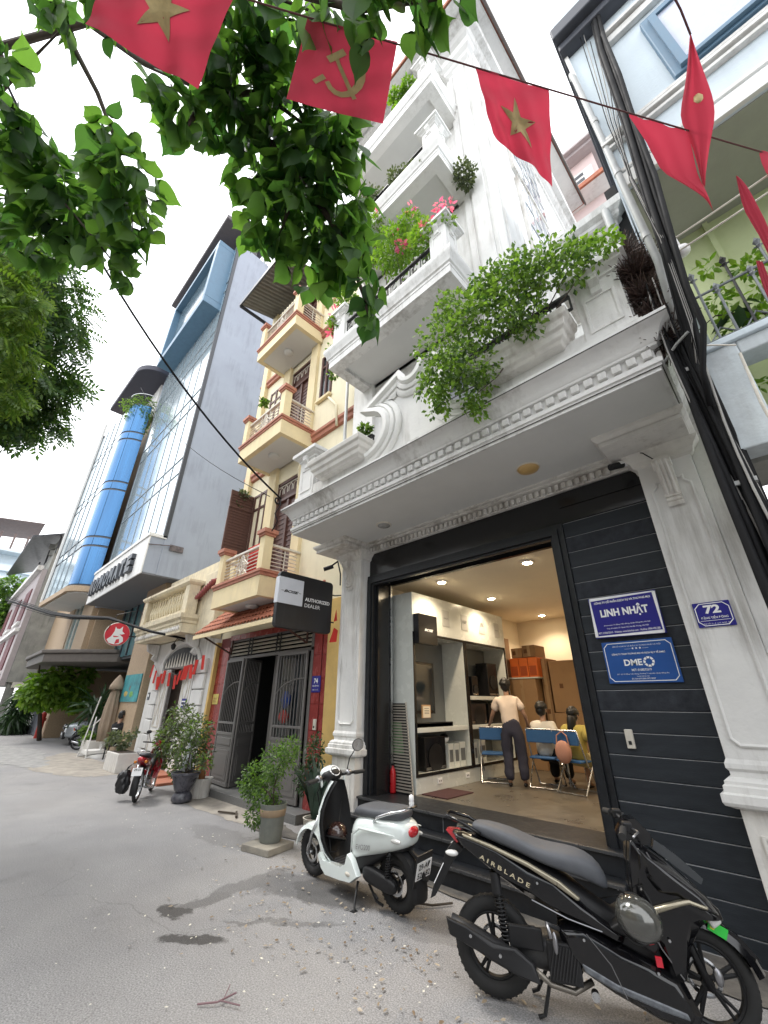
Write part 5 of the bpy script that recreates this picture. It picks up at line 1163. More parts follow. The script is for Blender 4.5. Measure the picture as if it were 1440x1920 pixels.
# balcony
b = MB(); b.ring(-14.4,-10.95,3.95,4.6,[(-.3,3.22),(0,3.2),(.0,3.42),(.03,3.44),(.03,3.5),(.09,3.56),(.10,3.66),(.0,3.67)]); b.obj('balcony_slab', CREAMST, H76)
b = MB()
for i in range(26): x=-14.35+i*.13; b.obox((x,3.94,3.32),(.09,.03,.09),Matrix.Rotation(.78,3,'Y'))
b.obj('frieze', WHITE_S, H76, kind='stuff')
for x in (-14.4,-11.25):
    b = MB(); b.box(x,x+.28,3.97,4.25,3.67,4.45); b.obj('baluster_post', CREAMST, H76, bevel=.01)
b = MB(); b.ring(-14.4,-10.97,3.97,4.25,[(0,4.43),(.03,4.45),(.07,4.5),(.07,4.56),(0,4.57)],back=True); b.obj('balustrade_rail', CREAMST, H76)
bal = MB(); bal.lathe([(.035,0),(.035,.03),(.02,.06),(.045,.16),(.055,.24),(.02,.4),(.018,.52),(.035,.56),(.035,.6)],(0,0,0),10); bo=bal.obj('baluster', mat('cream_plaster',(.68,.6,.42),.8,var=.15,streak=.3), H76, smooth=True); bo.location=Vector((-13.95,4.1,3.78))-Vector(H76.location)+Vector(H76['_w'])
bo.location = Vector((-13.95,4.1,3.8))-Vector(H76['_w'])+Vector(H76['_w'])*0
for v in bo.data.vertices: v.co += Vector(H76['_w'])
for i in range(1,14): o=bo.copy(); COL.objects.link(o); o.location=bo.location+Vector((i*.195,0,0))
b = MB(); b.box(-14.12,-11.25,4.02,4.2,3.67,3.8); b.obj('balustrade_base', CREAMST, H76)
for x in (-14.2,-11.3): b = MB(); b.pyz([(4.6,2.7),(4.45,2.78),(4.5,2.9),(4.3,3.0),(4.25,3.2),(4.6,3.2)],x-.07,x+.07); b.obj('corbel', WHITE, H76, bevel=.01)
b = MB(); b.pxz([(-11.2,3.2),(-9.99,3.0),(-9.99,4.75),(-10.9,4.75),(-11.2,4.45)],4.32,4.6); b.obj('side_parapet', CREAMST, H76, bevel=.02)
b = MB()
for k in range(12): b.tube([(-11.2+.1*k,4.15,4.0+.035*k),(-11.2+.1*k,4.4,4.12+.035*k)],.045,6)
b.obj('parapet_roof_tile', mat('faded_red_tile',(.34,.1,.1),.8,var=.3), H76, kind='stuff')
t = thing('wall_lantern','small black wall lantern over the arched doorway','lantern',(-12.3,4.4,2.95)); b = MB(); b.tube([(-12.3,4.6,3.15),(-12.3,4.4,3.2),(-12.3,4.35,3.08)],.012,6); b.lathe([(.02,2.9),(.05,2.93),(.07,3.02),(.02,3.08)],(-12.3,4.35,0),8); b.obj('lantern_body', IRON, t)
# bunting
t = thing('bunting','string of small red pennants across the white arched doorway','bunting',(-12.0,4.5,2.4))
pp = [(-13.85,2.55),(-13.3,2.2),(-12.8,2.35),(-12.0,2.2),(-11.5,2.4),(-11.1,2.42),(-10.45,2.6)]
b = MB(); b.tube([(p[0],4.48,p[1]+.05) for p in pp],.006,4); b.obj('string', WIREG, t)
for i in range(13):
    u=i/12*(len(pp)-1.001); k=int(u); f=u-k; x=pp[k][0]*(1-f)+pp[k+1][0]*f; z=pp[k][1]*(1-f)+pp[k+1][1]*f+.05
    a=random.uniform(-.35,.35); w=.17; h=.34; b = MB(); b.loft([[(x-w*.5+w*q/3+math.sin(a)*hh,4.46+.02*math.sin(q*2+i),z-hh) for q in range(4)] for hh in (0,h*.5,h)],closed=False); f_=b.obj('pennant', REDCL, t, smooth=True)
t = thing('address_plate','small blue address plate on the right white door leaf','sign',(-11.3,4.53,1.4)); b = MB(); b.box(-11.45,-11.2,4.53,4.55,1.45,1.68); b.obj('plate', BLUE1, t); b = MB(); b.box(-11.43,-11.22,4.527,4.53,1.6,1.63); b.box(-11.43,-11.22,4.527,4.53,1.52,1.55); b.obj('lettering', WHITEP, t)
t = thing('address_plate','small dark plate left of the white doorway','sign',(-13.9,4.53,1.7)); b = MB(); b.box(-14.0,-13.85,4.53,4.55,1.65,1.85); b.obj('plate', FRAME_D, t); b = MB(); b.box(-13.97,-13.88,4.527,4.53,1.74,1.8); b.obj('lettering', WHITEP, t)

# ============================================================ GREY OFFICE BUILDING
ON = thing('office_building','tall grey-sided office building with glass front and white letter fascia','building',(-17.8,4.0,0))
b = MB(); b.box(-22,-14.4,4.05,20,5.4,23.1); b.obj('wall', GREYWALL, ON)
b = MB(); b.box(-14.5,-14.38,3.98,4.12,6.7,22.9); b.obj('corner_strip', FRAME_D, ON)
zs=[6.75,8.6,9.1,11.9,12.4,15.2,15.7,18.5]
rowh=[(6.75,9.3),(9.34,10.0),(10.04,12.7),(12.74,13.4),(13.44,16.1),(16.14,16.8),(16.84,19.5),(19.54,20.2),(20.24,22.9)]
for (z0,z1) in rowh:
    for i in range(7):
        x0=-21.45+i*1.0; b = MB(); b.box(x0+.025,x0+.975,4.0,4.05,z0,z1); b.obj('glass_panel', GLASS_M, ON)
b = MB(); b.box(-21.5,-14.5,4.03,4.06,6.7,22.95); b.obj('curtain_frame', FRAME_D, ON)
for i in range(8): x0=-21.45+i*1.0; b = MB(); b.box(x0-.013,x0+.013,3.98,4.0,6.7,22.9); b.obj('mullion', MULL, ON)
for z0,z1 in rowh: b = MB(); b.box(-21.5,-14.5,3.975,4.0,z1+.005,z1+.035); b.obj('transom', MULL, ON)
# sign box with soffit
b = MB(); b.box(-21.3,-14.42,3.62,7.5,5.42,6.7); b.obj('fascia_body', GREYWALL, ON)
b = MB(); b.box(-21.32,-14.40,3.58,3.62,5.36,6.66); b.box(-21.34,-14.38,3.54,4.1,6.66,6.78); b.obj('fascia', WHITE_C, ON, bevel=.01)
b = MB(); b.box(-21.3,-14.42,3.62,7.5,5.36,5.42); b.obj('canopy_soffit', mat('grey_soffit',(.16,.165,.18),.7,var=.1), ON)
for i,ch_ in enumerate('NOMOMATE'):
    x=-20.75+i*.69
    for dp,mm in ((0,FRAME_D),(.14,FRAME_D)): pass
    cu = None
    o = text(ch_,'letter',FRAME_D,ON,(x,3.45,5.62),FX,FU,w=.52,h=.62,bold=.06)

    md=o.modifiers.new('solid','SOLIDIFY'); md.thickness=.13; md.offset=-1
b = MB(); b.tube([(-14.38,3.6,6.35),(-14.3,4.3,6.45)],.02,6); b.box(-14.38,-14.33,4.25,4.7,6.3,6.5); b.obj('vent_box', mat('vent_grey',(.14,.12,.12),.8,var=.5,vscale=12), ON)
# projecting blue frame
b = MB(); y0,y1=3.2,4.02
b.box(-20.6,-14.75,y0,y1,18.3,18.7); b.box(-20.6,-14.75,y0,y1,22.5,22.8); b.box(-15.1,-14.75,y0,y1,18.7,22.5); b.box(-20.6,-20.3,y0,y1,18.7,22.5); b.obj('projecting_frame', FRAME_BL, ON, bevel=.02)
for i in range(4): b = MB(); x=-20.3+i*1.3; b.box(x+.02,x+1.28,3.5,3.55,18.7,22.5); b.obj('glass_panel', mat('dim_glass',(.12,.17,.2),.1,var=.1,spec=.8), ON)
b = MB(); b.box(-21.6,-14.2,3.1,5.4,23.9,24.2); b.box(-21.6,-14.4,4.2,5.0,23.1,23.9); b.obj('roof_slab', mat('brown_roof_edge',(.11,.10,.105),.7,var=.2), ON, bevel=.05)
b = MB(); 
for i in range(22): y=5.4+i*.2; b.box(-14.46,-14.43,y,y+.03,23.1,24.2)
b.box(-14.47,-14.42,5.3,10,24.18,24.24); b.obj('roof_railing', FRAME_D, ON)
# lower storeys of it
b = MB(); b.box(-16.85,-15.0,4.62,9,0,5.4); b.obj('stone_pillar', TAN, ON, bevel=.01)
b = MB(); b.box(-15.0,-14.4,4.9,5.2,0,5.4); b.obj('dark_panel', GLASS_T, ON)
b = MB(); b.box(-24,-16.85,5.2,5.3,3.3,5.4); b.obj('glazing', GLASS_T, ON)
for i in range(9): b = MB(); x=-23.9+i*.85; b.box(x,x+.05,5.14,5.2,3.3,5.4); b.obj('mullion', FRAME_D, ON)
b = MB(); b.box(-29,-16.85,8.4,8.6,0,5.3); b.box(-29,-16.9,5.25,8.4,3.2,3.3); b.obj('garage_back', mat('garage_dark',(.05,.06,.065),.6,var=.3), ON)
t = thing('poster','teal painted poster of sea and fish on the tan stone pillar','poster',(-15.95,4.6,1.6)); b = MB(); b.box(-16.75,-15.1,4.59,4.615,1.6,2.42)
tm_ = mat('teal_poster',(.05,.30,.32),.6,var=.6,vscale=3); b.obj('board', tm_, t)
b = MB(); b.sphere((-16.3,4.592,1.84),.16,10,(1.3,.03,.6)); b.obj('painting', mat('yellow_art',(.5,.38,.1),.6,var=.5,vscale=9), t); b = MB(); b.sphere((-15.75,4.592,1.82),.17,10,(1.2,.03,.6)); b.obj('painting', mat('green_art',(.15,.38,.08),.6,var=.5,vscale=9), t); b = MB(); b.sphere((-16.0,4.592,2.0),.1,10,(.7,.03,1.2)); b.obj('painting', mat('brown_art',(.2,.1,.05),.6,var=.5,vscale=9), t)
# fox roundel
FXc=(-15.2,3.62,3.53)
t = thing('shop_sign','round red projecting sign with a white fox','sign',FXc)
b = MB(); b.cyl((FXc[0]-.07,FXc[1],FXc[2]),(FXc[0],FXc[1],FXc[2]),.34,32); b.obj('disc', mat('sign_red',(.62,.03,.05),.5,var=.05), t, smooth='auto')
b = MB(); b.torus((FXc[0]-.035,FXc[1],FXc[2]),.34,.02,axis=(1,0,0),n=32,m=6); b.obj('rim', PALEPAINT, t, smooth=True)
fox=[(-.10,.22),(-.05,.16),(.03,.16),(.10,.25),(.11,.1),(.2,.03),(.12,.0),(.05,.0),(.17,-.08),(.2,-.2),(.1,-.3),(-.04,-.31),(-.18,-.28),(-.26,-.18),(-.16,-.08),(-.13,.0),(-.1,.08)]
b = MB(); b.pyz([(FXc[1]+p[0],FXc[2]+p[1]) for p in fox],FXc[0]+.001,FXc[0]+.006); b.obj('fox_emblem', WHITEP, t)
b = MB(); b.pyz([(FXc[1]+p[0],FXc[2]+p[1]) for p in ((-.12,-.06),(.06,-.06),(.0,-.09),(-.08,-.10))],FXc[0]+.007,FXc[0]+.009); b.pyz([(FXc[1]+p[0],FXc[2]+p[1]) for p in ((-.02,-.3),(.0,-.16),(.08,-.14),(.1,-.25))],FXc[0]+.007,FXc[0]+.009); b.obj('emblem_detail', MATS['sign_red'], t)  # red detail shapes laid over the white fox
b = MB(); b.tube([(FXc[0],3.95,3.5),(FXc[0],4.6,3.5)],.02,6); b.tube([(FXc[0],3.3,3.6),(FXc[0]+.1,3.45,4.1),(FXc[0]+.2,4.0,4.3),(FXc[0]+.2,4.5,3.9),(FXc[0]+.2,4.6,3.2)],.01,5); b.obj('sign_arm', IRON, t)

# ============================================================ BLUE GLASS BUILDING
BG = thing('office_building','blue curved-glass office tower with rounded corner and planted terrace','building',(-24.5,3.8,0))
cx_,cy_,rr=-22.42,3.78,.88
def curve(r,n=14,a0=270,a1=360): return [(cx_+r*math.cos(R_(a0+(a1-a0)*i/n)),cy_+r*math.sin(R_(a0+(a1-a0)*i/n))) for i in range(n+1)]
b = MB(); b.box(-33,-21.7,4.2,16,3.3,16.4); b.obj('wall', TAN, BG)
zz=[6.3,8.05,8.15,8.5,8.6,11.0,11.1,11.45,11.55,14.0,14.1,14.45,14.55,16.3]
for k in range(0,len(zz)-1,2):
    for part in range(2):
        c=curve(rr,7,270+45*part+.7,315+45*part-.7); b = MB(); b.loft([[(p[0],p[1],z) for p in c] for z in (zz[k],zz[k+1])],closed=False); b.obj('curved_glass', GLASS_B, BG, smooth=True)
c=curve(rr-.03,14); b = MB(); b.loft([[(p[0],p[1],z) for p in c] for z in (6.2,16.4)],closed=False); b.obj('curved_frame', FRAME_D, BG)
for k in range(0,len(zz)-1,2):
    for i in range(4): x0=-27.0+i*1.15; b = MB(); b.add([(x0+.015,2.72+.045*i,zz[k]),(x0+1.135,2.765+.045*i,zz[k]),(x0+1.135,2.765+.045*i,zz[k+1]),(x0+.015,2.72+.045*i,zz[k+1])],[(0,1,2,3)]); b.obj('glass_panel', GLASS_M, BG)
for i in range(1,4): x0=-27.0+i*1.15; b = MB(); b.box(x0-.012,x0+.012,2.69+.045*i,2.72+.045*i,6.2,16.4); b.obj('mullion', MULL, BG)
b = MB(); b.add([(-27,2.75,6.2),(-22.4,2.93,6.2),(-22.4,2.93,16.4),(-27,2.75,16.4)],[(0,1,2,3)]); b.box(-27.1,-27.0,2.7,5,6.2,16.6); b.obj('curtain_frame', FRAME_D, BG)
b = MB(); b.box(-27.2,-27.08,2.6,2.72,6.2,17.5); b.obj('white_fin', WHITE_C, BG)
b = MB(); pts=[(-27.2,2.62)]+[(-22.42,2.82)]+curve(.98)[1:]+[(-21.44,5.2),(-27.2,5.2)]; b.pxy(pts,5.95,6.2); b.obj('bay_base', TAN, BG, bevel=.01)
b = MB(); pts2=[(-27.1,2.75)]+[(-22.42,2.95)]+curve(.85)[1:]+[(-21.57,5.1),(-27.1,5.1)]; b.pxy(pts2,5.9,5.95); b.obj('bay_soffit', CEIL, BG)
b = MB(); b.pxy([(-27.2,2.55)]+curve(1.15)+[(-21.2,5.5),(-27.2,5.5)],18.6,18.95); b.obj('roof_slab', mat('dark_roof_edge',(.05,.05,.07),.6,var=.2), BG, bevel=.04)
b = MB(); b.cyl((-21.9,4.2,16.3),(-21.9,4.2,18.6),.12,10); b.box(-26.5,-22.3,4.0,4.2,16.3,18.6); b.obj('terrace_wall', WHITE, BG)
b = MB(); b.tube([(p[0],p[1],17.0) for p in curve(.95)],.025,6); b.obj('terrace_rail', STEEL, BG)
t = thing('hanging_plant','green trailing plant spilling over the top of the blue glass tower','plant',(-22.1,3.3,16.3)); foliage(t,[(-22.1,3.2,16.5,.5),(-22.6,2.9,16.5,.45),(-22.2,3.0,15.8,.35,.3,.6),(-21.6,3.6,16.2,.3,.4,.8),(-21.55,3.75,15.2,.16,.16,.8)],1500,'oval',.12,LF_MID)
b = MB(); b.box(-24,-21.9,4.0,4.25,3.3,5.95); b.box(-29,-26,4.0,4.25,3.62,5.9); b.box(-27.42,-27.2,4.7,8.2,0,3.1); b.obj('stone_wall', TAN, BG)
b = MB(); b.box(-25.9,-24.1,4.1,4.2,3.6,5.9); b.obj('window', GLASS_T, BG); 
for x in (-25.95,-25.0,-24.1): b = MB(); b.box(x,x+.08,4.04,4.1,3.6,5.9); b.obj('window_frame', PALEPAINT, BG)
b = MB(); P_=[(-28.7,3.1),(-27.6,2.9),(-22.9,2.85),(-21.5,4.0),(-20.5,5.0),(-20.5,5.6),(-28.7,5.6)]
b.pxy(P_,3.45,3.6); b.pxy([(p[0]*.995-.1,p[1]+.12) for p in P_],3.1,3.45); b.obj('canopy', mat('brown_canopy',(.13,.115,.10),.6,var=.2), BG, bevel=.03)
b = MB(); b.box(-28.2,-27.2,4.55,4.7,0,3.1); b.obj('gate_pillar', TAN, BG, bevel=.01)
for x0,x1 in ((-31.4,-29.9),(-29.85,-28.3)):
    b = MB(); b.box(x0,x1,4.5,4.56,.03,2.0); g_=b.obj('gate_leaf', mat('grey_gate',(.13,.14,.16),.5,var=.15), BG, bevel=.01)
    b = MB(); b.box(x0+.05,x1-.05,4.48,4.5,1.35,1.95); b.obj('gate_panel', WHITE_C, g_)
t = thing('fire_hydrant_post','red painted post standing by the stone gate pillar','post',(-27.4,4.35,0)); b = MB(); b.cyl((-27.4,4.35,0),(-27.4,4.35,1.0),.12,12); b.sphere((-27.4,4.35,1.0),.13,12); b.cyl((-27.4,4.2,.8),(-27.4,4.5,.8),.07,10); b.obj('body', mat('post_red',(.4,.03,.02),.5,var=.2), t, smooth='auto')

# ============================================================ FAR BUILDINGS
CH = thing('house','old house with stained grey concrete side wall, beyond the blue tower','house',(-35,4,0))
b = MB(); b.box(-46,-33.02,3.0,12,2.6,10.4); b.obj('wall', CONC, CH)
b = MB(); b.box(-33.3,-32.9,4.6,12,2.9,10.2); b.box(-33.4,-32.95,3.3,12,2.3,2.6); b.obj('concrete_band', PALEPAINT, CH)
b = MB(); b.box(-33.02,-32.98,4.7,5.4,4.4,6.0); f=b.obj('window', GLASS_D, CH); b = MB(); b.box(-32.98,-32.95,4.6,4.7,4.3,6.1); b.box(-32.98,-32.95,5.4,5.5,4.3,6.1); b.box(-32.98,-32.95,4.6,5.5,6.0,6.15); b.obj('frame', YELP, f)
b = MB(); b.box(-33.6,-33.2,3.1,3.5,0,2.6); b.box(-46,-33.4,5.5,6,0,2.6); b.obj('ground_wall', CONC, CH)
b = MB(); b.loft([[(-46,1.6,11.2),(-32.5,1.6,11.0),(-32.5,1.6,11.1),(-46,1.6,11.3)],[(-46,4.5,12.4),(-32.5,4.5,12.2),(-32.5,4.5,12.3),(-46,4.5,12.5)]]); b.obj('roof', FRAME_D, CH)
for x in (-33,-37,-41): b = MB(); b.box(x-.06,x,3.0,3.1,10.4,11.6); b.obj('roof_post', FRAME_D, CH)
b = MB()
for i in range(30): b.obox((-33.2+random.uniform(-1.5,.1),2.9+random.uniform(0,1),10.4+random.uniform(.1,.9)),(.3,.3,.35),Matrix.Rotation(random.uniform(0,3),3,'Z'))
b.obj('roof_clutter', CONC, CH, kind='stuff')
PK = thing('house','narrow pink house with dark red shutters, beside the grey concrete wall','house',(-40,3,0))
b = MB(); b.box(-52,-33.1,2.72,2.99,2.4,9.3); b.obj('wall', PINK, PK)
for i,x in enumerate((-36.5,-41,-46)):
    for z in (3.3,6.2):
        b = MB(); b.box(x,x+2.2,2.66,2.72,z,z+2.0); b.obj('shutter', mat('dark_red_wood',(.12,.03,.035),.6,var=.2), PK)
        b = MB(); b.box(x-.2,x+2.4,2.55,2.72,z-.25,z-.1); b.obj('sill', WHITE, PK)
b = MB(); b.box(-52,-33.1,2.5,2.75,5.4,5.6); b.box(-52,-33.1,2.45,2.75,9.2,9.5); b.obj('band', WHITE, PK)
WB = thing('house','pale blue-white house closing the far end of the street','house',(-62,-4,0))
b = MB(); b.box(-70,-60,-14,4.5,0,14.5); b.obj('wall', PALEBLUE, WB)
b = MB(); b.box(-70,-59.4,-14.5,4.8,13.6,13.9); b.box(-70,-59.2,-14.5,4.8,16.6,16.9); b.box(-70,-61,-13,3,14.5,16.6); b.box(-70,-59.5,-14.4,4.7,14.5,15.2); b.obj('terrace', PALEBLUE, WB)
for j in range(3):
    for i in range(6):
        b = MB(); y=3.0-i*2.3; z=3.2+j*3.5; b.box(-60,-59.96,y-1.1,y,z,z+1.9); f=b.obj('window', GLASS_D, WB); b = MB(); b.box(-59.96,-59.9,y-.6,y-.5,z,z+1.9); b.box(-59.96,-59.85,y-1.2,y+.1,z-.12,z); b.obj('frame', WHITE, f)
b = MB()
for i in range(7): b.box(-60.5,-60.3,2.6-i*1.2,2.8-i*1.2,16.9,19)
b.loft([[(-64,-6,18.6),(-59.5,-6,19.4),(-59.5,-6,19.5),(-64,-6,18.7)],[(-64,3.6,19.8),(-59.5,3.6,20.6),(-59.5,3.6,20.7),(-64,3.6,19.9)]]); b.obj('roof_shelter', mat('brown_shelter',(.14,.10,.09),.7,var=.3,vscale=3), WB)
# pink house glimpsed above, behind the white tower
t = thing('house','pinkish house with red tiled eaves glimpsed between the white tower and the blue-white house','house',(-.3,15,0))
b = MB(); b.box(-3.5,.1,14,20,0,25.4); b.obj('wall', mat('pale_pink_wall',(.62,.50,.48),.8,var=.06), t)
b = MB(); b.box(-3.7,.25,13.5,20,25.4,25.6); b.box(-3.8,.35,13.3,20,25.6,25.75); b.obj('eaves', PINK, t)
b = MB(); b.box(-1.15,-.1,13.9,14,22.9,24.5); f=b.obj('window_frame', WHITE_C, t); b = MB(); 
for k in range(4): b.box(-1.0,-.5,13.88,13.9,23.0+k*.38,23.2+k*.38)
b.obj('louvre', FRAME_D, f)
b = MB(); b.box(-4,.3,13.2,14,22.2,22.4); b.obj('lower_soffit', WHITE_C, t); b = MB(); b.box(-4,.34,13.1,13.2,22.2,22.45); b.obj('lower_eaves', ROOFTILE, t)
# ============================================================ PALE BLUE HOUSE 70
P70 = thing('house','pale blue-white house with lime green wall and overhanging upper floor, right of the white house','house',(2,3.5,0))
b = MB(); b.box(.15,7,3.1,9,5.97,10.2); b.obj('upper_wall', PALEBLUE, P70)
b = MB()
for z,d in ((6.22,.025),(6.62,.05),(6.70,.07),(6.78,.05)): b.box(.13-d*.3,7,3.1-d,3.11,z,z+.045)
b.obj('band_moulding', WHITE_C, P70, bevel=.006)
b = MB(); b.box(.14,7,3.06,3.1,5.97,6.16); b.obj('bottom_band', WHITE_C, P70, bevel=.004)
b = MB(); b.box(.14,7,3.12,4.0,5.955,5.97); b.obj('soffit', mat('olive_soffit',(.33,.34,.28),.8,var=.08), P70)
b = MB(); b.box(.3,7,3.97,4.1,3.1,5.955); b.obj('green_wall', GREENW, P70)
b = MB(); b.box(.60,.64,3.93,3.97,3.2,5.95); b.obj('wall_pipe', GREENW, P70)
b = MB(); b.box(.78,2.6,3.04,3.12,6.86,8.12); f=b.obj('window', FRAME_BL, P70, bevel=.01)
b = MB(); b.box(.90,2.5,3.025,3.04,6.95,7.95); b.obj('pane', mat('milky_glass',(.50,.54,.64),.25,var=.1), f)
b = MB(); b.box(.84,2.55,3.0,3.04,6.90,6.95); b.box(.84,2.55,3.0,3.04,7.95,8.02); b.box(.84,.90,3.0,3.04,6.95,7.95); b.obj('frame', FRAME_BL, f)
b = MB(); b.box(.5,3,3.04,3.1,8.30,8.42); b.box(.5,3,3.0,3.1,8.44,8.5); b.obj('lintel_moulding', WHITE_C, P70, bevel=.006)
b = MB(); b.box(.08,7,2.85,9,9.0,9.25); b.box(.10,7,2.95,9,8.86,9.0); b.obj('roof_slab', mat('dark_eaves',(.06,.065,.08),.6,var=.3), P70, bevel=.02)
b = MB(); b.box(.12,.16,3.06,3.12,6.0,8.86); b.obj('corner_bead', WHITE_C, P70)
# parapet with opening and spiked railing
b = MB(); b.box(.13,.36,3.3,3.5,3.15,4.0); b.box(.36,7,3.3,3.5,3.88,4.0); b.box(.36,7,3.3,3.5,3.15,3.42); b.box(.36,7,3.3,3.5,3.13,3.15); b.obj('parapet', mat('flaking_blue_paint',(.55,.6,.62),.85,var=.15,vscale=5,bump=.7,bscale=14,streak=.3,streakcol=(.25,.25,.24)), P70, bevel=.012)
b = MB(); b.box(.10,7,3.27,3.52,4.0,4.06); b.obj('parapet_cap', PALEBLUE, P70, bevel=.01)
b = MB(); b.box(.15,7,3.5,3.97,3.12,3.2); b.obj('balcony_floor', CONC, P70)
GRAIL = mat('grey_railing',(.22,.24,.25),.5,var=.3,metal=.3)
for i in range(12):
    x=.20+.105*i; zt=4.88 if i%2 else 4.66
    b = MB(); b.cyl((x,3.36,4.06),(x,3.36,zt-.12),.009,6); b.lathe([(.009,zt-.12),(.022,zt-.1),(.012,zt-.085),(.026,zt-.05),(.001,zt)],(x,3.36,0),6); b.tube([(x-.03,3.36,zt-.1),(x+.03,3.36,zt-.1)],.006,5); b.obj('spiked_bar', GRAIL if i%3 else IRON, P70)
b = MB(); b.tube([(.1,3.36,4.60),(1.6,3.36,4.60)],.012,6); b.tube([(.1,3.36,4.12),(1.6,3.36,4.12)],.011,6); b.obj('rail', GRAIL, P70)
for i in range(6):
    b = MB(); x=.25+.21*i; b.tube([(x,3.36,4.12),(x+.08,3.36,4.22),(x+.16,3.36,4.12)],.007,5); b.obj('rail_arc', GRAIL, P70)
b = MB(); b.box(.12,7,4.3,4.5,0,3.12); b.obj('ground_wall', mat('dirty_beige_wall',(.36,.33,.29),.85,var=.2,vscale=2,streak=.4), P70)
b = MB(); b.cyl((.30,4.24,3.0),(.30,4.32,3.0),.05,14); b.obj('pipe_stub', PVC, P70)
t = thing('wall_lamp','small round lamp under the overhang of the pale blue house','lamp',(.33,3.5,5.5)); b = MB(); b.sphere((.34,3.45,5.25),.06,12); b.tube([(.34,3.45,5.3),(.34,3.5,5.45),(.34,3.6,5.95)],.01,5); b.obj('lamp_shade', WHITEP, t, smooth=True)
# downpipe
t = thing('drainpipe','long grey downpipe at the corner of the pale blue house','pipe',(.12,3.02,5))
b = MB(); b.tube([(.12,3.2,8.62),(.12,3.10,8.5),(.13,3.07,8.3),(.145,3.07,4.9),(.12,3.2,4.6),(.10,3.34,4.3)],.03,12); b.obj('pipe', PVC, t, smooth=True)
for z in (7.2,6.2,5.2): b = MB(); b.cyl((.14,3.07,z),(.14,3.07,z+.06),.036,12); b.obj('clamp', PVC, t, smooth='auto')
t = thing('drainpipe','short grey downpipe beside the upper cornice of the white house','pipe',(-.06,4.38,6.5)); b = MB(); b.tube([(-.08,4.4,7.7),(-.08,4.36,7.5),(-.08,4.36,5.2)],.05,10); b.obj('pipe', PVC, t, smooth=True)
# narrow gap between the houses
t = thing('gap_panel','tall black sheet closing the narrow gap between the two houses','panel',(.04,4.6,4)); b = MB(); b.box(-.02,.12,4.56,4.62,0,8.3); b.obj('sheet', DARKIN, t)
# cable bundle down the gap
CB = thing('cable_bundle','thick bundle of black telephone cables strapped down the gap right of the white house','cables',(.05,3.35,0))
g = np.random.default_rng(3)
for i in range(20):
    x0=.0+.13*g.random(); y0=3.22+.14*g.random(); ph=g.random()*6
    pts=[(x0+.02*math.sin(z*1.3+ph)+(.03 if z<2 else 0), y0+.02*math.cos(z+ph), z) for z in np.linspace(0,4.25,18)]
    b = MB(); b.tube(pts,.012+.016*g.random(),7); b.obj('cable', WIRE, CB, smooth=True)
for i in range(6):
    x0=.0+.17*g.random(); ph=g.random()*6; pts=[(x0+.045*math.sin(z*1.7+ph)+.02, 3.26+.05*math.cos(z*1.2+ph), z) for z in np.linspace(0,4.9,20)]
    b = MB(); b.tube(pts,.005+.004*g.random(),6); b.obj('cable', WIREG if i%2 else WIRE, CB, smooth=True)
for z in (3.9,2.9,1.8): b = MB(); b.ring(-.01,.15,3.27,3.46,[(0,z),(.012,z),(.012,z+.03),(0,z+.03)],back=True); b.obj('strap', PVC, CB)
for off,r_,m_ in ((0,.028,WIRE),(.045,.022,WIRE),(-.03,.012,WIRE)):
    b = MB(); P_=[(.64+off,3.0,10.4),(.552+off,3,9.4),(.431+off,2.98,8.12),(.348+off,2.96,6.7),(.253+off,2.97,5.48),(.214+off,3.0,4.87),(.154+off,3.15,4.3),(.08+off*.5,3.3,3.6),(.06,3.35,2.5)]
    b.tube(P_,r_,8); b.obj('thick_cable', m_, CB, smooth=True)
b = MB(); b.tube([(.50,2.96,8.4),(.457,2.95,7.4),(.38,2.93,6.38),(.345,2.93,5.66),(.27,2.93,4.88),(.225,2.95,4.36),(.222,3.0,4.02),(.12,3.1,3.72),(.09,3.2,3.5)],.02,8); b.obj('thick_cable', WIRE, CB, smooth=True)
for i in range(7):
    b = MB(); o_=g.random(); b.tube([(.35+.02*i,3.02,9.2-.3*i),(.22+.015*i,3.0,6.9),(.19+.03*o_,2.98,5.9),(.2+.05*o_,2.97,5.0),(.16+.05*o_,3.1,4.2),(.09,3.25,3.4+o_)],.0045,5); b.obj('thin_cable', WIREG if i%2 else WIRE, CB, smooth=True)
b = MB(); b.tube([(-.06,3.28,4.08),(.05,3.2,4.13),(.14,3.15,4.15)],.012,6); b.obj('conduit', PVC, CB)
for k in range(4):
    b = MB(); b.torus((.21+.02*k,3.6,2.66-.02*k),.08,.006,axis=(.3,.2,1),n=18,m=5); b.obj('cable_coil', PALEPAINT, CB)
b = MB(); b.tube([(.35,3.25,3.85),(.33,3.22,3.4),(.34,3.24,3.1),(.30,3.5,2.6),(.28,3.6,2.2)],.009,6); b.tube([(.20,3.2,4.0),(.27,3.2,3.95),(.35,3.24,3.92)],.006,5); b.obj('loose_wire', PALEPAINT, CB)
for zz_,xx in ((5.1,.16),(4.95,.2)): b = MB(); b.tube(catenary((xx,3.15,zz_),(1.6,3.05,zz_+.05),.02),.008,5); b.obj('stay_wire', PALEPAINT, CB)

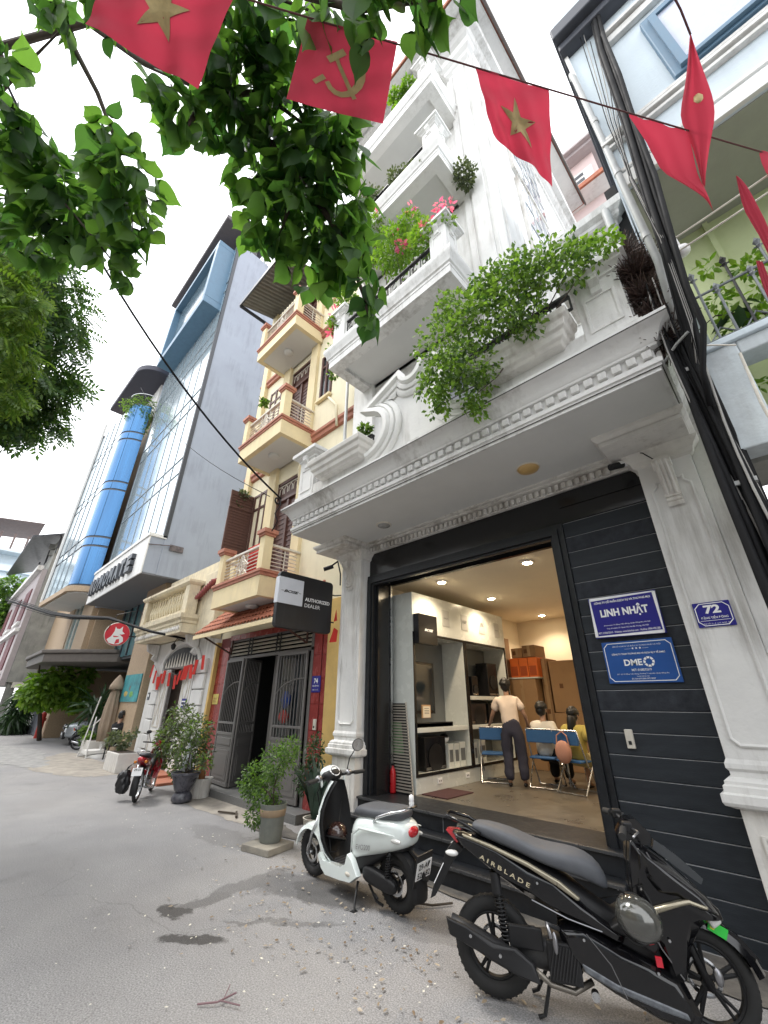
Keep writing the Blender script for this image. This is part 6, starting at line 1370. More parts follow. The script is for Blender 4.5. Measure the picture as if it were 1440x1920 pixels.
# long cables across the street (left)
t = thing('overhead_cable','long black cable sagging from the upper left to the corner of the white cornice','cable',(-5.395,3.1,4.67))
cp = catenary((-5.154,-1.843,8.96),(-5.395,3.1,4.67),.55,18); cp.insert(0,cp[0]+(cp[0]-cp[1])*8); b = MB(); b.tube(cp,.016,7); b.obj('cable', WIRE, t, smooth=True)
b = MB(); b.tube([(-5.395,3.1,4.67),(-5.3,3.05,4.5),(-5.35,3.0,4.35),(-5.28,3.02,4.2),(-5.38,3.0,4.05),(-5.32,3.0,4.1)],.010,6); b.torus((-5.42,3.05,4.62),.05,.014,axis=(1,.3,0),n=14,m=5); b.obj('loose_end', WIRE, t, smooth=True)
b = MB(); b.tube(catenary((-16,2.2,13.2),(-5.6,3.0,4.75),.5,16),.007,5); b.obj('thin_cable', WIRE, t, smooth=True)
t = thing('overhead_cable','heavy sagging black cable bundle running past the blue tower and red roundel','cable',(-20,3,4.6))
for k in range(7):
    b = MB(); dz=.16*g.random()-.1; dy=.15*g.random(); b.tube([(-56,2.2+dy,11.1+dz*5),(-38,2.2+dy,7.9+dz*3),(-25.5,2.25+dy,5.65+dz*2),(-20.5,2.4+dy,4.72+dz*1.3),(-17.6,2.6+dy,4.26+dz),(-14.2,3+dy,3.83+dz*.5),(-12.2,3.6+dy,3.3),(-11.5,4.5,3.1)],.03 if k<4 else .015,6); b.obj('cable', WIRE, t, smooth=True)
# ============================================================ FLAGS ON THE STRING
K=.78
def sc(p,k=K): return Vector((p[0]*k,p[1]*k,1.6+(p[2]-1.6)*k))
t = thing('flag_string','thin dark string carrying red flags across the street','string',sc((-1.2,.4,6.2)))
b = MB(); b.tube(catenary(sc((-2.6,-1.6,6.22)),sc((1.6,4.45,6.22)),.02,20),.005,5); b.obj('string', mat('red_string',(.10,.03,.03),.8,var=.2), t)
b = MB(); b.tube([sc((.829,2.335,6.6)),sc((.85,2.45,6.55)),sc((.866,2.62,6.469))],.006,5); b.tube([sc((.72,1.7,7.6)),sc((.829,2.335,6.6))],.005,5); b.obj('side_string', MATS['red_string'], t)
def star(cx,cy,r,asp): 
    return [(cx+asp*(r if i%2==0 else r*.39)*math.sin(i*PI/5), cy+(r if i%2==0 else r*.39)*math.cos(i*PI/5)) for i in range(10)]
def flag(label, TL,TR,BR,BL, emblem, rip=.02, ph=0, k=K):
    TL,TR,BR,BL=[sc(p,k) for p in (TL,TR,BR,BL)]
    nrm=(TR-TL).cross(BL-TL).normalized()
    def at(u,v,o=0): return TL.lerp(TR,u).lerp(BL.lerp(BR,u),v) + nrm*(rip*(.25+v)*math.sin(u*9+ph+v*2.5)+rip*.55*(.3+v)*math.sin(u*19-v*6+ph*2)+rip*.3*math.sin(v*16+u*7+ph)+o) - Vector((0,0,.012*math.sin(PI*u)))
    t = thing('flag',label,'flag',tuple(TL),'red flags strung across the street')
    n=30; b = MB(); b.loft([[at(i/n,j/20) for i in range(n+1)] for j in range(21)],closed=False); b.obj('cloth', FLAGRED, t, smooth=True)
    b = MB()
    for side in (-.004,.004):
        for poly in emblem:
            # fan from the centroid, edges subdivided so that it follows the ripples
            cxx=sum(p[0] for p in poly)/len(poly); cyy=sum(p[1] for p in poly)/len(poly); pts=[]
            for i in range(len(poly)):
                a,c=poly[i],poly[(i+1)%len(poly)]
                for q in range(3): pts.append((a[0]+(c[0]-a[0])*q/3,a[1]+(c[1]-a[1])*q/3))
            vs=[at(cxx,cyy,side)]+[at(cxx+(p[0]-cxx)*.5,cyy+(p[1]-cyy)*.5,side) for p in pts]+[at(p[0],p[1],side) for p in pts]; m_=len(pts)
            b.add(vs,[(0,1+i,1+(i+1)%m_) for i in range(m_)]+[(1+i,1+m_+i,1+m_+(i+1)%m_,1+(i+1)%m_) for i in range(m_)])
    if emblem: b.obj('emblem', FLAGGOLD, t, smooth=True)
    return t
def flip(poly): return [(p[0],1-p[1]) for p in poly]
st_=[flip(star(.5,.5,.33,.75))]
flag('red flag with gold star, first and nearest at the upper left of the string',(-1.986,-0.679,6.212),(-1.503,-0.026,6.218),(-2.065,0.009,5.951),(-2.342,-0.715,6.017),[flip(star(.5,.62,.36,.6))],.02,.5)
# hammer and sickle, built from small strips
def strip(pts,w):
    L=[];R=[]
    for i,p in enumerate(pts):
        a=Vector(pts[max(i-1,0)]);c=Vector(pts[min(i+1,len(pts)-1)]);d=(c-a).normalized();n_=Vector((-d.y,d.x)); ww=w[i] if isinstance(w,list) else w
        L.append((p[0]+n_.x*ww,p[1]+n_.y*ww));R.append((p[0]-n_.x*ww,p[1]-n_.y*ww))
    return [[L[i],L[i+1],R[i+1],R[i]] for i in range(len(pts)-1)]
sick=[(.50+.19*math.cos(R_(a)),.50+.26*math.sin(R_(a))) for a in range(-75,155,20)]
hs=strip(sick,[.008,.02,.03,.038,.042,.044,.042,.038,.034,.03,.026,.024])+strip([(.31,.60),(.22,.70)],.03)+strip([(.38,.34),(.66,.78)],.022)+strip([(.31,.40),(.46,.26)],.04)
flag('red flag with gold hammer and sickle, between two star flags',(-1.208,0.403,6.218),(-0.814,0.961,6.219),(-1.191,1.191,6.057),(-1.644,0.534,6.041),hs,.018,1.6)
flag('red flag with gold star, in front of the white tower',(-0.458,1.491,6.217),(-0.091,2.029,6.215),(-0.320,2.555,5.885),(-0.555,1.881,6.039),[flip(star(.5,.5,.30,.85))],.025,3)
def limp(label, rows, rip=.01, k=K, gold=None):
    R2=[]
    for r_ in rows:
        a=[sc(p,k) for p in r_]; m_=7; out=[]
        for i in range(m_+1):
            u=i/m_*(len(a)-1.0001); q=int(u); out.append(a[q].lerp(a[q+1],u-q)+Vector((0,-rip*math.sin(i*2.2),rip*math.cos(i*1.9))))
        R2.append(out)
    t = thing('flag',label,'flag',tuple(R2[0][0]),'red flags strung across the street'); b = MB(); b.loft(R2,closed=False); b.obj('cloth', FLAGRED, t, smooth=True, sub=1)
    if gold: b = MB(); b.sphere(tuple(sc(gold[0],k)),gold[1],8,(.5,.3,1)); b.obj('emblem', FLAGGOLD, t, smooth=True)
limp('crumpled red flag sagging from the string just left of a twisted one',[[(0.319,2.618,6.216),(.50,2.88,6.20),(.69,3.149,6.216)],[(0.416,3.0,6.2),(.55,3.15,6.14),(.68,3.3,6.12)],[(0.420,3.25,6.111),(.54,3.38,6.03),(.655,3.45,6.0)],[(0.50,3.36,6.03),(.6,3.45,5.95),(.665,3.50,5.93)],[(0.63,3.55,5.87),(.655,3.57,5.86),(.672,3.56,5.86)],[(.66,3.62,5.80),(.669,3.64,5.79),(.675,3.63,5.8)],[(.668,3.68,5.75),(.669,3.681,5.748),(.67,3.682,5.75)]],.014)
limp('twisted red flag hanging point-down from its own short string, its gold star folded',[[(0.866,2.620,6.469),(.868,2.625,6.468),(.87,2.63,6.468)],[(0.80,2.80,6.39),(.84,2.80,6.40),(.878,2.82,6.37)],[(0.74,2.92,6.34),(.81,2.93,6.33),(.89,2.98,6.28)],[(0.664,3.04,6.281),(.78,3.05,6.25),(.894,3.10,6.21)],[(0.675,3.14,6.21),(.77,3.16,6.17),(.86,3.20,6.13)],[(0.69,3.28,6.12),(.73,3.29,6.10),(.80,3.30,6.09)],[(0.665,3.51,5.93),(.67,3.52,5.92),(.678,3.525,5.914)]],.02,gold=((.80,2.97,6.24),.05))
limp('red flag corner at the right edge of the photo on the string',[[(1.121,3.76,6.218),(1.25,3.9,6.218),(1.4,4.1,6.218)],[(1.122,3.937,6.061),(1.27,4.03,6.05),(1.38,4.2,6.05)],[(1.17,4.02,5.95),(1.27,4.1,5.92),(1.35,4.2,5.9)]],.008)
limp('narrow drooping red flag below the overhang at the right edge',[[(0.947,3.846,6.181),(.95,3.85,6.18),(.955,3.86,6.18)],[(.935,3.95,6.08),(.965,3.93,6.09),(.994,3.928,6.098)],[(0.915,4.094,5.947),(.97,4.08,5.95),(1.013,4.084,5.937)],[(0.963,4.255,5.746),(1.0,4.26,5.72),(1.042,4.284,5.689)],[(.966,4.446,5.468),(.98,4.45,5.47),(1.0,4.46,5.47)]],.010,k=.7)
limp('red flag strip caught on the spiked railing at the right edge',[[(0.875,4.380,5.591),(.895,4.39,5.57),(.915,4.400,5.553)],[(0.846,4.527,5.354),(.88,4.53,5.34),(.911,4.544,5.308)],[(0.854,4.634,5.137),(.86,4.64,5.13),(.87,4.64,5.12)]],.008,k=.7)
t = thing('flag','small red flag tucked between the box sign and the left white pillar','flag',(-5.25,4.25,2.4)); b = MB(); b.add([(-5.22,4.27,3.0),(-5.22,4.30,2.82),(-5.20,4.21,2.78),(-5.22,4.24,2.7),(-5.2,4.31,2.66),(-5.2,4.29,2.48),(-5.22,4.16,2.46)],[(0,1,2),(3,4,5,6)]); b.obj('cloth', REDCL, t)
# ============================================================ TREES AND PLANTS
BL = {"FIG": [[-2.31,-0.09,6.04,0.24],[-2.34,0.04,5.81,0.15],[-1.87,-0.05,6.41,0.25],[-1.53,0.14,6.37,0.29],[-1.93,0.21,6.38,0.34],[-2.17,0.29,6.15,0.25],[-1.67,0.4,6.47,0.27],[-1.86,0.66,6.28,0.38],[-2.25,0.61,6.01,0.29],[-1.8,0.99,6.1,0.39],[-2.14,1.03,5.77,0.38],[-2.45,0.91,5.74,0.26],[-1.82,1.28,5.86,0.33],[-1.88,1.46,5.5,0.3],[-2.17,1.33,5.51,0.34],[-1.86,1.62,5.04,0.19],[-1.9,1.73,4.82,0.14],[-1.6,1.06,6.28,0.24],[-1.16,0.43,6.25,0.2],[-1.99,-0.31,6.62,0.17]],
 "FIGTOP": [[-0.65,0.52,5.0,0.16],[-0.48,0.67,5.02,0.17],[-0.33,0.78,5.06,0.12],[-0.81,0.38,5.21,0.15]],
 "FIGL": [[-3.24,-0.9,5.67,0.25],[-2.92,-1.03,5.88,0.16],[-3.38,-0.68,5.6,0.31],[-3.37,-0.4,5.43,0.32],[-3.78,-0.63,5.41,0.31],[-2.72,-0.17,5.33,0.25],[-2.79,-0.03,5.03,0.19],[-3.06,-0.09,4.94,0.17],[-2.68,-0.32,5.62,0.17],[-3.04,0.05,4.76,0.11],[-2.54,-0.94,6.3,0.18],[-2.32,-0.71,6.26,0.16]],
 "PINN": [[-8.71,-1.39,9.58,0.85],[-9.12,-0.8,9.27,0.79],[-9.03,-0.32,8.66,0.45],[-9.26,-0.66,7.67,0.79],[-9.53,-0.13,7.65,0.51],[-10.09,-0.27,7.04,0.51],[-9.01,-1.11,8.26,0.62],[-9.74,-0.61,6.9,0.53],[-9.87,0.12,7.0,0.25],[-9.7,-1.58,8.43,0.85],[-10.2,-1.05,6.9,0.64]],
 "PINY": [[-7.27,-1.31,8.09,0.43],[-7.34,-0.97,7.46,0.39],[-7.7,-0.85,6.76,0.39],[-7.93,-0.67,6.14,0.3]],
 "SHR72": [[-1.77,2.95,5.28,0.34],[-1.55,2.95,4.73,0.28],[-1.84,2.95,4.93,0.27],[-1.41,2.95,5.33,0.32],[-1.05,2.95,5.19,0.27],[-0.91,2.95,5.38,0.27],[-0.68,2.95,5.4,0.24],[-0.41,2.95,5.2,0.2],[-0.23,2.95,5.19,0.13],[-1.19,2.95,5.56,0.23],[-1.66,2.95,5.71,0.19],[-2.11,2.95,4.79,0.13],[-1.53,2.98,4.45,0.15],[-1.98,2.95,4.48,0.08],[-0.86,2.95,4.95,0.13]],
 "BOUG2": [[-3.24,3.6,9.45,0.46],[-3.77,3.6,10.87,0.25],[-2.49,3.6,8.9,0.33],[-2.83,3.6,9.79,0.25],[-2.04,3.6,8.88,0.12],[-4.0,3.6,10.3,0.34],[-4.63,3.6,9.37,0.25],[-4.93,3.6,8.82,0.2]],
 "BOUG2L": [[-5.0,3.7,8.18,0.18],[-4.78,3.7,8.62,0.18],[-5.03,3.7,7.61,0.11]],
 "BAL3": [[-2.37,3.6,11.24,0.17],[-3.14,3.6,11.82,0.21],[-3.88,3.6,12.02,0.27],[-2.77,3.6,11.57,0.15],[-1.86,4.1,10.88,0.23],[-1.89,4.2,10.7,0.12]],
 "BAL4": [[-3.1,3.6,15.44,0.22],[-2.74,3.6,15.43,0.16],[-3.02,3.6,14.72,0.13]],
 "POTA": [[-5.72,3.45,0.67,0.24],[-5.25,3.45,0.9,0.24],[-4.98,3.45,1.06,0.15],[-5.42,3.45,0.56,0.19],[-5.82,3.45,0.54,0.13],[-5.64,3.45,0.27,0.15],[-5.32,3.45,0.38,0.15]],
 "POTB": [[-9.43,3.8,1.27,0.33],[-8.59,3.8,1.11,0.28],[-9.75,3.8,0.87,0.35],[-8.77,3.8,0.75,0.34],[-9.86,3.8,0.58,0.2],[-8.03,3.8,0.64,0.15],[-8.99,3.8,0.47,0.22]],
 "PLC": [[-14.64,4.1,0.79,0.24],[-13.61,4.1,0.71,0.26],[-13.12,4.1,0.91,0.17],[-15.01,4.1,0.63,0.15]],
 "PLD": [[-19.27,4.4,0.74,0.23],[-18.28,4.4,0.53,0.26],[-19.22,4.4,0.4,0.15]],
 "PALM": [[-20.79,5.0,1.42,0.43]],
 "TREEG": [[-25.0,3.41,2.14,0.62],[-25.0,4.03,2.05,0.74],[-25.0,4.77,1.95,0.7],[-25.0,5.08,2.78,0.41],[-25.0,4.07,2.62,0.55],[-25.0,3.8,1.82,0.58],[-25.0,5.08,1.61,0.45],[-25.0,3.35,1.71,0.38]],
 "SHRL": [[-31.0,3.75,1.21,0.46],[-31.0,3.68,0.7,0.51],[-31.0,3.73,1.99,0.41]],
 "FARG": [[-48.0,2.26,10.73,0.94],[-48.0,2.78,8.48,1.11],[-48.0,3.28,6.31,1.0],[-48.0,3.02,9.44,0.75],[-48.0,2.55,7.55,1.36],[-48.0,3.64,4.62,0.63]],
 "VINE": [[-0.03,3.35,5.48,0.07],[-0.04,3.35,5.17,0.1],[-0.02,3.35,4.86,0.1],[-0.01,3.35,4.58,0.09],[0.08,3.35,5.2,0.07],[-0.01,3.35,4.33,0.07],[0.07,3.35,4.51,0.06]],
 "GATEPL": [[0.43,3.62,4.7,0.1],[0.66,3.62,4.88,0.1],[0.56,3.62,4.33,0.11],[0.42,3.62,4.4,0.1],[0.47,3.62,5.09,0.07],[0.68,3.62,4.6,0.08]],
 "GATEPL2": [[0.39,3.7,3.84,0.08]],
 "LEFTPL": [[-3.54,3.25,5.21,0.08]],
 "YELP": [[-8.32,3.9,8.93,0.07]],
 "OLDW": [[-9.5,4.3,6.66,0.17],[-9.5,4.2,6.3,0.11]]}

def leafy(name,label,cat,loc,keys,n,shape,size,m,nparts=0,droop=.6,group=None,shell=.5):
    t = thing(name,label,cat,loc,group)
    bl=[]
    for k in keys: bl+= [tuple(q) for q in BL[k]]
    foliage(t,bl,n,shape,size,m,droop,nparts,shell)
    return t
t = leafy('fig_tree','fig tree with heart-shaped leaves overhanging the flags, its branches reaching in from the upper left','tree',(-5.2,-2.6,0),['FIG'],880,'heart',.19,LF_BIG,250,1.3,shell=.15)
foliage(t,[tuple(q) for q in BL['FIGTOP']],52,'heart',.17,LF_BIG,1.2,50,shell=.1)
foliage(t,[tuple(q) for q in BL['FIGL']],460,'heart',.175,LF_BIG,1.2,0,shell=.15)
b = MB(); b.tube([(-5.2,-2.6,0),(-5.15,-2.5,2),(-4.9,-2.3,4.2),(-4.4,-1.9,6.2),(-3.9,-1.5,7.4)],[.24,.2,.17,.13,.08],12); b.obj('trunk', BARK, t, smooth=True)
twigs(t,[[(-3.9,-1.5,7.4),(-3.0,-.9,7.3),(-2.6,-.4,6.7),(-2.2,.1,6.35),(-2.0,.6,6.1),(-1.95,1.05,5.85)],[(-2.2,.1,6.35),(-1.9,.4,6.4),(-1.7,.9,6.2)],[(-2.0,.6,6.1),(-2.2,.95,5.75),(-2.4,1.0,5.7)],[(-1.95,1.05,5.85),(-1.9,1.4,5.5),(-1.88,1.65,5.0),(-1.9,1.75,4.8)],[(-3.0,-.9,7.3),(-2.3,-.5,6.8),(-1.6,-.1,6.6),(-1.2,.4,6.3)],[(-2.3,-.5,6.8),(-1.2,.0,5.6),(-.7,.5,5.15),(-.35,.75,5.05)],[(-2.2,.1,6.35),(-2.3,.05,6.0),(-2.33,.02,5.75)]],.035)
twigs(t,[[(-4.4,-1.9,6.2),(-3.9,-1.3,6.2),(-3.5,-.8,5.8),(-3.3,-.5,5.4),(-3.1,-.2,5.0),(-3.04,.0,4.8)],[(-2.75,-.9,6.5),(-2.72,-.55,6.05),(-2.70,-.35,5.7),(-2.74,-.2,5.35),(-2.79,-.05,5.0)],[(-3.9,-1.3,6.2),(-3.3,-1.1,6.4),(-2.75,-.9,6.5)]],.022)
for k_ in BL['FIG'][::2]+BL['FIGL'][::2]:
    x,y,z,r=k_; twigs(t,[[(x-.2*r,y-.3*r,z+r*1.0),(x,y,z+.2*r),(x+.25*r,y+.15*r,z-.6*r)]],.009,name='twig',n=5)
t = leafy('street_tree','tall street tree with small feathery leaves at the left edge','tree',(-12.5,-3.2,0),['PINN'],1500,'pinnate',.46,leafmat('feather_leaf',(.025,.065,.025),(.08,.14,.04),.35),0,.9,shell=.2)
foliage(t,[tuple(q) for q in BL['PINY']],420,'pinnate',.36,leafmat('feather_leaf_light',(.05,.11,.02),(.14,.21,.04),.38),.9,0)
b = MB(); b.tube([(-12.5,-3.2,0),(-12.3,-3.1,3),(-11.8,-2.6,6),(-10.8,-1.8,8),(-9.8,-1.2,9)],[.3,.25,.2,.14,.07],12); b.obj('trunk', BARK, t, smooth=True)
twigs(t,[[(-11.8,-2.6,6),(-10.6,-1.5,6.8),(-9.9,-.6,7.2),(-9.7,-.1,7.2)],[(-10.8,-1.8,8),(-9.5,-1.0,8.5),(-9.0,-.5,8.8)]],.07)
BL['SHR72']=[[q[0]+random.uniform(-.03,.03),q[1]-.08,q[2]+random.uniform(0,.1),q[3]*1.12] for q in BL['SHR72']]
for _ in range(44):
    q=random.choice(BL['SHR72'][:15]); a_=random.uniform(0,6.28); BL['SHR72'].append([q[0]+q[3]*math.cos(a_),q[1]+random.uniform(-.15,.1),q[2]+q[3]*math.sin(a_),random.uniform(.05,.14)])
t = leafy('shrub','large leafy green shrub trailing over the right planter of the white terrace','shrub',(-1.2,3.1,4.9),['SHR72'],6000,'tiny',.06,LF_MID,0,.35,shell=.0)
for q in BL['SHR72'][:15]: twigs(t,[[(-1.15+.1*random.uniform(-1,1),3.15,4.95),((q[0]-1.15)/2,3.05,(q[2]+5)/2-.1),(q[0],q[1],q[2]-.05)]],.012,LF_BR,'stem',5)
foliage(t,[(-1.4,2.95,5.75,.12),(-.1,2.92,5.25,.1,.1,.1),(-.9,2.95,5.72,.2,.1,.08),(-1.95,2.95,4.62,.08,.1,.25),(-1.55,2.95,4.3,.1,.08,.2),(-.3,2.95,5.42,.25,.1,.06)],700,'tiny',.06,LF_YEL,.5,shell=.0)
t = leafy('bougainvillea','pink flowering bougainvillea on the lowest tower balcony','shrub',(-3,3.8,8.2),['BOUG2'],4200,'tiny',.085,LF_YEL,0,.2,shell=.1)
foliage(t,[tuple(q) for q in BL['BOUG2L']],600,'tiny',.08,LF_MID,.6)
foliage(t,[(q[0]+a,q[1]-.1,q[2]+c,.12) for q in BL['BOUG2'] for a,c in ((.1,.2),)],150,'oval',.09,FLPINK,0,name='flowers',shell=0)
foliage(t,[(-2.1,3.5,9.25,.1),(-2.4,3.5,9.0,.12),(-4.2,3.5,10.9,.12),(-4.3,3.5,10.4,.12),(-3.0,3.5,9.2,.1),(-5.0,3.6,8.7,.12)],160,'oval',.11,FLPINK,0,name='flowers',shell=0)
for q in BL['BOUG2']: twigs(t,[[(q[0]*.6-1.3,3.8,8.3),(q[0]*.8-.6,3.7,(q[2]+8.3)/2),(q[0],q[1],q[2])]],.014,LF_BR,'stem',5)
leafy('plant','green trailing plants on the middle tower balcony','plant',(-2.9,3.8,11.4),['BAL3'],1700,'tiny',.085,LF_GREY,0,.5,shell=.1)
leafy('plant','bright green creeper on the top tower balcony','plant',(-2.9,3.8,14.6),['BAL4'],700,'tiny',.1,LF_YEL,0,.5,shell=.1)
leafy('plant','small leafy plant at the left end of the terrace by the scroll','plant',(-3.7,3.2,4.9),['LEFTPL'],160,'oval',.07,LF_MID,0,.3,shell=0)
leafy('plant','small potted plant on the middle yellow balcony','plant',(-8.2,4.0,7.6),['YELP'],60,'oval',.16,LF_MID,0,.2,shell=0)
leafy('plant','greyish climbing plant on the old wall left of the yellow house','plant',(-9.6,4.3,5.2),['OLDW'],400,'tiny',.09,LF_GREY,0,.2)
leafy('vine','tangle of dry brown vine stems filling the gap beside the white terrace','vine',(.05,3.35,4.2),['VINE'],2600,'stem',.16,LF_BR,0,.1,shell=.0)
t = leafy('plant','green balcony plants behind the spiked railing','plant',(.7,3.65,4.1),['GATEPL','GATEPL2'],340,'oval',.075,LF_YEL,0,.2,shell=0)
foliage(t,[(.52,3.55,4.45,.1),(.75,3.55,4.35,.12),(.4,3.55,4.2,.1)],26,'oval',.2,LF_DK,1.0,name='leaves')
twigs(t,[[(.7,3.65,4.08),(.6,3.6,4.4),(.35,3.55,4.5),(.22,3.5,4.4)],[(.7,3.65,4.08),(.8,3.6,4.5),(.9,3.5,4.7)]],.012)
# ---- pots
def pot(name,label,prof,c,m,n=24): 
    t = thing(name,label,'pot',(c[0],c[1],0)); b = MB(); b.lathe(prof,(c[0],c[1],0),n); b.obj('pot_body',m,t,smooth='auto'); r=prof[-1][0]; b = MB(); b.lathe([(0,prof[-1][1]+.012),(r*1.02,prof[-1][1]+.002)],(c[0],c[1],0),n); b.obj('soil',SOIL,t); return t
GPOT = mat('grey_green_pot',(.16,.17,.15),.75,var=.25,vscale=6,bump=.2,streak=.3)
pc=(-5.28,3.48)
t = thing('paving_slab','worn concrete slab under the tall grey-green pot','slab',(pc[0],pc[1],0)); b = MB(); b.obox((pc[0]+.02,pc[1]-.04,.035),(.46,.42,.07),Matrix.Rotation(.2,3,'Z')); b.obj('slab', mat('worn_slab',(.26,.24,.20),.9,var=.3,bump=.5), t, bevel=.008)
t = pot('plant_pot','tall cylindrical grey-green plant pot beside the white scooter',[(.0,.071),(.125,.072),(.135,.10),(.15,.36),(.165,.44),(.17,.46),(.155,.46),(.145,.42)],pc,GPOT)
b = MB(); b.lathe([(.1525,.33),(.1565,.335),(.1625,.40),(.159,.405)],(pc[0],pc[1],0),24); b.obj('pot_band', mat('tan_band',(.26,.19,.12),.8,var=.3), t, smooth=True)
t = leafy('potted_shrub','rounded bright green shrub growing in the tall grey-green pot','shrub',(pc[0],pc[1],.43),['POTA'],3000,'oval',.045,leafmat('box_leaf',(.025,.06,.016),(.12,.21,.04),.35),0,.2,shell=.1)
twigs(t,[[(pc[0],pc[1],.4),(-5.3,3.47,.6),(-5.2,3.45,.85),(-5.0,3.45,1.05)],[(-5.3,3.47,.5),(-5.5,3.45,.6),(-5.75,3.45,.65)],[(-5.28,3.47,.45),(-5.4,3.45,.4),(-5.6,3.45,.28)]],.012)
pc=(-5.25,4.12)
pot('plant_pot','small pale pot with succulent behind the white scooter front wheel',[(0,.0),(.11,.0),(.13,.03),(.15,.2),(.16,.22),(.14,.22),(.13,.19)],pc,PALEPAINT)
t = thing('succulent','dark spiky aloe plant growing behind the white scooter','plant',(pc[0],pc[1],.2))
g = np.random.default_rng(8); base,faces = leaf_shape('blade'); n=34; a=g.random(n)*6.28; el=g.uniform(.9,1.45,n)
d=np.stack([np.cos(a)*np.cos(el),np.sin(a)*np.cos(el),np.sin(el)],1)
me=bpy.data.meshes.new('leaf'); me.from_pydata([tuple(v) for v in base],[],faces); me.materials.append(mat('aloe_leaf',(.05,.085,.06),.5,var=.3,vscale=20))
M_=rot_mats(d,g.uniform(-.3,.3,n))
for i in range(n):
    o=bpy.data.objects.new('leaf',me); COL.objects.link(o); o.parent=t; mm=Matrix([list(M_[i][0]),list(M_[i][1]),list(M_[i][2])]).to_4x4(); mm.translation=Vector((.02*math.cos(a[i]),.02*math.sin(a[i]),0)); o.matrix_local=mm@Matrix.Scale(float(g.uniform(.5,.9)),4)
t = leafy('potted_shrub','thin green bush standing against the pillar behind the aloe','shrub',(-5.5,4.2,.2),['POTA'],10,'oval',.03,LF_DK)
foliage(t,[(-5.45,4.2,.95,.2,.12,.28),(-5.65,4.2,.6,.18,.12,.25)],700,'oval',.05,LF_DK,.3,shell=.1,name='foliage')
pc=(-8.56,3.72)
t = pot('plant_pot','dark glazed pot with cloud pattern on a patterned foot',[(0,.16),(.12,.16),(.15,.19),(.20,.34),(.235,.42),(.25,.43),(.25,.46),(.21,.46),(.2,.43)],pc,mat('glazed_pot',(.07,.07,.085),.3,var=.7,vscale=9,coat=.5))
b = MB(); b.lathe([(0,.0),(.13,.0),(.17,.04),(.175,.09),(.14,.14),(.12,.16),(0,.16)],(pc[0],pc[1],0),22); b.obj('pot_foot', mat('patterned_foot',(.09,.09,.1),.35,var=.9,vscale=14), t, smooth=True)
t = leafy('potted_shrub','tall loose green bush growing in the dark glazed pot','shrub',(pc[0],pc[1],.44),['POTB'],2100,'oval',.072,LF_GREY,0,.2,shell=.05)
foliage(t,[tuple(q) for q in BL['POTB']],900,'oval',.075,LF_MID,.2,name='foliage',shell=.2)
twigs(t,[[(pc[0],pc[1],.44),(-8.6,3.75,.8),(-8.6,3.8,1.2)],[(pc[0],pc[1],.5),(-9.0,3.8,.8),(-9.4,3.8,1.3)],[(pc[0],pc[1],.46),(-9.0,3.8,.6),(-9.7,3.8,.85)],[(pc[0],pc[1],.46),(-8.3,3.8,.55),(-8.05,3.8,.62)]],.016)
b = MB(); b.lathe([(.0,.44),(.09,.46),(.07,.7),(.03,.95),(.0,1.0)],(pc[0]-.16,pc[1]+.05,0),9); b.obj('plastic_wrap', mat('white_plastic_wrap',(.6,.62,.66),.3,var=.2), t, smooth=True)
t = pot('plant_pot','white ribbed pot beside the dark glazed pot',[(0,.0),(.16,.0),(.17,.02),(.19,.27),(.205,.29),(.205,.31),(.18,.31),(.17,.28)],(-8.75,4.12),WHITE_S)
t = thing('potted_stump','short orange-brown stump growing in the white pot','plant',(-8.75,4.12,.3)); b = MB(); b.tube([(-8.75,4.12,.28),(-8.78,4.12,.5),(-8.72,4.12,.68)],[.06,.05,.03],8); b.obj('stem', mat('orange_bark',(.3,.13,.05),.8,var=.3), t, smooth=True)
foliage(t,[(-8.7,4.12,.75,.16)],90,'oval',.07,LF_DK,.2,name='foliage',shell=0)
for (x,y,l,k) in ((-13.35,4.0,'white concrete planter box in front of the stone pillar','PLC'),(-18.1,4.45,'white concrete planter box near the parked car','PLD')):
    t = thing('planter',l,'planter',(x,y,0)); b = MB(); b.box(x-.55,x+.45,y-.18,y+.3,0,.42); b.obj('planter_box', WHITE_S, t, bevel=.015); b = MB(); b.box(x-.5,x+.4,y-.14,y+.26,.40,.425); b.obj('soil', SOIL, t)
    BL[k]=[[q[0],q[1],q[2]-.08,q[3]*.62] for q in BL[k]]; leafy('plant','low bushy plant in the '+l,'plant',(x,y,.42),[k],300 if k=='PLC' else 300,'oval',.13,LF_GREY if k=='PLC' else LF_MID,0,.2)
t = leafy('palm','spiky dark palm behind the folded parasol','plant',(-20,4.9,0),['PALM'],90,'blade',.9,LF_DK,0,.1,shell=0)
t = leafy('street_tree','small bright green tree leaning over the grey gate','tree',(-25.6,2.9,0),['TREEG'],1700,'oval',.34,LF_YEL,0,.5,shell=.2)
twigs(t,[[(-25.6,4.2,0),(-25.6,3.8,1.5),(-25.3,3.4,2.4),(-25,3.2,3.2)],[(-25.6,3.8,1.5),(-25.2,4.4,2.6),(-25,5,3.0)]],.1)
leafy('shrub','dark drooping shrub in a low black pot, far left by the gate','shrub',(-31,4.2,0),['SHRL'],380,'blade',.8,LF_DK,0,1.2,shell=.2)
pot('plant_pot','low wide black pot by the far grey gate',[(0,0),(.5,.0),(.65,.15),(.75,.38),(.7,.4),(.6,.3)],(-31.9,4.2),PLAST)
leafy('tree','green tree at the far end of the street','tree',(-48,2,0),['FARG'],2200,'oval',.5,LF_FAR,0,.3)
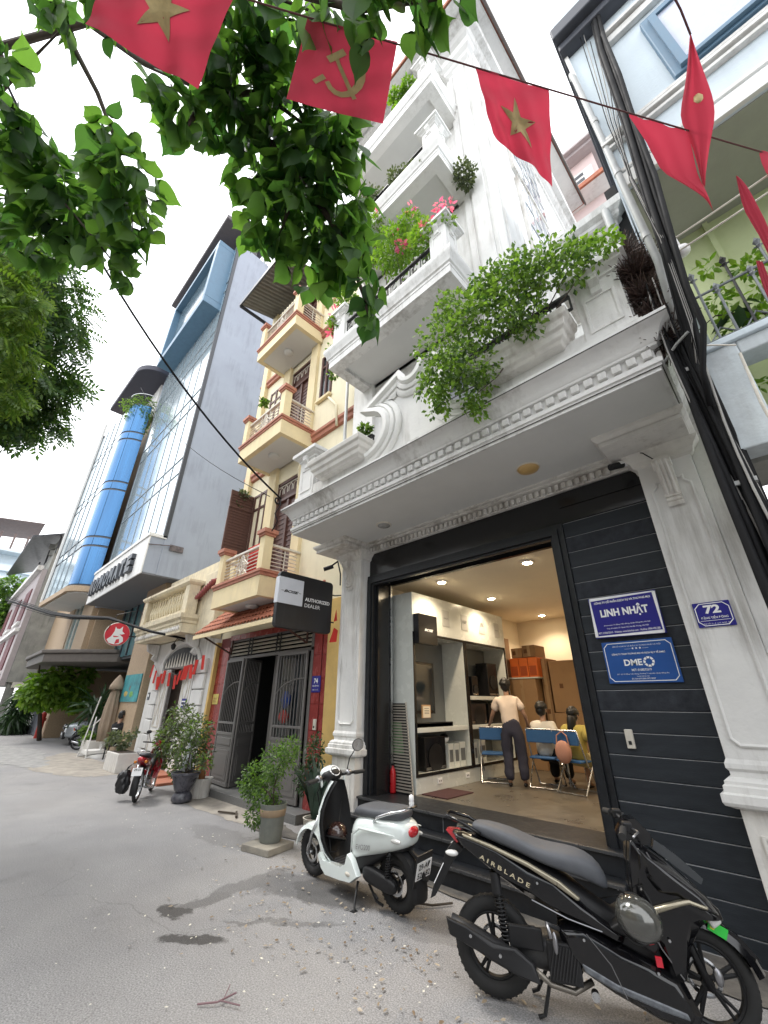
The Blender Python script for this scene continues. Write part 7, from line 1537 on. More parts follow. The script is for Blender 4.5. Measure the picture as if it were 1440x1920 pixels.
# ---- fallen leaves, petals and twigs on the road
g = np.random.default_rng(21)
def litter(name,label,areas,size,m,shape='oval'):
    P=[];
    for (cx,cy,sx,sy,n) in areas: 
        q=g.normal(size=(n,2)); P.append(np.stack([cx+q[:,0]*sx,cy+q[:,1]*sy,np.full(n,.016)],1))
    P=np.concatenate(P); n=len(P); a=g.random(n)*6.28; d=np.stack([np.cos(a),np.sin(a),g.uniform(-.15,.25,n)],1)
    base,faces=leaf_shape(shape); me=scatter_mesh(name,base*np.array([1,1,.6]),faces,P,rot_mats(d,g.uniform(-.5,.5,n)),size*g.uniform(.5,1.3,n)); me.materials.append(m); o=link(name,me,kind='stuff'); o['label']=label; return o
litter('fallen_leaves','dry tan leaves scattered over the road around the scooters',[(-3.3,2.6,.7,.35,110),(-2.2,2.8,.8,.45,90),(-4.6,3.2,.5,.3,50),(-3.2,3.6,.8,.25,50),(-1.9,2.3,.5,.3,40)],.036,LF_DRY)
litter('fallen_petals','pale petals and chips scattered on the asphalt',[(-6.0,2.9,1.4,.5,110),(-8.0,3.0,1.0,.4,40),(-2.6,2.6,1.0,.5,90),(-4.4,1.6,1.6,.7,60)],.022,mat('pale_litter',(.6,.57,.48),.8,var=.2),'tiny')
t = thing('fallen_twig','small broken twig lying on the asphalt in the foreground','twig',(-3.0,1.75,.02)); b = MB(); b.tube([(-3.1,1.66,.012),(-3.02,1.74,.02),(-3.02,1.86,.02)],.005,5); b.tube([(-3.02,1.76,.02),(-2.9,1.82,.02)],.004,5); b.tube([(-3.02,1.78,.02),(-3.1,1.86,.03)],.003,5); b.obj('twig', mat('twig_mauve',(.2,.12,.13),.8,var=.2), t)
t = thing('fallen_twig','curled dry twig lying beside the white scooter rear wheel','twig',(-2.9,3.5,.02)); b = MB(); b.tube([(-3.1,3.45,.012),(-2.98,3.55,.03),(-2.9,3.62,.02),(-2.8,3.78,.02)],.009,5); b.tube([(-2.98,3.55,.03),(-3.08,3.62,.02)],.006,5); b.obj('twig', BARK, t)
for x,y,a in ((-7.2,3.9,.4),(-7.0,3.95,-.5)):
    t = thing('wood_scrap','short wooden stick lying on the cement dust, '+('tilted left' if a>0 else 'tilted right'),'stick',(x,y,.02)); b = MB(); b.obox((x,y,.025),(.35,.03,.02),Matrix.Rotation(a,3,'Z')); b.obj('stick', BARK, t)
# ============================================================ THE OTHER SIDE OF THE STREET (behind the camera)
for i,(x0,x1,h,m_,l) in enumerate(((-34,-24,7,CREAMST,'stained cream house across the street, far left'),(-24,-15,8,PINK,'pink house across the street'),(-15,-9,6.5,CONC,'bare concrete house across the street'),(-9,-3.5,8,YELP,'pale yellow house across the street'),(-3.5,2,7,CREAMST,'cream house across the street, straight behind the camera'),(2,9,8,PALEBLUE,'pale blue house across the street, right'))):
    t = thing('house',l,'house',((x0+x1)/2,-6,0)); y=-6.0-.3*(i%3)
    b = MB(); b.box(x0+.02,x1-.02,y-8,y,0,h); b.obj('wall', m_, t)
    b = MB(); b.box(x0,x1,y-8,y+.5,h,h+.3); b.obj('roof_slab', CONC, t)
    for k in range(int(h//3.3)):
        for q in range(2):
            xx=x0+(x1-x0)*(.12+.45*q); w=(x1-x0)*.3; z=.3+3.3*k
            b = MB(); b.box(xx,xx+w,y,y+.05,z,z+2.4); b.obj('window' if k else 'door', GLASS_D if k else BROWNW, t)
# ============================================================ VEHICLES (local: x forward, y left, z up, origin under the rear axle)
def sect(x,zc,hz,hy,n=18,ex=2.6,yc=0,tilt=0):
    o=[]
    for k in range(n):
        a=2*PI*k/n; c,s_=math.cos(a),math.sin(a)
        yy=hy*math.copysign(abs(c)**(2/ex),c); z_=hz*math.copysign(abs(s_)**(2/ex),s_); o.append((x-tilt*z_,yc+yy,zc+z_))
    return o
def bloft(name,secs,m,par,ex=2.6,sub=1,n=18):
    b = MB(); b.loft([sect(*q[:4],n=n,ex=ex,tilt=(q[4] if len(q)>4 else 0)) for q in secs]); return b.obj(name,m,par,smooth=True,sub=sub)
def wheel(par,x,R,r,spokes=5,w=.05,y=0,rimm=ALLOY):
    b = MB(); b.torus((x,y,R),R-r,r*.92,n=36,m=12,sq=.85); 
    for k in range(40):
        a=2*PI*k/40; b.obox((x+(R-.0135)*math.cos(a),y,R+(R-.0135)*math.sin(a)),(.008,r*1.0,.014),Matrix.Rotation(-a,3,'Y'))
    ty=b.obj('wheel',RUBBER,par,smooth='auto',kind='one')
    b = MB(); b.torus((x,y,R),R-r*1.9,.014,n=32,m=8,sq=1.7); b.cyl((x,y-w*.7,R),(x,y+w*.7,R),.035,16)
    for k in range(spokes):
        a=2*PI*k/spokes+.4
        for da in ((-.12,.12) if spokes<8 else (0,)):
            b.tube([(x+.03*math.cos(a),y,R+.03*math.sin(a)),(x+(R-r*1.9)*math.cos(a+da),y,R+(R-r*1.9)*math.sin(a+da))],[.016,.010] if spokes<8 else .004,6)
    b.obj('rim',rimm,ty,smooth='auto')
    b = MB(); b.torus((x,y+.04,R),.085,.012,n=24,m=4,sq=.2); b.obj('brake_disc',STEEL,ty)
    return ty
def fender(name,cx,cz,R,a0,a1,w,m,par,n=12,th=.012):
    b = MB(); rings=[]
    for i in range(n+1):
        a=R_(a0+(a1-a0)*i/n); row=[]
        for (yy,dr) in ((-w,-.05),(-w*.8,-.012),(-w*.4,.004),(0,.008),(w*.4,.004),(w*.8,-.012),(w,-.05),(w-th,-.05),(w*.7,-.025),(0,-.006),(-w*.7,-.025),(-w+th,-.05)):
            row.append((cx+(R+dr)*math.cos(a),yy,cz+(R+dr)*math.sin(a)))
        rings.append(row)
    b.loft(rings); return b.obj(name,m,par,smooth='auto')
def place(t,rear,ang,scale):
    t.location=(rear[0],rear[1],0); t.rotation_euler=(0,0,R_(ang)); t.scale=(scale,)*3
# ---------------- white scooter
W = thing('scooter','white electric scooter with grey seat parked in front of the dark steps','scooter',local=True)
wheel(W,0,.235,.055,3,rimm=PLAST); wheel(W,1.26,.235,.055,3,rimm=PLAST)
def shieldsheet(name,z0,m,dx,dw,par,th):
    lv=[(.26,.93,.135),(.34,.99,.175),(.45,1.03,.2),(.58,1.055,.205),(.7,1.06,.19),(.82,1.045,.15),(.92,1.02,.10),(.97,1.0,.07)]
    b = MB(); f=[];bk=[]
    for z,x,w in lv:
        rowf=[];rowb=[]
        for i in range(9):
            u=-1+2*i/8; rowf.append((x+dx-.11*abs(u)**2.2,(w+dw)*u,z)); rowb.append((x+dx-.11*abs(u)**2.2-th,(w+dw-.006)*u,z))
        f.append(rowf+rowb[::-1])
    b.loft(f); return b.obj(name,m,par,smooth='auto')
shieldsheet('leg_shield',0,WPAINT,0,0,W,.022); shieldsheet('inner_shield',0,PLAST,-.028,-.018,W,.035)
b = MB(); b.box(.42,.96,-.145,.145,.225,.25); b.obj('footboard',PLAST,W,bevel=.01)
b = MB(); 
for k in range(7): b.box(.5+.055*k,.53+.055*k,-.11,.11,.25,.256)
b.obj('foot_mat',SEATM,W)
side=[(.30,.335),(.42,.40),(.52,.42),(.50,.36),(.55,.30),(.62,.275),(.90,.275),(.97,.33),(1.0,.36),(.99,.28),(.93,.20),(.88,.155),(.70,.165),(.52,.19),(.44,.24),(.38,.29)]
side=[(.36,.24),(.44,.36),(.50,.40),(.53,.31),(.60,.27),(.9,.265),(.965,.32),(.985,.30),(.93,.20),(.86,.15),(.62,.15),(.46,.17)]
for s_ in (-1,1):
    b = MB(); b.slab(side,s_*.12,s_*.17,.012); b.obj('side_skirt',WPAINT,W,smooth='auto')
bloft('rear_body',[(.53,.46,.16,.10),(.49,.50,.20,.14),(.38,.55,.20,.165),(.22,.585,.185,.178),(.08,.61,.165,.18),(-.05,.63,.14,.17),(-.16,.64,.11,.135),(-.22,.635,.065,.085)],WPAINT,W,ex=2.8)
b = MB(); 
for s_ in (-1,1):
    b.tube([(.46,s_*.165,.42),(.42,s_*.175,.58),(.3,s_*.19,.655),(.1,s_*.19,.66),(-.15,s_*.175,.66)],[.004,.012,.014,.012,.004],8)
b.obj('body_crease',WPAINT,W,smooth=True)
bloft('under_body',[(.5,.30,.12,.11),(.4,.34,.12,.13),(.2,.42,.08,.13),(.04,.50,.05,.12),(-.1,.53,.035,.1),(-.18,.54,.03,.07)],PLAST,W,sub=1)
fender('rear_fender',0,.235,.30,25,195,.085,PLAST,W)
fender('front_fender',1.26,.235,.275,10,165,.085,WPAINT,W)
bloft('seat',[(.5,.735,.02,.09),(.46,.755,.05,.12),(.34,.775,.052,.142),(.2,.775,.05,.15),(.07,.785,.055,.15),(-.04,.795,.055,.135),(-.12,.79,.045,.11),(-.15,.785,.02,.07)],SEATM,W,ex=3.2)
b = MB(); b.tube([(.14,.155,.72),(.07,.175,.775),(-.06,.165,.82),(-.17,.10,.845),(-.20,0,.855),(-.17,-.10,.845),(-.06,-.165,.82),(.07,-.175,.775),(.14,-.155,.72)],.013,8); b.obj('grab_rail',CHROME,W,smooth=True)
b = MB(); b.lathe([(0,0),(.022,0),(.024,.03),(.02,.045),(.024,.05),(.02,.09),(.0,.1)],(-.19,-.02,.862),12); b.obj('rail_lamp',WHITEP,W,smooth=True)
# rear light, plate
b = MB(); b.sphere((-.215,0,.665),.06,14,(.45,1.05,.75)); b.obj('tail_light',REDL,W,smooth=True)
b = MB(); b.sphere((-.222,0,.665),.03,12,(.7,1.0,.75)); b.obj('tail_lens',mat('pink_lens',(.6,.12,.14),.15,var=0,coat=1),W,smooth=True)
for s_ in (-1,1): b = MB(); b.sphere((-.13,s_*.145,.61),.05,12,(1.3,.35,.38)); b.obj('turn_signal',CLEARL,W,smooth=True)
b = MB(); b.tube([(-.14,0,.53),(-.26,0,.46),(-.32,0,.32)],.02,6); b.obox((-.305,0,.40),(.012,.2,.26),Matrix.Rotation(-.28,3,'Y')); b.obj('plate_bracket',PLAST,W)
pb = MB(); Mp=Matrix.Rotation(-.28,3,'Y'); pb.obox((-.315,0,.40),(.006,.19,.145),Mp); pl=pb.obj('number_plate',WHITEP,W,bevel=.004)
ux_=Vector((0,-1,0)); uy_=Mp@Vector((0,0,1)); cpl=Vector((-.3185,0,.40))
text('29-AĐ','lettering',BLACKP,pl,cpl+uy_*.008,ux_,uy_,w=.15,h=.05,align='C',bold=.02); text('524.82','lettering',BLACKP,pl,cpl-uy_*.06,ux_,uy_,w=.16,h=.05,align='C',bold=.02)
text('EVO200','lettering',ALLOY,W,(.36,.183,.47),(-1,0,.12),(0.1,0,1),w=.2,h=.042,bold=0,shear=.2)
# swing arm, shock, stands
bloft('motor_cover',[(.36,.27,.06,.03),(.25,.27,.075,.045),(.1,.25,.07,.045),(-.02,.235,.065,.04),(-.08,.23,.03,.02)],PLAST,W)
for q in (W,): 
    o=[c for c in q.children if c.name.startswith('motor_cover')][0]; o.location.y=.10
b = MB(); b.cyl((.03,.11,.27),(-.02,.11,.5),.012,8)
for k in range(9): b.torus((.022-.004*k,.11,.31+.02*k),.024,.005,axis=(.2,0,1),n=14,m=5)
b.obj('shock_absorber',PLAST,W,smooth=True)
b = MB(); b.tube([(.42,.11,.18),(.36,.2,.06),(.33,.23,.015)],.011,8); b.obox((.33,.235,.012),(.05,.05,.012)); b.obj('side_stand',PLAST,W)
b = MB(); b.tube([(.30,.08,.18),(.18,.1,.08),(.1,.1,.07)],.012,6); b.tube([(.2,.1,.13),(.1,.16,.14)],.01,6); b.obj('centre_stand',PLAST,W)
b = MB(); b.sphere((.50,.165,.235),.035,12,(1.2,.4,.6)); b.obj('side_reflector',PALEPAINT,W,smooth=True)
# front fork and steering
b = MB(); b.tube([(1.26,.085,.235),(1.2,.085,.42),(1.13,.05,.6)],.018,8); b.tube([(1.26,-.085,.235),(1.2,-.085,.42),(1.13,-.05,.6)],.018,8); b.cyl((1.26,-.1,.235),(1.26,.1,.235),.014,10); b.obj('fork',STEEL,W,smooth=True)
bloft('steering_column',[(.99,.86,.05,.055),(.985,.93,.05,.055),(.98,.98,.04,.055)],PLAST,W) 
b = MB(); b.sphere((1.02,0,1.03),.1,18,(1.0,1.15,.78)); b.obj('handlebar_cover',WPAINT,W,smooth=True)
b = MB(); b.sphere((.985,0,1.015),.098,18,(.95,1.25,.72)); b.obj('dash_housing',PLAST,W,smooth=True)
b = MB(); b.torus((.935,0,1.06),.056,.008,axis=(-.75,0,.66),n=26,m=8); b.obj('dash_ring',WHITEP,W,smooth=True)
b = MB(); b.lathe([(0,.004),(.053,0)],(.935,0,1.06),24,(-.75,0,.66)); b.obj('dash_screen',GLASS_D,W)
b = MB(); b.sphere((1.09,0,1.0),.062,14,(.6,1,1)); b.obj('head_light',CLEARL,W,smooth=True)
b = MB(); b.tube([(.97,.12,1.0),(.93,.22,1.005),(.89,.36,1.0)],.016,10); b.tube([(.97,-.12,1.0),(.93,-.22,1.005),(.89,-.36,1.0)],.016,10); b.obj('handlebar',PLAST,W,smooth=True)
for s_ in (-1,1):
    b = MB(); b.cyl((.91,s_*.255,1.003),(.885,s_*.375,1.0),.021,12); b.obj('grip',RUBBER,W,smooth='auto')
    b = MB(); b.sphere((.945,s_*.2,1.01),.036,12,(1,1.1,1)); b.obj('switch_housing',ALLOY,W,smooth=True)
    b = MB(); b.tube([(.97,s_*.2,1.01),(1.0,s_*.28,1.0),(.95,s_*.37,1.0)],.007,6); b.obj('brake_lever',PLAST,W,smooth=True)
    b = MB(); b.sphere((.96,s_*.15,.95),.025,10,(.6,.5,1.5)); b.obj('lever_cover',WPAINT,W,smooth=True)
b = MB(); b.tube([(.97,-.2,1.04),(.98,-.24,1.15),(.94,-.30,1.25)],.006,6); b.obj('mirror_stem',PLAST,W,smooth=True)
b = MB(); b.lathe([(0,0),(.065,.002),(.072,.008),(.06,.025),(.0,.035)],(.92,-.32,1.29),22,(.93,-.3,.05)); mo=b.obj('mirror',PLAST,W,smooth=True)
b = MB(); b.lathe([(0,-.002),(.065,-.0015)],(.92,-.32,1.29),22,(.93,-.3,.05)); b.obj('mirror_glass',CHROME,mo)
b = MB(); b.tube([(1.0,.1,.98),(1.06,.13,.85),(1.05,.1,.7)],.006,5); b.tube([(1.0,-.1,.98),(1.07,-.13,.85),(1.06,-.1,.7)],.006,5); b.tube([(1.0,.05,1.0),(1.08,.09,.9),(1.06,.06,.78)],.005,5); b.obj('brake_cable',WIRE,W,smooth=True)
place(W,(-3.03,3.34),180.5,.92); W.rotation_euler=(R_(-3),0,R_(180)); W.scale=(.93,1.02,.895)
t = thing('helmet','dark brown motorcycle helmet hanging inside the white scooter leg shield','helmet',local=True)
b = MB(); b.sphere((0,0,0),.125,20,(1.05,.95,.9),-.45,PI/2); b.obj('shell', mat('brown_gloss',(.04,.018,.015),.2,var=.1,coat=1), t, smooth=True)
b = MB(); b.torus((0,0,-.05),.118,.012,axis=(0,0,1),n=24,m=6); b.torus((.02,0,.01),.125,.008,axis=(.25,0,1),n=24,m=6); b.obj('trim', PLAST, t, smooth=True)
b = MB(); b.tube([(0,.08,-.05),(0,.04,-.18),(0,-.03,-.17),(0,-.08,-.05)],.006,5); b.tube([(0,0,.11),(.03,0,.25),(.05,0,.33)],.008,5); b.obj('strap', PLAST, t)
_c=Matrix.Rotation(R_(180),3,'Z'); p_=_c@Vector((.86*.93,0.04,0)); t.location=(-3.03+p_.x,3.34+p_.y,.46*.92); t.scale=(.84,)*3; t.rotation_euler=(.2,.25,2.6)

# ---------------- black scooter
B = thing('scooter','glossy black sporty scooter nearest the camera at the lower right','scooter',local=True)
wheel(B,0,.28,.055,5,rimm=PLAST); wheel(B,1.286,.275,.045,5,rimm=PLAST)
def bslab(name,pts,m,y0=.10,y1=.165,inset=.02,side='both',sub=0,par=B):
    out=[]
    for s_ in ((-1,1) if side=='both' else (side,)):
        b = MB(); b.slab(pts,s_*y0,s_*y1,inset); out.append(b.obj(name,m,par,smooth='auto',bevel=.010))
    return out
bslab('rear_side_panel',[(-.24,.935),(-.16,.93),(.05,.875),(.3,.79),(.5,.70),(.66,.58),(.86,.47),(.84,.43),(.66,.50),(.46,.545),(.28,.60),(.08,.70),(-.08,.80),(-.20,.875)],BPAINT,.04,.165,.05)
bslab('trim_strip',[(-.16,.935),(.05,.885),(.3,.805),(.5,.72),(.62,.64),(.60,.625),(.48,.69),(.3,.775),(.05,.86),(-.15,.915)],GPAINT,.14,.172,.004)
bslab('lower_side_panel',[(.44,.47),(.56,.50),(.80,.44),(1.0,.37),(1.14,.30),(1.2,.16),(1.16,.095),(.98,.11),(.74,.19),(.56,.27),(.47,.36)],BPAINT,.03,.178,.06)
bslab('floor_edge',[(.56,.33),(.75,.26),(1.0,.21),(1.12,.185),(1.13,.15),(.98,.17),(.73,.225),(.58,.28)],mat('grey_scuffed_plastic',(.12,.13,.14),.35,var=.5,vscale=30),.15,.182,.01)
bslab('front_cowl',[(1.0,.98),(1.06,.965),(1.2,.87),(1.34,.745),(1.43,.66),(1.44,.61),(1.36,.60),(1.30,.56),(1.22,.45),(1.16,.30),(1.08,.27),(1.04,.42),(.98,.55),(.95,.70),(.97,.86)],BPAINT,.02,.16,.07)
bslab('cowl_wing',[(1.03,.95),(1.2,.86),(1.37,.72),(1.42,.64),(1.33,.65),(1.2,.70),(1.08,.72),(1.03,.80)],BPAINT,.06,.185,.05)
bslab('cowl_trim',[(1.0,.635),(1.2,.70),(1.26,.715),(1.36,.69),(1.355,.67),(1.26,.69),(1.2,.675),(1.0,.60)],GPAINT,.15,.192,.004)
bslab('turn_signal',[(1.36,.66),(1.42,.64),(1.43,.60),(1.37,.56),(1.345,.60)],CLEARL,.06,.13,.01)
bslab('knee_panel',[(.74,.50),(.86,.46),(1.02,.40),(1.06,.45),(.98,.56),(.92,.60),(.84,.56)],PLAST,.03,.15,.02)
bloft('centre_body',[(-.2,.89,.03,.05),(0,.83,.07,.10),(.25,.74,.10,.115),(.5,.62,.13,.12),(.7,.50,.13,.11),(.9,.40,.12,.11),(1.08,.42,.16,.10),(1.2,.6,.2,.10),(1.32,.68,.07,.08)],PLAST,B)
bloft('seat',[(-.1,.955,.015,.05),(-.06,.955,.045,.09),(.1,.925,.055,.125),(.26,.885,.055,.14),(.36,.845,.05,.15),(.5,.82,.06,.16),(.64,.805,.07,.15),(.76,.76,.075,.12),(.82,.70,.04,.07)],SEATM,B,ex=3.4)
b = MB(); b.tube([(-.02,.115,.93),(-.14,.12,.985),(-.28,.07,1.02),(-.30,0,1.025),(-.28,-.07,1.02),(-.14,-.12,.985),(-.02,-.115,.93)],.013,8); b.obj('grab_rail',BPAINT,B,smooth=True)
b = MB(); b.slab([(-.30,.925),(-.2,.93),(-.16,.87),(-.22,.85)],-.06,.06,.01); b.obj('tail_light',REDL,B)
b = MB(); b.slab([(-.24,.86),(-.30,.80),(-.42,.56),(-.44,.50),(-.40,.52),(-.25,.74),(-.17,.82)],-.08,.08,.01); b.obj('rear_mudguard',PLAST,B,bevel=.004)
for s_ in (-1,1): b = MB(); b.sphere((-.25,s_*.12,.80),.04,10,(1.3,.9,.5)); b.obj('turn_signal_rear',CLEARL,B,smooth=True)
pb = MB(); Mp=Matrix.Rotation(.55,3,'Y'); pb.obox((-.365,0,.66),(.006,.19,.145),Mp); pb.obj('number_plate',WHITEP,B)
text('A I R B L A D E','lettering',GOLDP,B,(-.04,-.1665,.80),(.93,0,-.38),(.38,0,.93),w=.36,h=.026,bold=.02)
b = MB(); b.cyl((.10,-.11,.32),(.06,-.12,.66),.016,8)
for k in range(13): b.torus((.10-.003*k,-.112,.36+.021*k),.028,.006,axis=(-.12,0,1),n=16,m=5)
b.obj('shock_absorber',PLAST,B,smooth=True)
b = MB(); b.cyl((.065,-.12,.60),(.055,-.12,.72),.035,12); b.obj('shock_cap',PLAST,B,smooth='auto')
# exhaust
b = MB(); b.tube([(-.28,-.155,.42),(-.15,-.155,.37),(.15,-.155,.27),(.27,-.15,.24)],[.05,.062,.055,.03],12); b.obj('muffler',PLAST,B,smooth=True)
b = MB(); b.slab([(-.30,.46),(-.17,.43),(.02,.36),(.17,.35),(.27,.29),(.30,.20),(.16,.22),(.0,.27),(-.15,.33),(-.28,.37)],-.19,-.222,.02); b.obj('muffler_guard',PLAST,B,smooth='auto',bevel=.005)
b = MB(); 
for p_ in ((-.13,.385),(.06,.31)): b.cyl((p_[0],-.218,p_[1]),(p_[0],-.232,p_[1]),.010,10)
b.obj('bolt',STEEL,B)
b = MB(); b.tube([(.27,-.15,.24),(.36,-.13,.18),(.5,-.1,.15),(.62,-.06,.2)],.018,8); b.obj('exhaust_pipe',mat('burnt_metal',(.22,.2,.17),.45,metal=.8,var=.3),B,smooth=True)
# engine block, radiator grille
bloft('engine',[(.12,.28,.05,.10),(.25,.3,.09,.12),(.45,.3,.11,.12),(.6,.28,.08,.10)],mat('engine_metal',(.07,.07,.07),.5,metal=.6,var=.4,vscale=12),B)
b = MB(); b.box(.36,.56,-.165,-.12,.2,.4); b.obj('radiator_cover',PLAST,B,bevel=.01)
b = MB()
for k in range(9): b.obox((.385+.019*k,-.168,.30),(.007,.01,.17),Matrix.Rotation(.3,3,'Y'))
b.obj('radiator_fin',IRON,B)
b = MB(); b.tube([(.45,-.14,.46),(.38,-.2,.50),(.40,-.235,.44)],.013,8); b.sphere((.42,-.23,.42),.022,10,(.8,.8,2.6)); b.obj('foot_peg',ALLOY,B,smooth=True)
b = MB(); b.cyl((.62,-.16,.17),(.62,-.12,.17),.025,12); b.obj('pivot_bolt',STEEL,B,smooth='auto')
b = MB(); b.tube([(.36,.1,.2),(.26,.13,.03),(.22,.13,.015)],.012,6); b.tube([(.36,-.1,.2),(.30,-.13,.03),(.26,-.13,.015)],.012,6); b.obj('centre_stand',PLAST,B)
# front end
fender('front_fender',1.286,.275,.325,15,150,.075,BPAINT,B)
b = MB(); b.slab([(1.27,.58),(1.38,.60),(1.52,.52),(1.60,.42),(1.52,.46),(1.40,.52)],-.06,.06,.01); b.obj('fender_top',BPAINT,B,smooth='auto')
b = MB(); 
for s_ in (-1,1): b.tube([(1.286,s_*.09,.275),(1.22,s_*.09,.48),(1.16,s_*.08,.66)],[.022,.022,.018],10)
b.cyl((1.286,-.1,.275),(1.286,.1,.275),.014,10); b.obj('fork',PLAST,B,smooth=True)
b = MB(); b.sphere((1.34,-.078,.33),.035,10,(.8,.5,1.3)); b.obj('brake_caliper',ALLOY,B,smooth=True)
b = MB(); b.slab([(.93,1.0),(.99,1.09),(1.06,1.10),(1.14,1.02),(1.12,.96),(1.02,.95)],-.10,.10,.02); b.obj('handlebar_cowl',BPAINT,B,smooth='auto')
b = MB(); b.tube([(1.02,-.08,1.04),(.98,-.2,1.07),(.93,-.36,1.05)],.015,8); b.tube([(1.02,.08,1.04),(.98,.2,1.07),(.93,.36,1.05)],.015,8); b.obj('handlebar',PLAST,B,smooth=True)
for s_ in (-1,1):
    b = MB(); b.cyl((.955,s_*.25,1.065),(.925,s_*.38,1.05),.022,12); b.obj('grip',RUBBER,B,smooth='auto')
    b = MB(); b.tube([(1.0,s_*.2,1.07),(1.04,s_*.27,1.06),(.99,s_*.37,1.05)],.007,6); b.obj('brake_lever',ALLOY,B,smooth=True)
    b = MB(); b.box(.96,1.02,s_*.2-.03,s_*.2+.03,1.04,1.10); b.obj('switch_housing',PLAST,B,bevel=.01)
b = MB(); b.slab([(1.16,.98),(1.28,.90),(1.40,.79),(1.38,.76),(1.26,.84),(1.14,.93)],-.05,.05,.015); b.obj('head_light',mat('dark_lens',(.04,.045,.05),.12,var=.1,coat=.4),B,smooth='auto')
b = MB(); b.obox((1.40,-.08,.555),(.10,.006,.055),Matrix.Rotation(.45,3,'Y')); b.obj('fender_sticker',mat('green_sticker',(.03,.55,.06),.5,var=.05),B)
b = MB(); b.obox((1.375,-.0835,.567),(.022,.002,.028),Matrix.Rotation(.45,3,'Y')); b.obj('sticker_mark',mat('yellow_sticker',(.7,.6,.05),.5,var=0),B)
b = MB(); b.obox((1.02,-.155,.385),(.035,.02,.045)); b.obj('key_tag',mat('red_tag',(.6,.02,.04),.5,var=0),B)
b = MB(); 
for s_ in (-1,1):
    b.tube([(.98,s_*.1,1.04),(1.06,s_*.13,.98),(1.06,s_*.1,.85),(1.02,s_*.07,.7)],.006,5); b.tube([(1.0,s_*.05,1.06),(1.09,s_*.08,1.02),(1.08,s_*.05,.9)],.005,5)
b.obj('brake_cable',WIRE,B,smooth=True)
b = MB(); b.tube([(1.0,-.1,.72),(.98,-.155,.62),(1.05,-.16,.45),(1.14,-.15,.32)],.004,5); b.tube([(.3,-.16,.60),(.52,-.168,.53),(.72,-.168,.49)],.004,5); b.tube([(.62,-.176,.47),(.74,-.181,.34),(.80,-.181,.2)],.003,5); b.tube([(1.08,-.162,.93),(1.14,-.165,.80),(1.3,-.16,.70)],.004,5); b.obj('panel_gap',ALLOY,B)
b = MB(); 
for p_ in ((.60,.44),(1.0,.34),(.35,.70),(1.1,.5)): b.cyl((p_[0],-.176,p_[1]),(p_[0],-.184,p_[1]),.008,8)
b.obj('screw',STEEL,B)
b = MB(); b.tube([(1.29,-.085,.30),(1.26,-.11,.42),(1.2,-.1,.6),(1.12,-.08,.75)],.006,5); b.obj('brake_hose',WIRE,B,smooth=True)
b = MB(); b.tube([(.30,-.13,.44),(.2,-.12,.42),(.10,-.12,.36)],.02,6); b.box(.12,.34,-.145,-.12,.33,.45); b.obj('airbox',PLAST,B,bevel=.01)
place(B,(-1.885,2.96),27,.875); B.rotation_euler=(0,0,R_(25.5))
Mb = Matrix.Translation(Vector((-1.885,2.96,0))) @ Matrix.Rotation(R_(25.5),4,'Z') @ Matrix.Scale(.875,4)
t = thing('helmet','glossy grey half helmet hanging from the black scooter','helmet',local=True)
b = MB(); b.sphere((0,0,0),.135,26,(1.08,.92,1.0),-.35,PI/2); b.obj('shell', mat('olive_grey_gloss',(.10,.10,.09),.15,metal=.5,var=.1,coat=1), t, smooth=True)
b = MB(); b.torus((0,0,-.046),.128,.008,axis=(0,0,1),n=28,m=6); b.sphere((0,0,-.01),.125,18,(1.05,.9,.95),-.35,.1); b.obj('rim', PLAST, t, smooth=True)
b = MB(); b.tube([(0,.1,-.05),(-.06,.1,-.02),(-.14,.1,.03)],.007,5); b.tube([(-.12,.08,.0),(-.13,.06,-.3),(-.13,.055,-.45)],.004,5); b.sphere((-.13,.055,-.45),.014,8); b.obj('strap', PLAST, t)
t.location = (Mb @ Vector((.94,-.25,.61))); t.scale=(.8,)*3; t.rotation_euler=(R_(70),R_(20),R_(35))

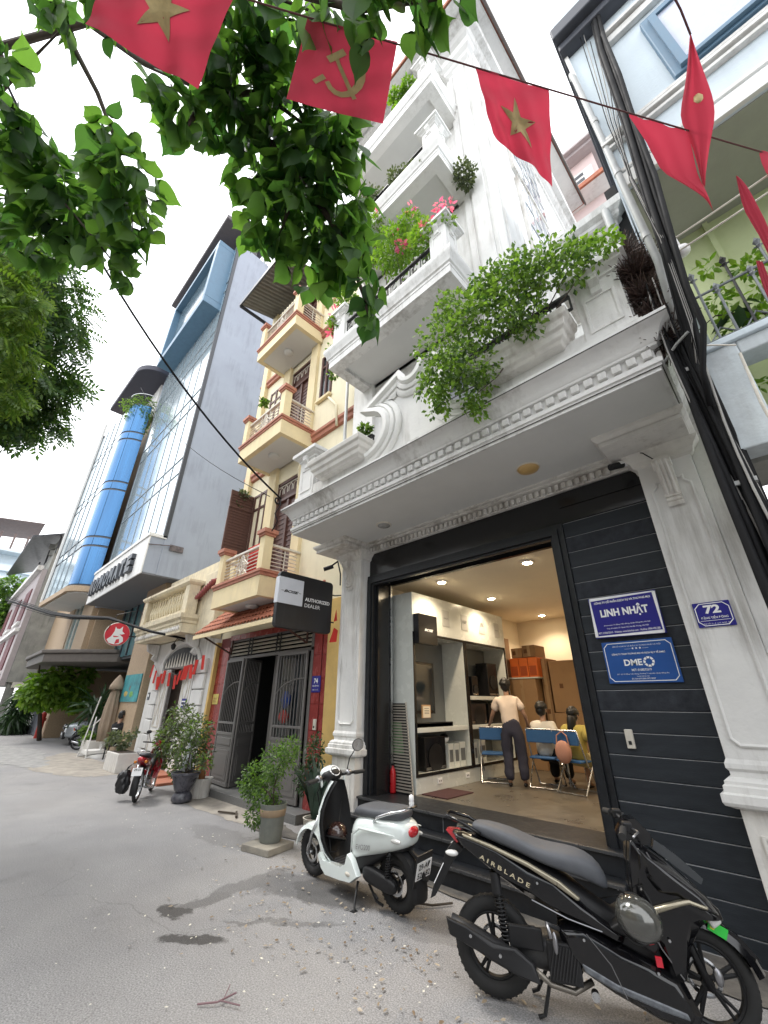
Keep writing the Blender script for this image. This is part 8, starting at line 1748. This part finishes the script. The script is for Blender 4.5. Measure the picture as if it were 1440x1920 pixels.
# ---------------- red motorbike and a dark one behind
def underbone(label, paint, loc, ang, scale, plate_=True):
    t = thing('motorbike',label,'motorbike',local=True)
    wheel(t,0,.29,.04,12,w=.06,rimm=STEEL); wheel(t,1.22,.29,.035,12,w=.06,rimm=STEEL)
    bloft('tail_panel',[(-.28,.78,.04,.07),(-.1,.74,.08,.12),(.15,.68,.09,.12),(.4,.60,.08,.09),(.55,.52,.04,.05)],paint,t)
    bloft('seat',[(-.2,.86,.03,.08),(0,.85,.04,.12),(.3,.80,.045,.12),(.5,.76,.04,.08)],SEATM,t,ex=3)
    bloft('frame_tunnel',[(.5,.55,.06,.05),(.75,.52,.06,.06),(.95,.70,.07,.06),(1.0,.85,.05,.05)],PLAST,t)
    b = MB(); f=[]
    for z,x,w in ((.30,.92,.12),(.45,.98,.17),(.62,1.02,.18),(.78,1.03,.13),(.88,1.02,.08)):
        f.append([(x+.06-.1*u*u,w*u,z) for u in (-1,-.5,0,.5,1)]+[(x+.03-.1*u*u,w*u,z) for u in (1,.5,0,-.5,-1)])
    b.loft(f); b.obj('leg_shield',paint,t,smooth='auto')
    b = MB(); b.tube([(.5,0,.28),(.62,0,.32),(.75,0,.34)],[.09,.1,.05],12); b.cyl((.45,-.12,.28),(.45,.12,.28),.08,14); b.obj('engine',ALLOY,t,smooth='auto')
    b = MB(); b.tube([(.7,-.12,.2),(.4,-.14,.2),(.0,-.15,.28),(-.22,-.15,.33)],[.015,.025,.04,.035],10); b.obj('exhaust',STEEL,t,smooth=True)
    fender('rear_mudguard',0,.29,.35,60,200,.07,PLAST,t); fender('front_fender',1.22,.29,.34,30,150,.06,paint,t)
    b = MB(); 
    for s_ in (-1,1): b.tube([(1.22,s_*.07,.29),(1.12,s_*.06,.62),(1.04,s_*.03,.92)],.018,8); b.tube([(0,s_*.1,.29),(.12,s_*.11,.68)],.022,8)
    b.obj('fork',STEEL,t,smooth=True)
    b = MB(); b.sphere((1.05,0,.97),.1,14,(1,.9,.7)); b.obj('headset',paint,t,smooth=True)
    b = MB(); b.tube([(1.0,.08,1.0),(.92,.32,1.02)],.014,8); b.tube([(1.0,-.08,1.0),(.92,-.32,1.02)],.014,8); b.obj('handlebar',PLAST,t,smooth=True)
    for s_ in (-1,1):
        b = MB(); b.tube([(1.0,s_*.18,1.02),(1.0,s_*.24,1.18)],.006,5); b.sphere((.99,s_*.25,1.22),.05,10,(.35,1.2,.8)); b.obj('mirror',PLAST,t,smooth=True)
        b = MB(); b.sphere((-.24,s_*.1,.74),.03,8); b.obj('turn_signal',mat('amber_lens',(.6,.2,.02),.2,var=0),t,smooth=True)
    b = MB(); b.sphere((-.29,0,.80),.05,10,(.5,1.2,.8)); b.obj('tail_light',REDL,t,smooth=True)
    b = MB(); b.tube([(-.02,.13,.86),(-.2,.12,.92),(-.27,0,.94),(-.2,-.12,.92),(-.02,-.13,.86)],.011,6); b.obj('grab_rail',STEEL,t,smooth=True)
    if plate_:
        b = MB(); b.obox((-.35,0,.58),(.006,.19,.14),Matrix.Rotation(.2,3,'Y')); p=b.obj('number_plate',WHITEP,t)
        text('29-S1','lettering',BLACKP,p,(-.356,0,.595),(0,-1,0),(.2,0,1),w=.12,h=.04,align='C',bold=.02); text('034.31','lettering',BLACKP,p,(-.342,0,.53),(0,-1,0),(.2,0,1),w=.15,h=.045,align='C',bold=.02)
    t.location=(loc[0],loc[1],0); t.rotation_euler=(0,0,R_(ang)); t.scale=(scale,)*3; return t
underbone('red motorbike seen from behind, parked between planter and dark glazed pot',RPAINT,(-9.10,3.14),148,.86)
t = thing('plastic_bag','black plastic bag hung on the left side of the red motorbike','bag',(-9.42,2.98,.12)); 
g = np.random.default_rng(5); b = MB(); rings=[]
for k,(z,r) in enumerate(((.22,.07),(.25,.13),(.36,.15),(.5,.14),(.58,.11),(.6,.05))):
    rings.append([(-9.42+r*(1+.12*g.normal()*.6)*math.cos(a)*.8,2.98+r*math.sin(a)*.8*(1+.1*g.normal()*.5),z*.95-.1) for a in np.linspace(0,6.28,13)[:-1]])
b.loft(rings); b.tube([(-9.42,2.98,.46),(-9.36,3.02,.56),(-9.25,3.08,.6)],.008,5); o_=b.obj('bag_body', mat('black_bag',(.012,.012,.014),.35,var=.1), t, smooth=True, sub=2, kind='one'); tx = bpy.data.textures.new('crumple','CLOUDS'); tx.noise_scale = .07; dm_ = o_.modifiers.new('crumple','DISPLACE'); dm_.texture = tx; dm_.strength = .07; dm_.texture_coords='LOCAL'
underbone('dark motorbike with helmet parked in front of the grey car',BPAINT,(-19.9,4.45),60,.86,False)
t = thing('helmet','dark helmet resting on the handlebar of the far dark motorbike','helmet',(-19.4,5.2,.95)); b = MB(); b.sphere((-19.4,5.2,.98),.14,16,(1,1,1),-.4,PI/2); b.obj('shell', BPAINT, t, smooth=True)

# ---------------- grey car, nose to the street
CAR = thing('car','silver-grey small car parked nose out under the brown canopy','car',local=True)   # local x forward
GREYP = mat('grey_car_paint',(.34,.37,.39),.25,metal=.4,var=.03,coat=1)
def csect(x,z0,z1,w0,w1,n=5):
    o=[]; 
    for u in range(n+1): o.append((x,-w0+(w0-w1)*0+(-(w1-w0))*u/n*0 - 0,z0) if False else (x,-(w0+(w1-w0)*u/n),z0+(z1-z0)*u/n))
    for u in range(n,-1,-1): o.append((x,(w0+(w1-w0)*u/n),z0+(z1-z0)*u/n))
    return o
b = MB(); b.loft([csect(*q) for q in ((2.0,.45,.72,.55,.5),(1.95,.32,.86,.72,.66),(1.75,.28,.98,.82,.74),(1.2,.26,1.04,.86,.78),(.75,.26,1.08,.87,.80),(-1.6,.26,1.08,.87,.8),(-2.0,.3,1.02,.8,.72),(-2.1,.5,.9,.7,.6))]); b.obj('body',GREYP,CAR,smooth='auto',sub=1)
b = MB(); b.loft([csect(*q) for q in ((.85,1.04,1.07,.72,.70),(.2,1.05,1.52,.74,.60),(-.2,1.05,1.6,.75,.6),(-1.3,1.05,1.6,.75,.6),(-1.95,1.05,1.3,.72,.6))]); b.obj('cabin',GLASS_D,CAR,smooth='auto')
b = MB(); b.box(-1.4,0,-.6,.6,1.58,1.63); b.obj('roof',GREYP,CAR,bevel=.03)
for s_ in (-1,1):
    b = MB(); b.sphere((1.93,s_*.58,.80),.14,12,(.35,1.0,.6)); h_=b.obj('headlight',GLASS_D,CAR,smooth=True)
    b = MB(); b.cyl((1.97,s_*.55,.80),(1.99,s_*.55,.80),.035,12); b.cyl((1.96,s_*.64,.80),(1.98,s_*.64,.80),.035,12); b.obj('headlight_lens',WHITEP,h_)
    b = MB(); b.sphere((.75,s_*.95,1.02),.1,10,(.7,.9,.8)); b.obj('door_mirror',GREYP,CAR,smooth=True)
    for x in (1.3,-1.35):
        b = MB(); b.torus((x,s_*.80,.31),.24,.07,n=26,m=8,sq=1.2); w_=b.obj('wheel',RUBBER,CAR,smooth=True); b = MB(); b.cyl((x,s_*.78,.31),(x,s_*.86,.31),.18,16); b.obj('rim',ALLOY,w_)
        b = MB(); b.torus((x,s_*.84,.34),.34,.035,n=26,m=6); b.obj('wheel_arch',PLAST,CAR,smooth=True)
b = MB(); b.box(1.9,2.03,-.62,.62,.28,.56); b.obj('bumper',PLAST,CAR,bevel=.03)
b = MB(); b.box(2.0,2.035,-.35,.35,.66,.78); b.obj('grille',BLACKP,CAR,bevel=.01)
b = MB(); b.box(2.03,2.04,-.2,.2,.42,.52); b.obj('number_plate',WHITEP,CAR)
CAR.location=(-22.3,6.1,0); CAR.rotation_euler=(0,0,R_(-97)); CAR.scale=(.86,)*3
# ---------------- parasol, stand, far person
t = thing('parasol','folded beige parasol standing in front of the stone pillar','parasol',(-16.9,4.45,0))
b = MB(); b.cyl((-16.9,4.45,0),(-16.9,4.45,2.4),.03,10); b.lathe([(.32,.0),(.3,.08),(.05,.1)],(-16.9,4.45,0),16); b.obj('pole', WHITE_C, t)
b = MB(); rings=[]
for k,(z,r) in enumerate(((.45,.16),(.9,.21),(1.4,.19),(1.85,.13),(2.0,.1))): rings.append([(-16.9+r*(1+.22*math.cos(8*a+.4*k))*math.cos(a),4.45+r*(1+.22*math.cos(8*a+.4*k))*math.sin(a),z) for a in np.linspace(0,2*PI,33)[:-1]])
b.loft(rings); b.obj('canopy', mat('beige_canvas',(.33,.26,.19),.9,var=.15), t, smooth=True)
b = MB(); b.lathe([(.24,1.98),(.22,2.1),(.12,2.3),(.03,2.42),(0,2.44)],(-16.9,4.45,0),16); b.obj('canopy_top', MATS['beige_canvas'], t, smooth=True)
t = thing('a_frame_stand','white tubular A-frame stand at the edge of the road','stand',(-17.1,4.25,0))
b = MB(); 
for p_ in (((-17.5,4.0,0),(-17.1,4.1,1.75)),((-16.75,4.05,0),(-17.05,4.12,1.15)),((-17.5,4.6,0),(-17.1,4.35,1.15)),((-16.8,4.7,0),(-17.05,4.3,1.15)),((-17.5,4.0,.03),(-17.5,4.6,.03)),((-16.75,4.05,.03),(-16.8,4.7,.03)),((-17.1,4.1,.9),(-17.0,4.3,1.15))): b.tube(p_,.022,6)
b.obj('frame', WHITE_C, t)
b = MB(); b.box(-17.45,-16.8,4.05,4.6,.12,.2); b.obj('shelf', WHITE_C, t)
SO=dict(SI); SO.update(neck=(0,-.02,1.02),head=(0.02,.02,1.2),haR=(.16,.22,1.12),elR=(.28,.12,.78),haL=(-.1,.3,.8),face=(.5,1,-.2))
person('person in black t-shirt with white back print, seated by the stone pillar',(-16.0,4.55,0),R_(35),SO,BLACKCL,BLACKCL,scale=1.0,logo=True)
t = thing('stool','low stool under the person in the black t-shirt','stool',(-16.0,4.55,0)); b = MB(); b.box(-16.2,-15.8,4.35,4.75,.36,.40); b.obj('seat', PLAST, t); 
for x,y in ((-16.17,4.38),(-15.83,4.38),(-16.17,4.72),(-15.83,4.72)): b = MB(); b.cyl((x,y,0),(x,y,.36),.02,6); b.obj('leg', PLAST, t)
for o in list(scn.objects):
    if '_w' in o: del o['_w']
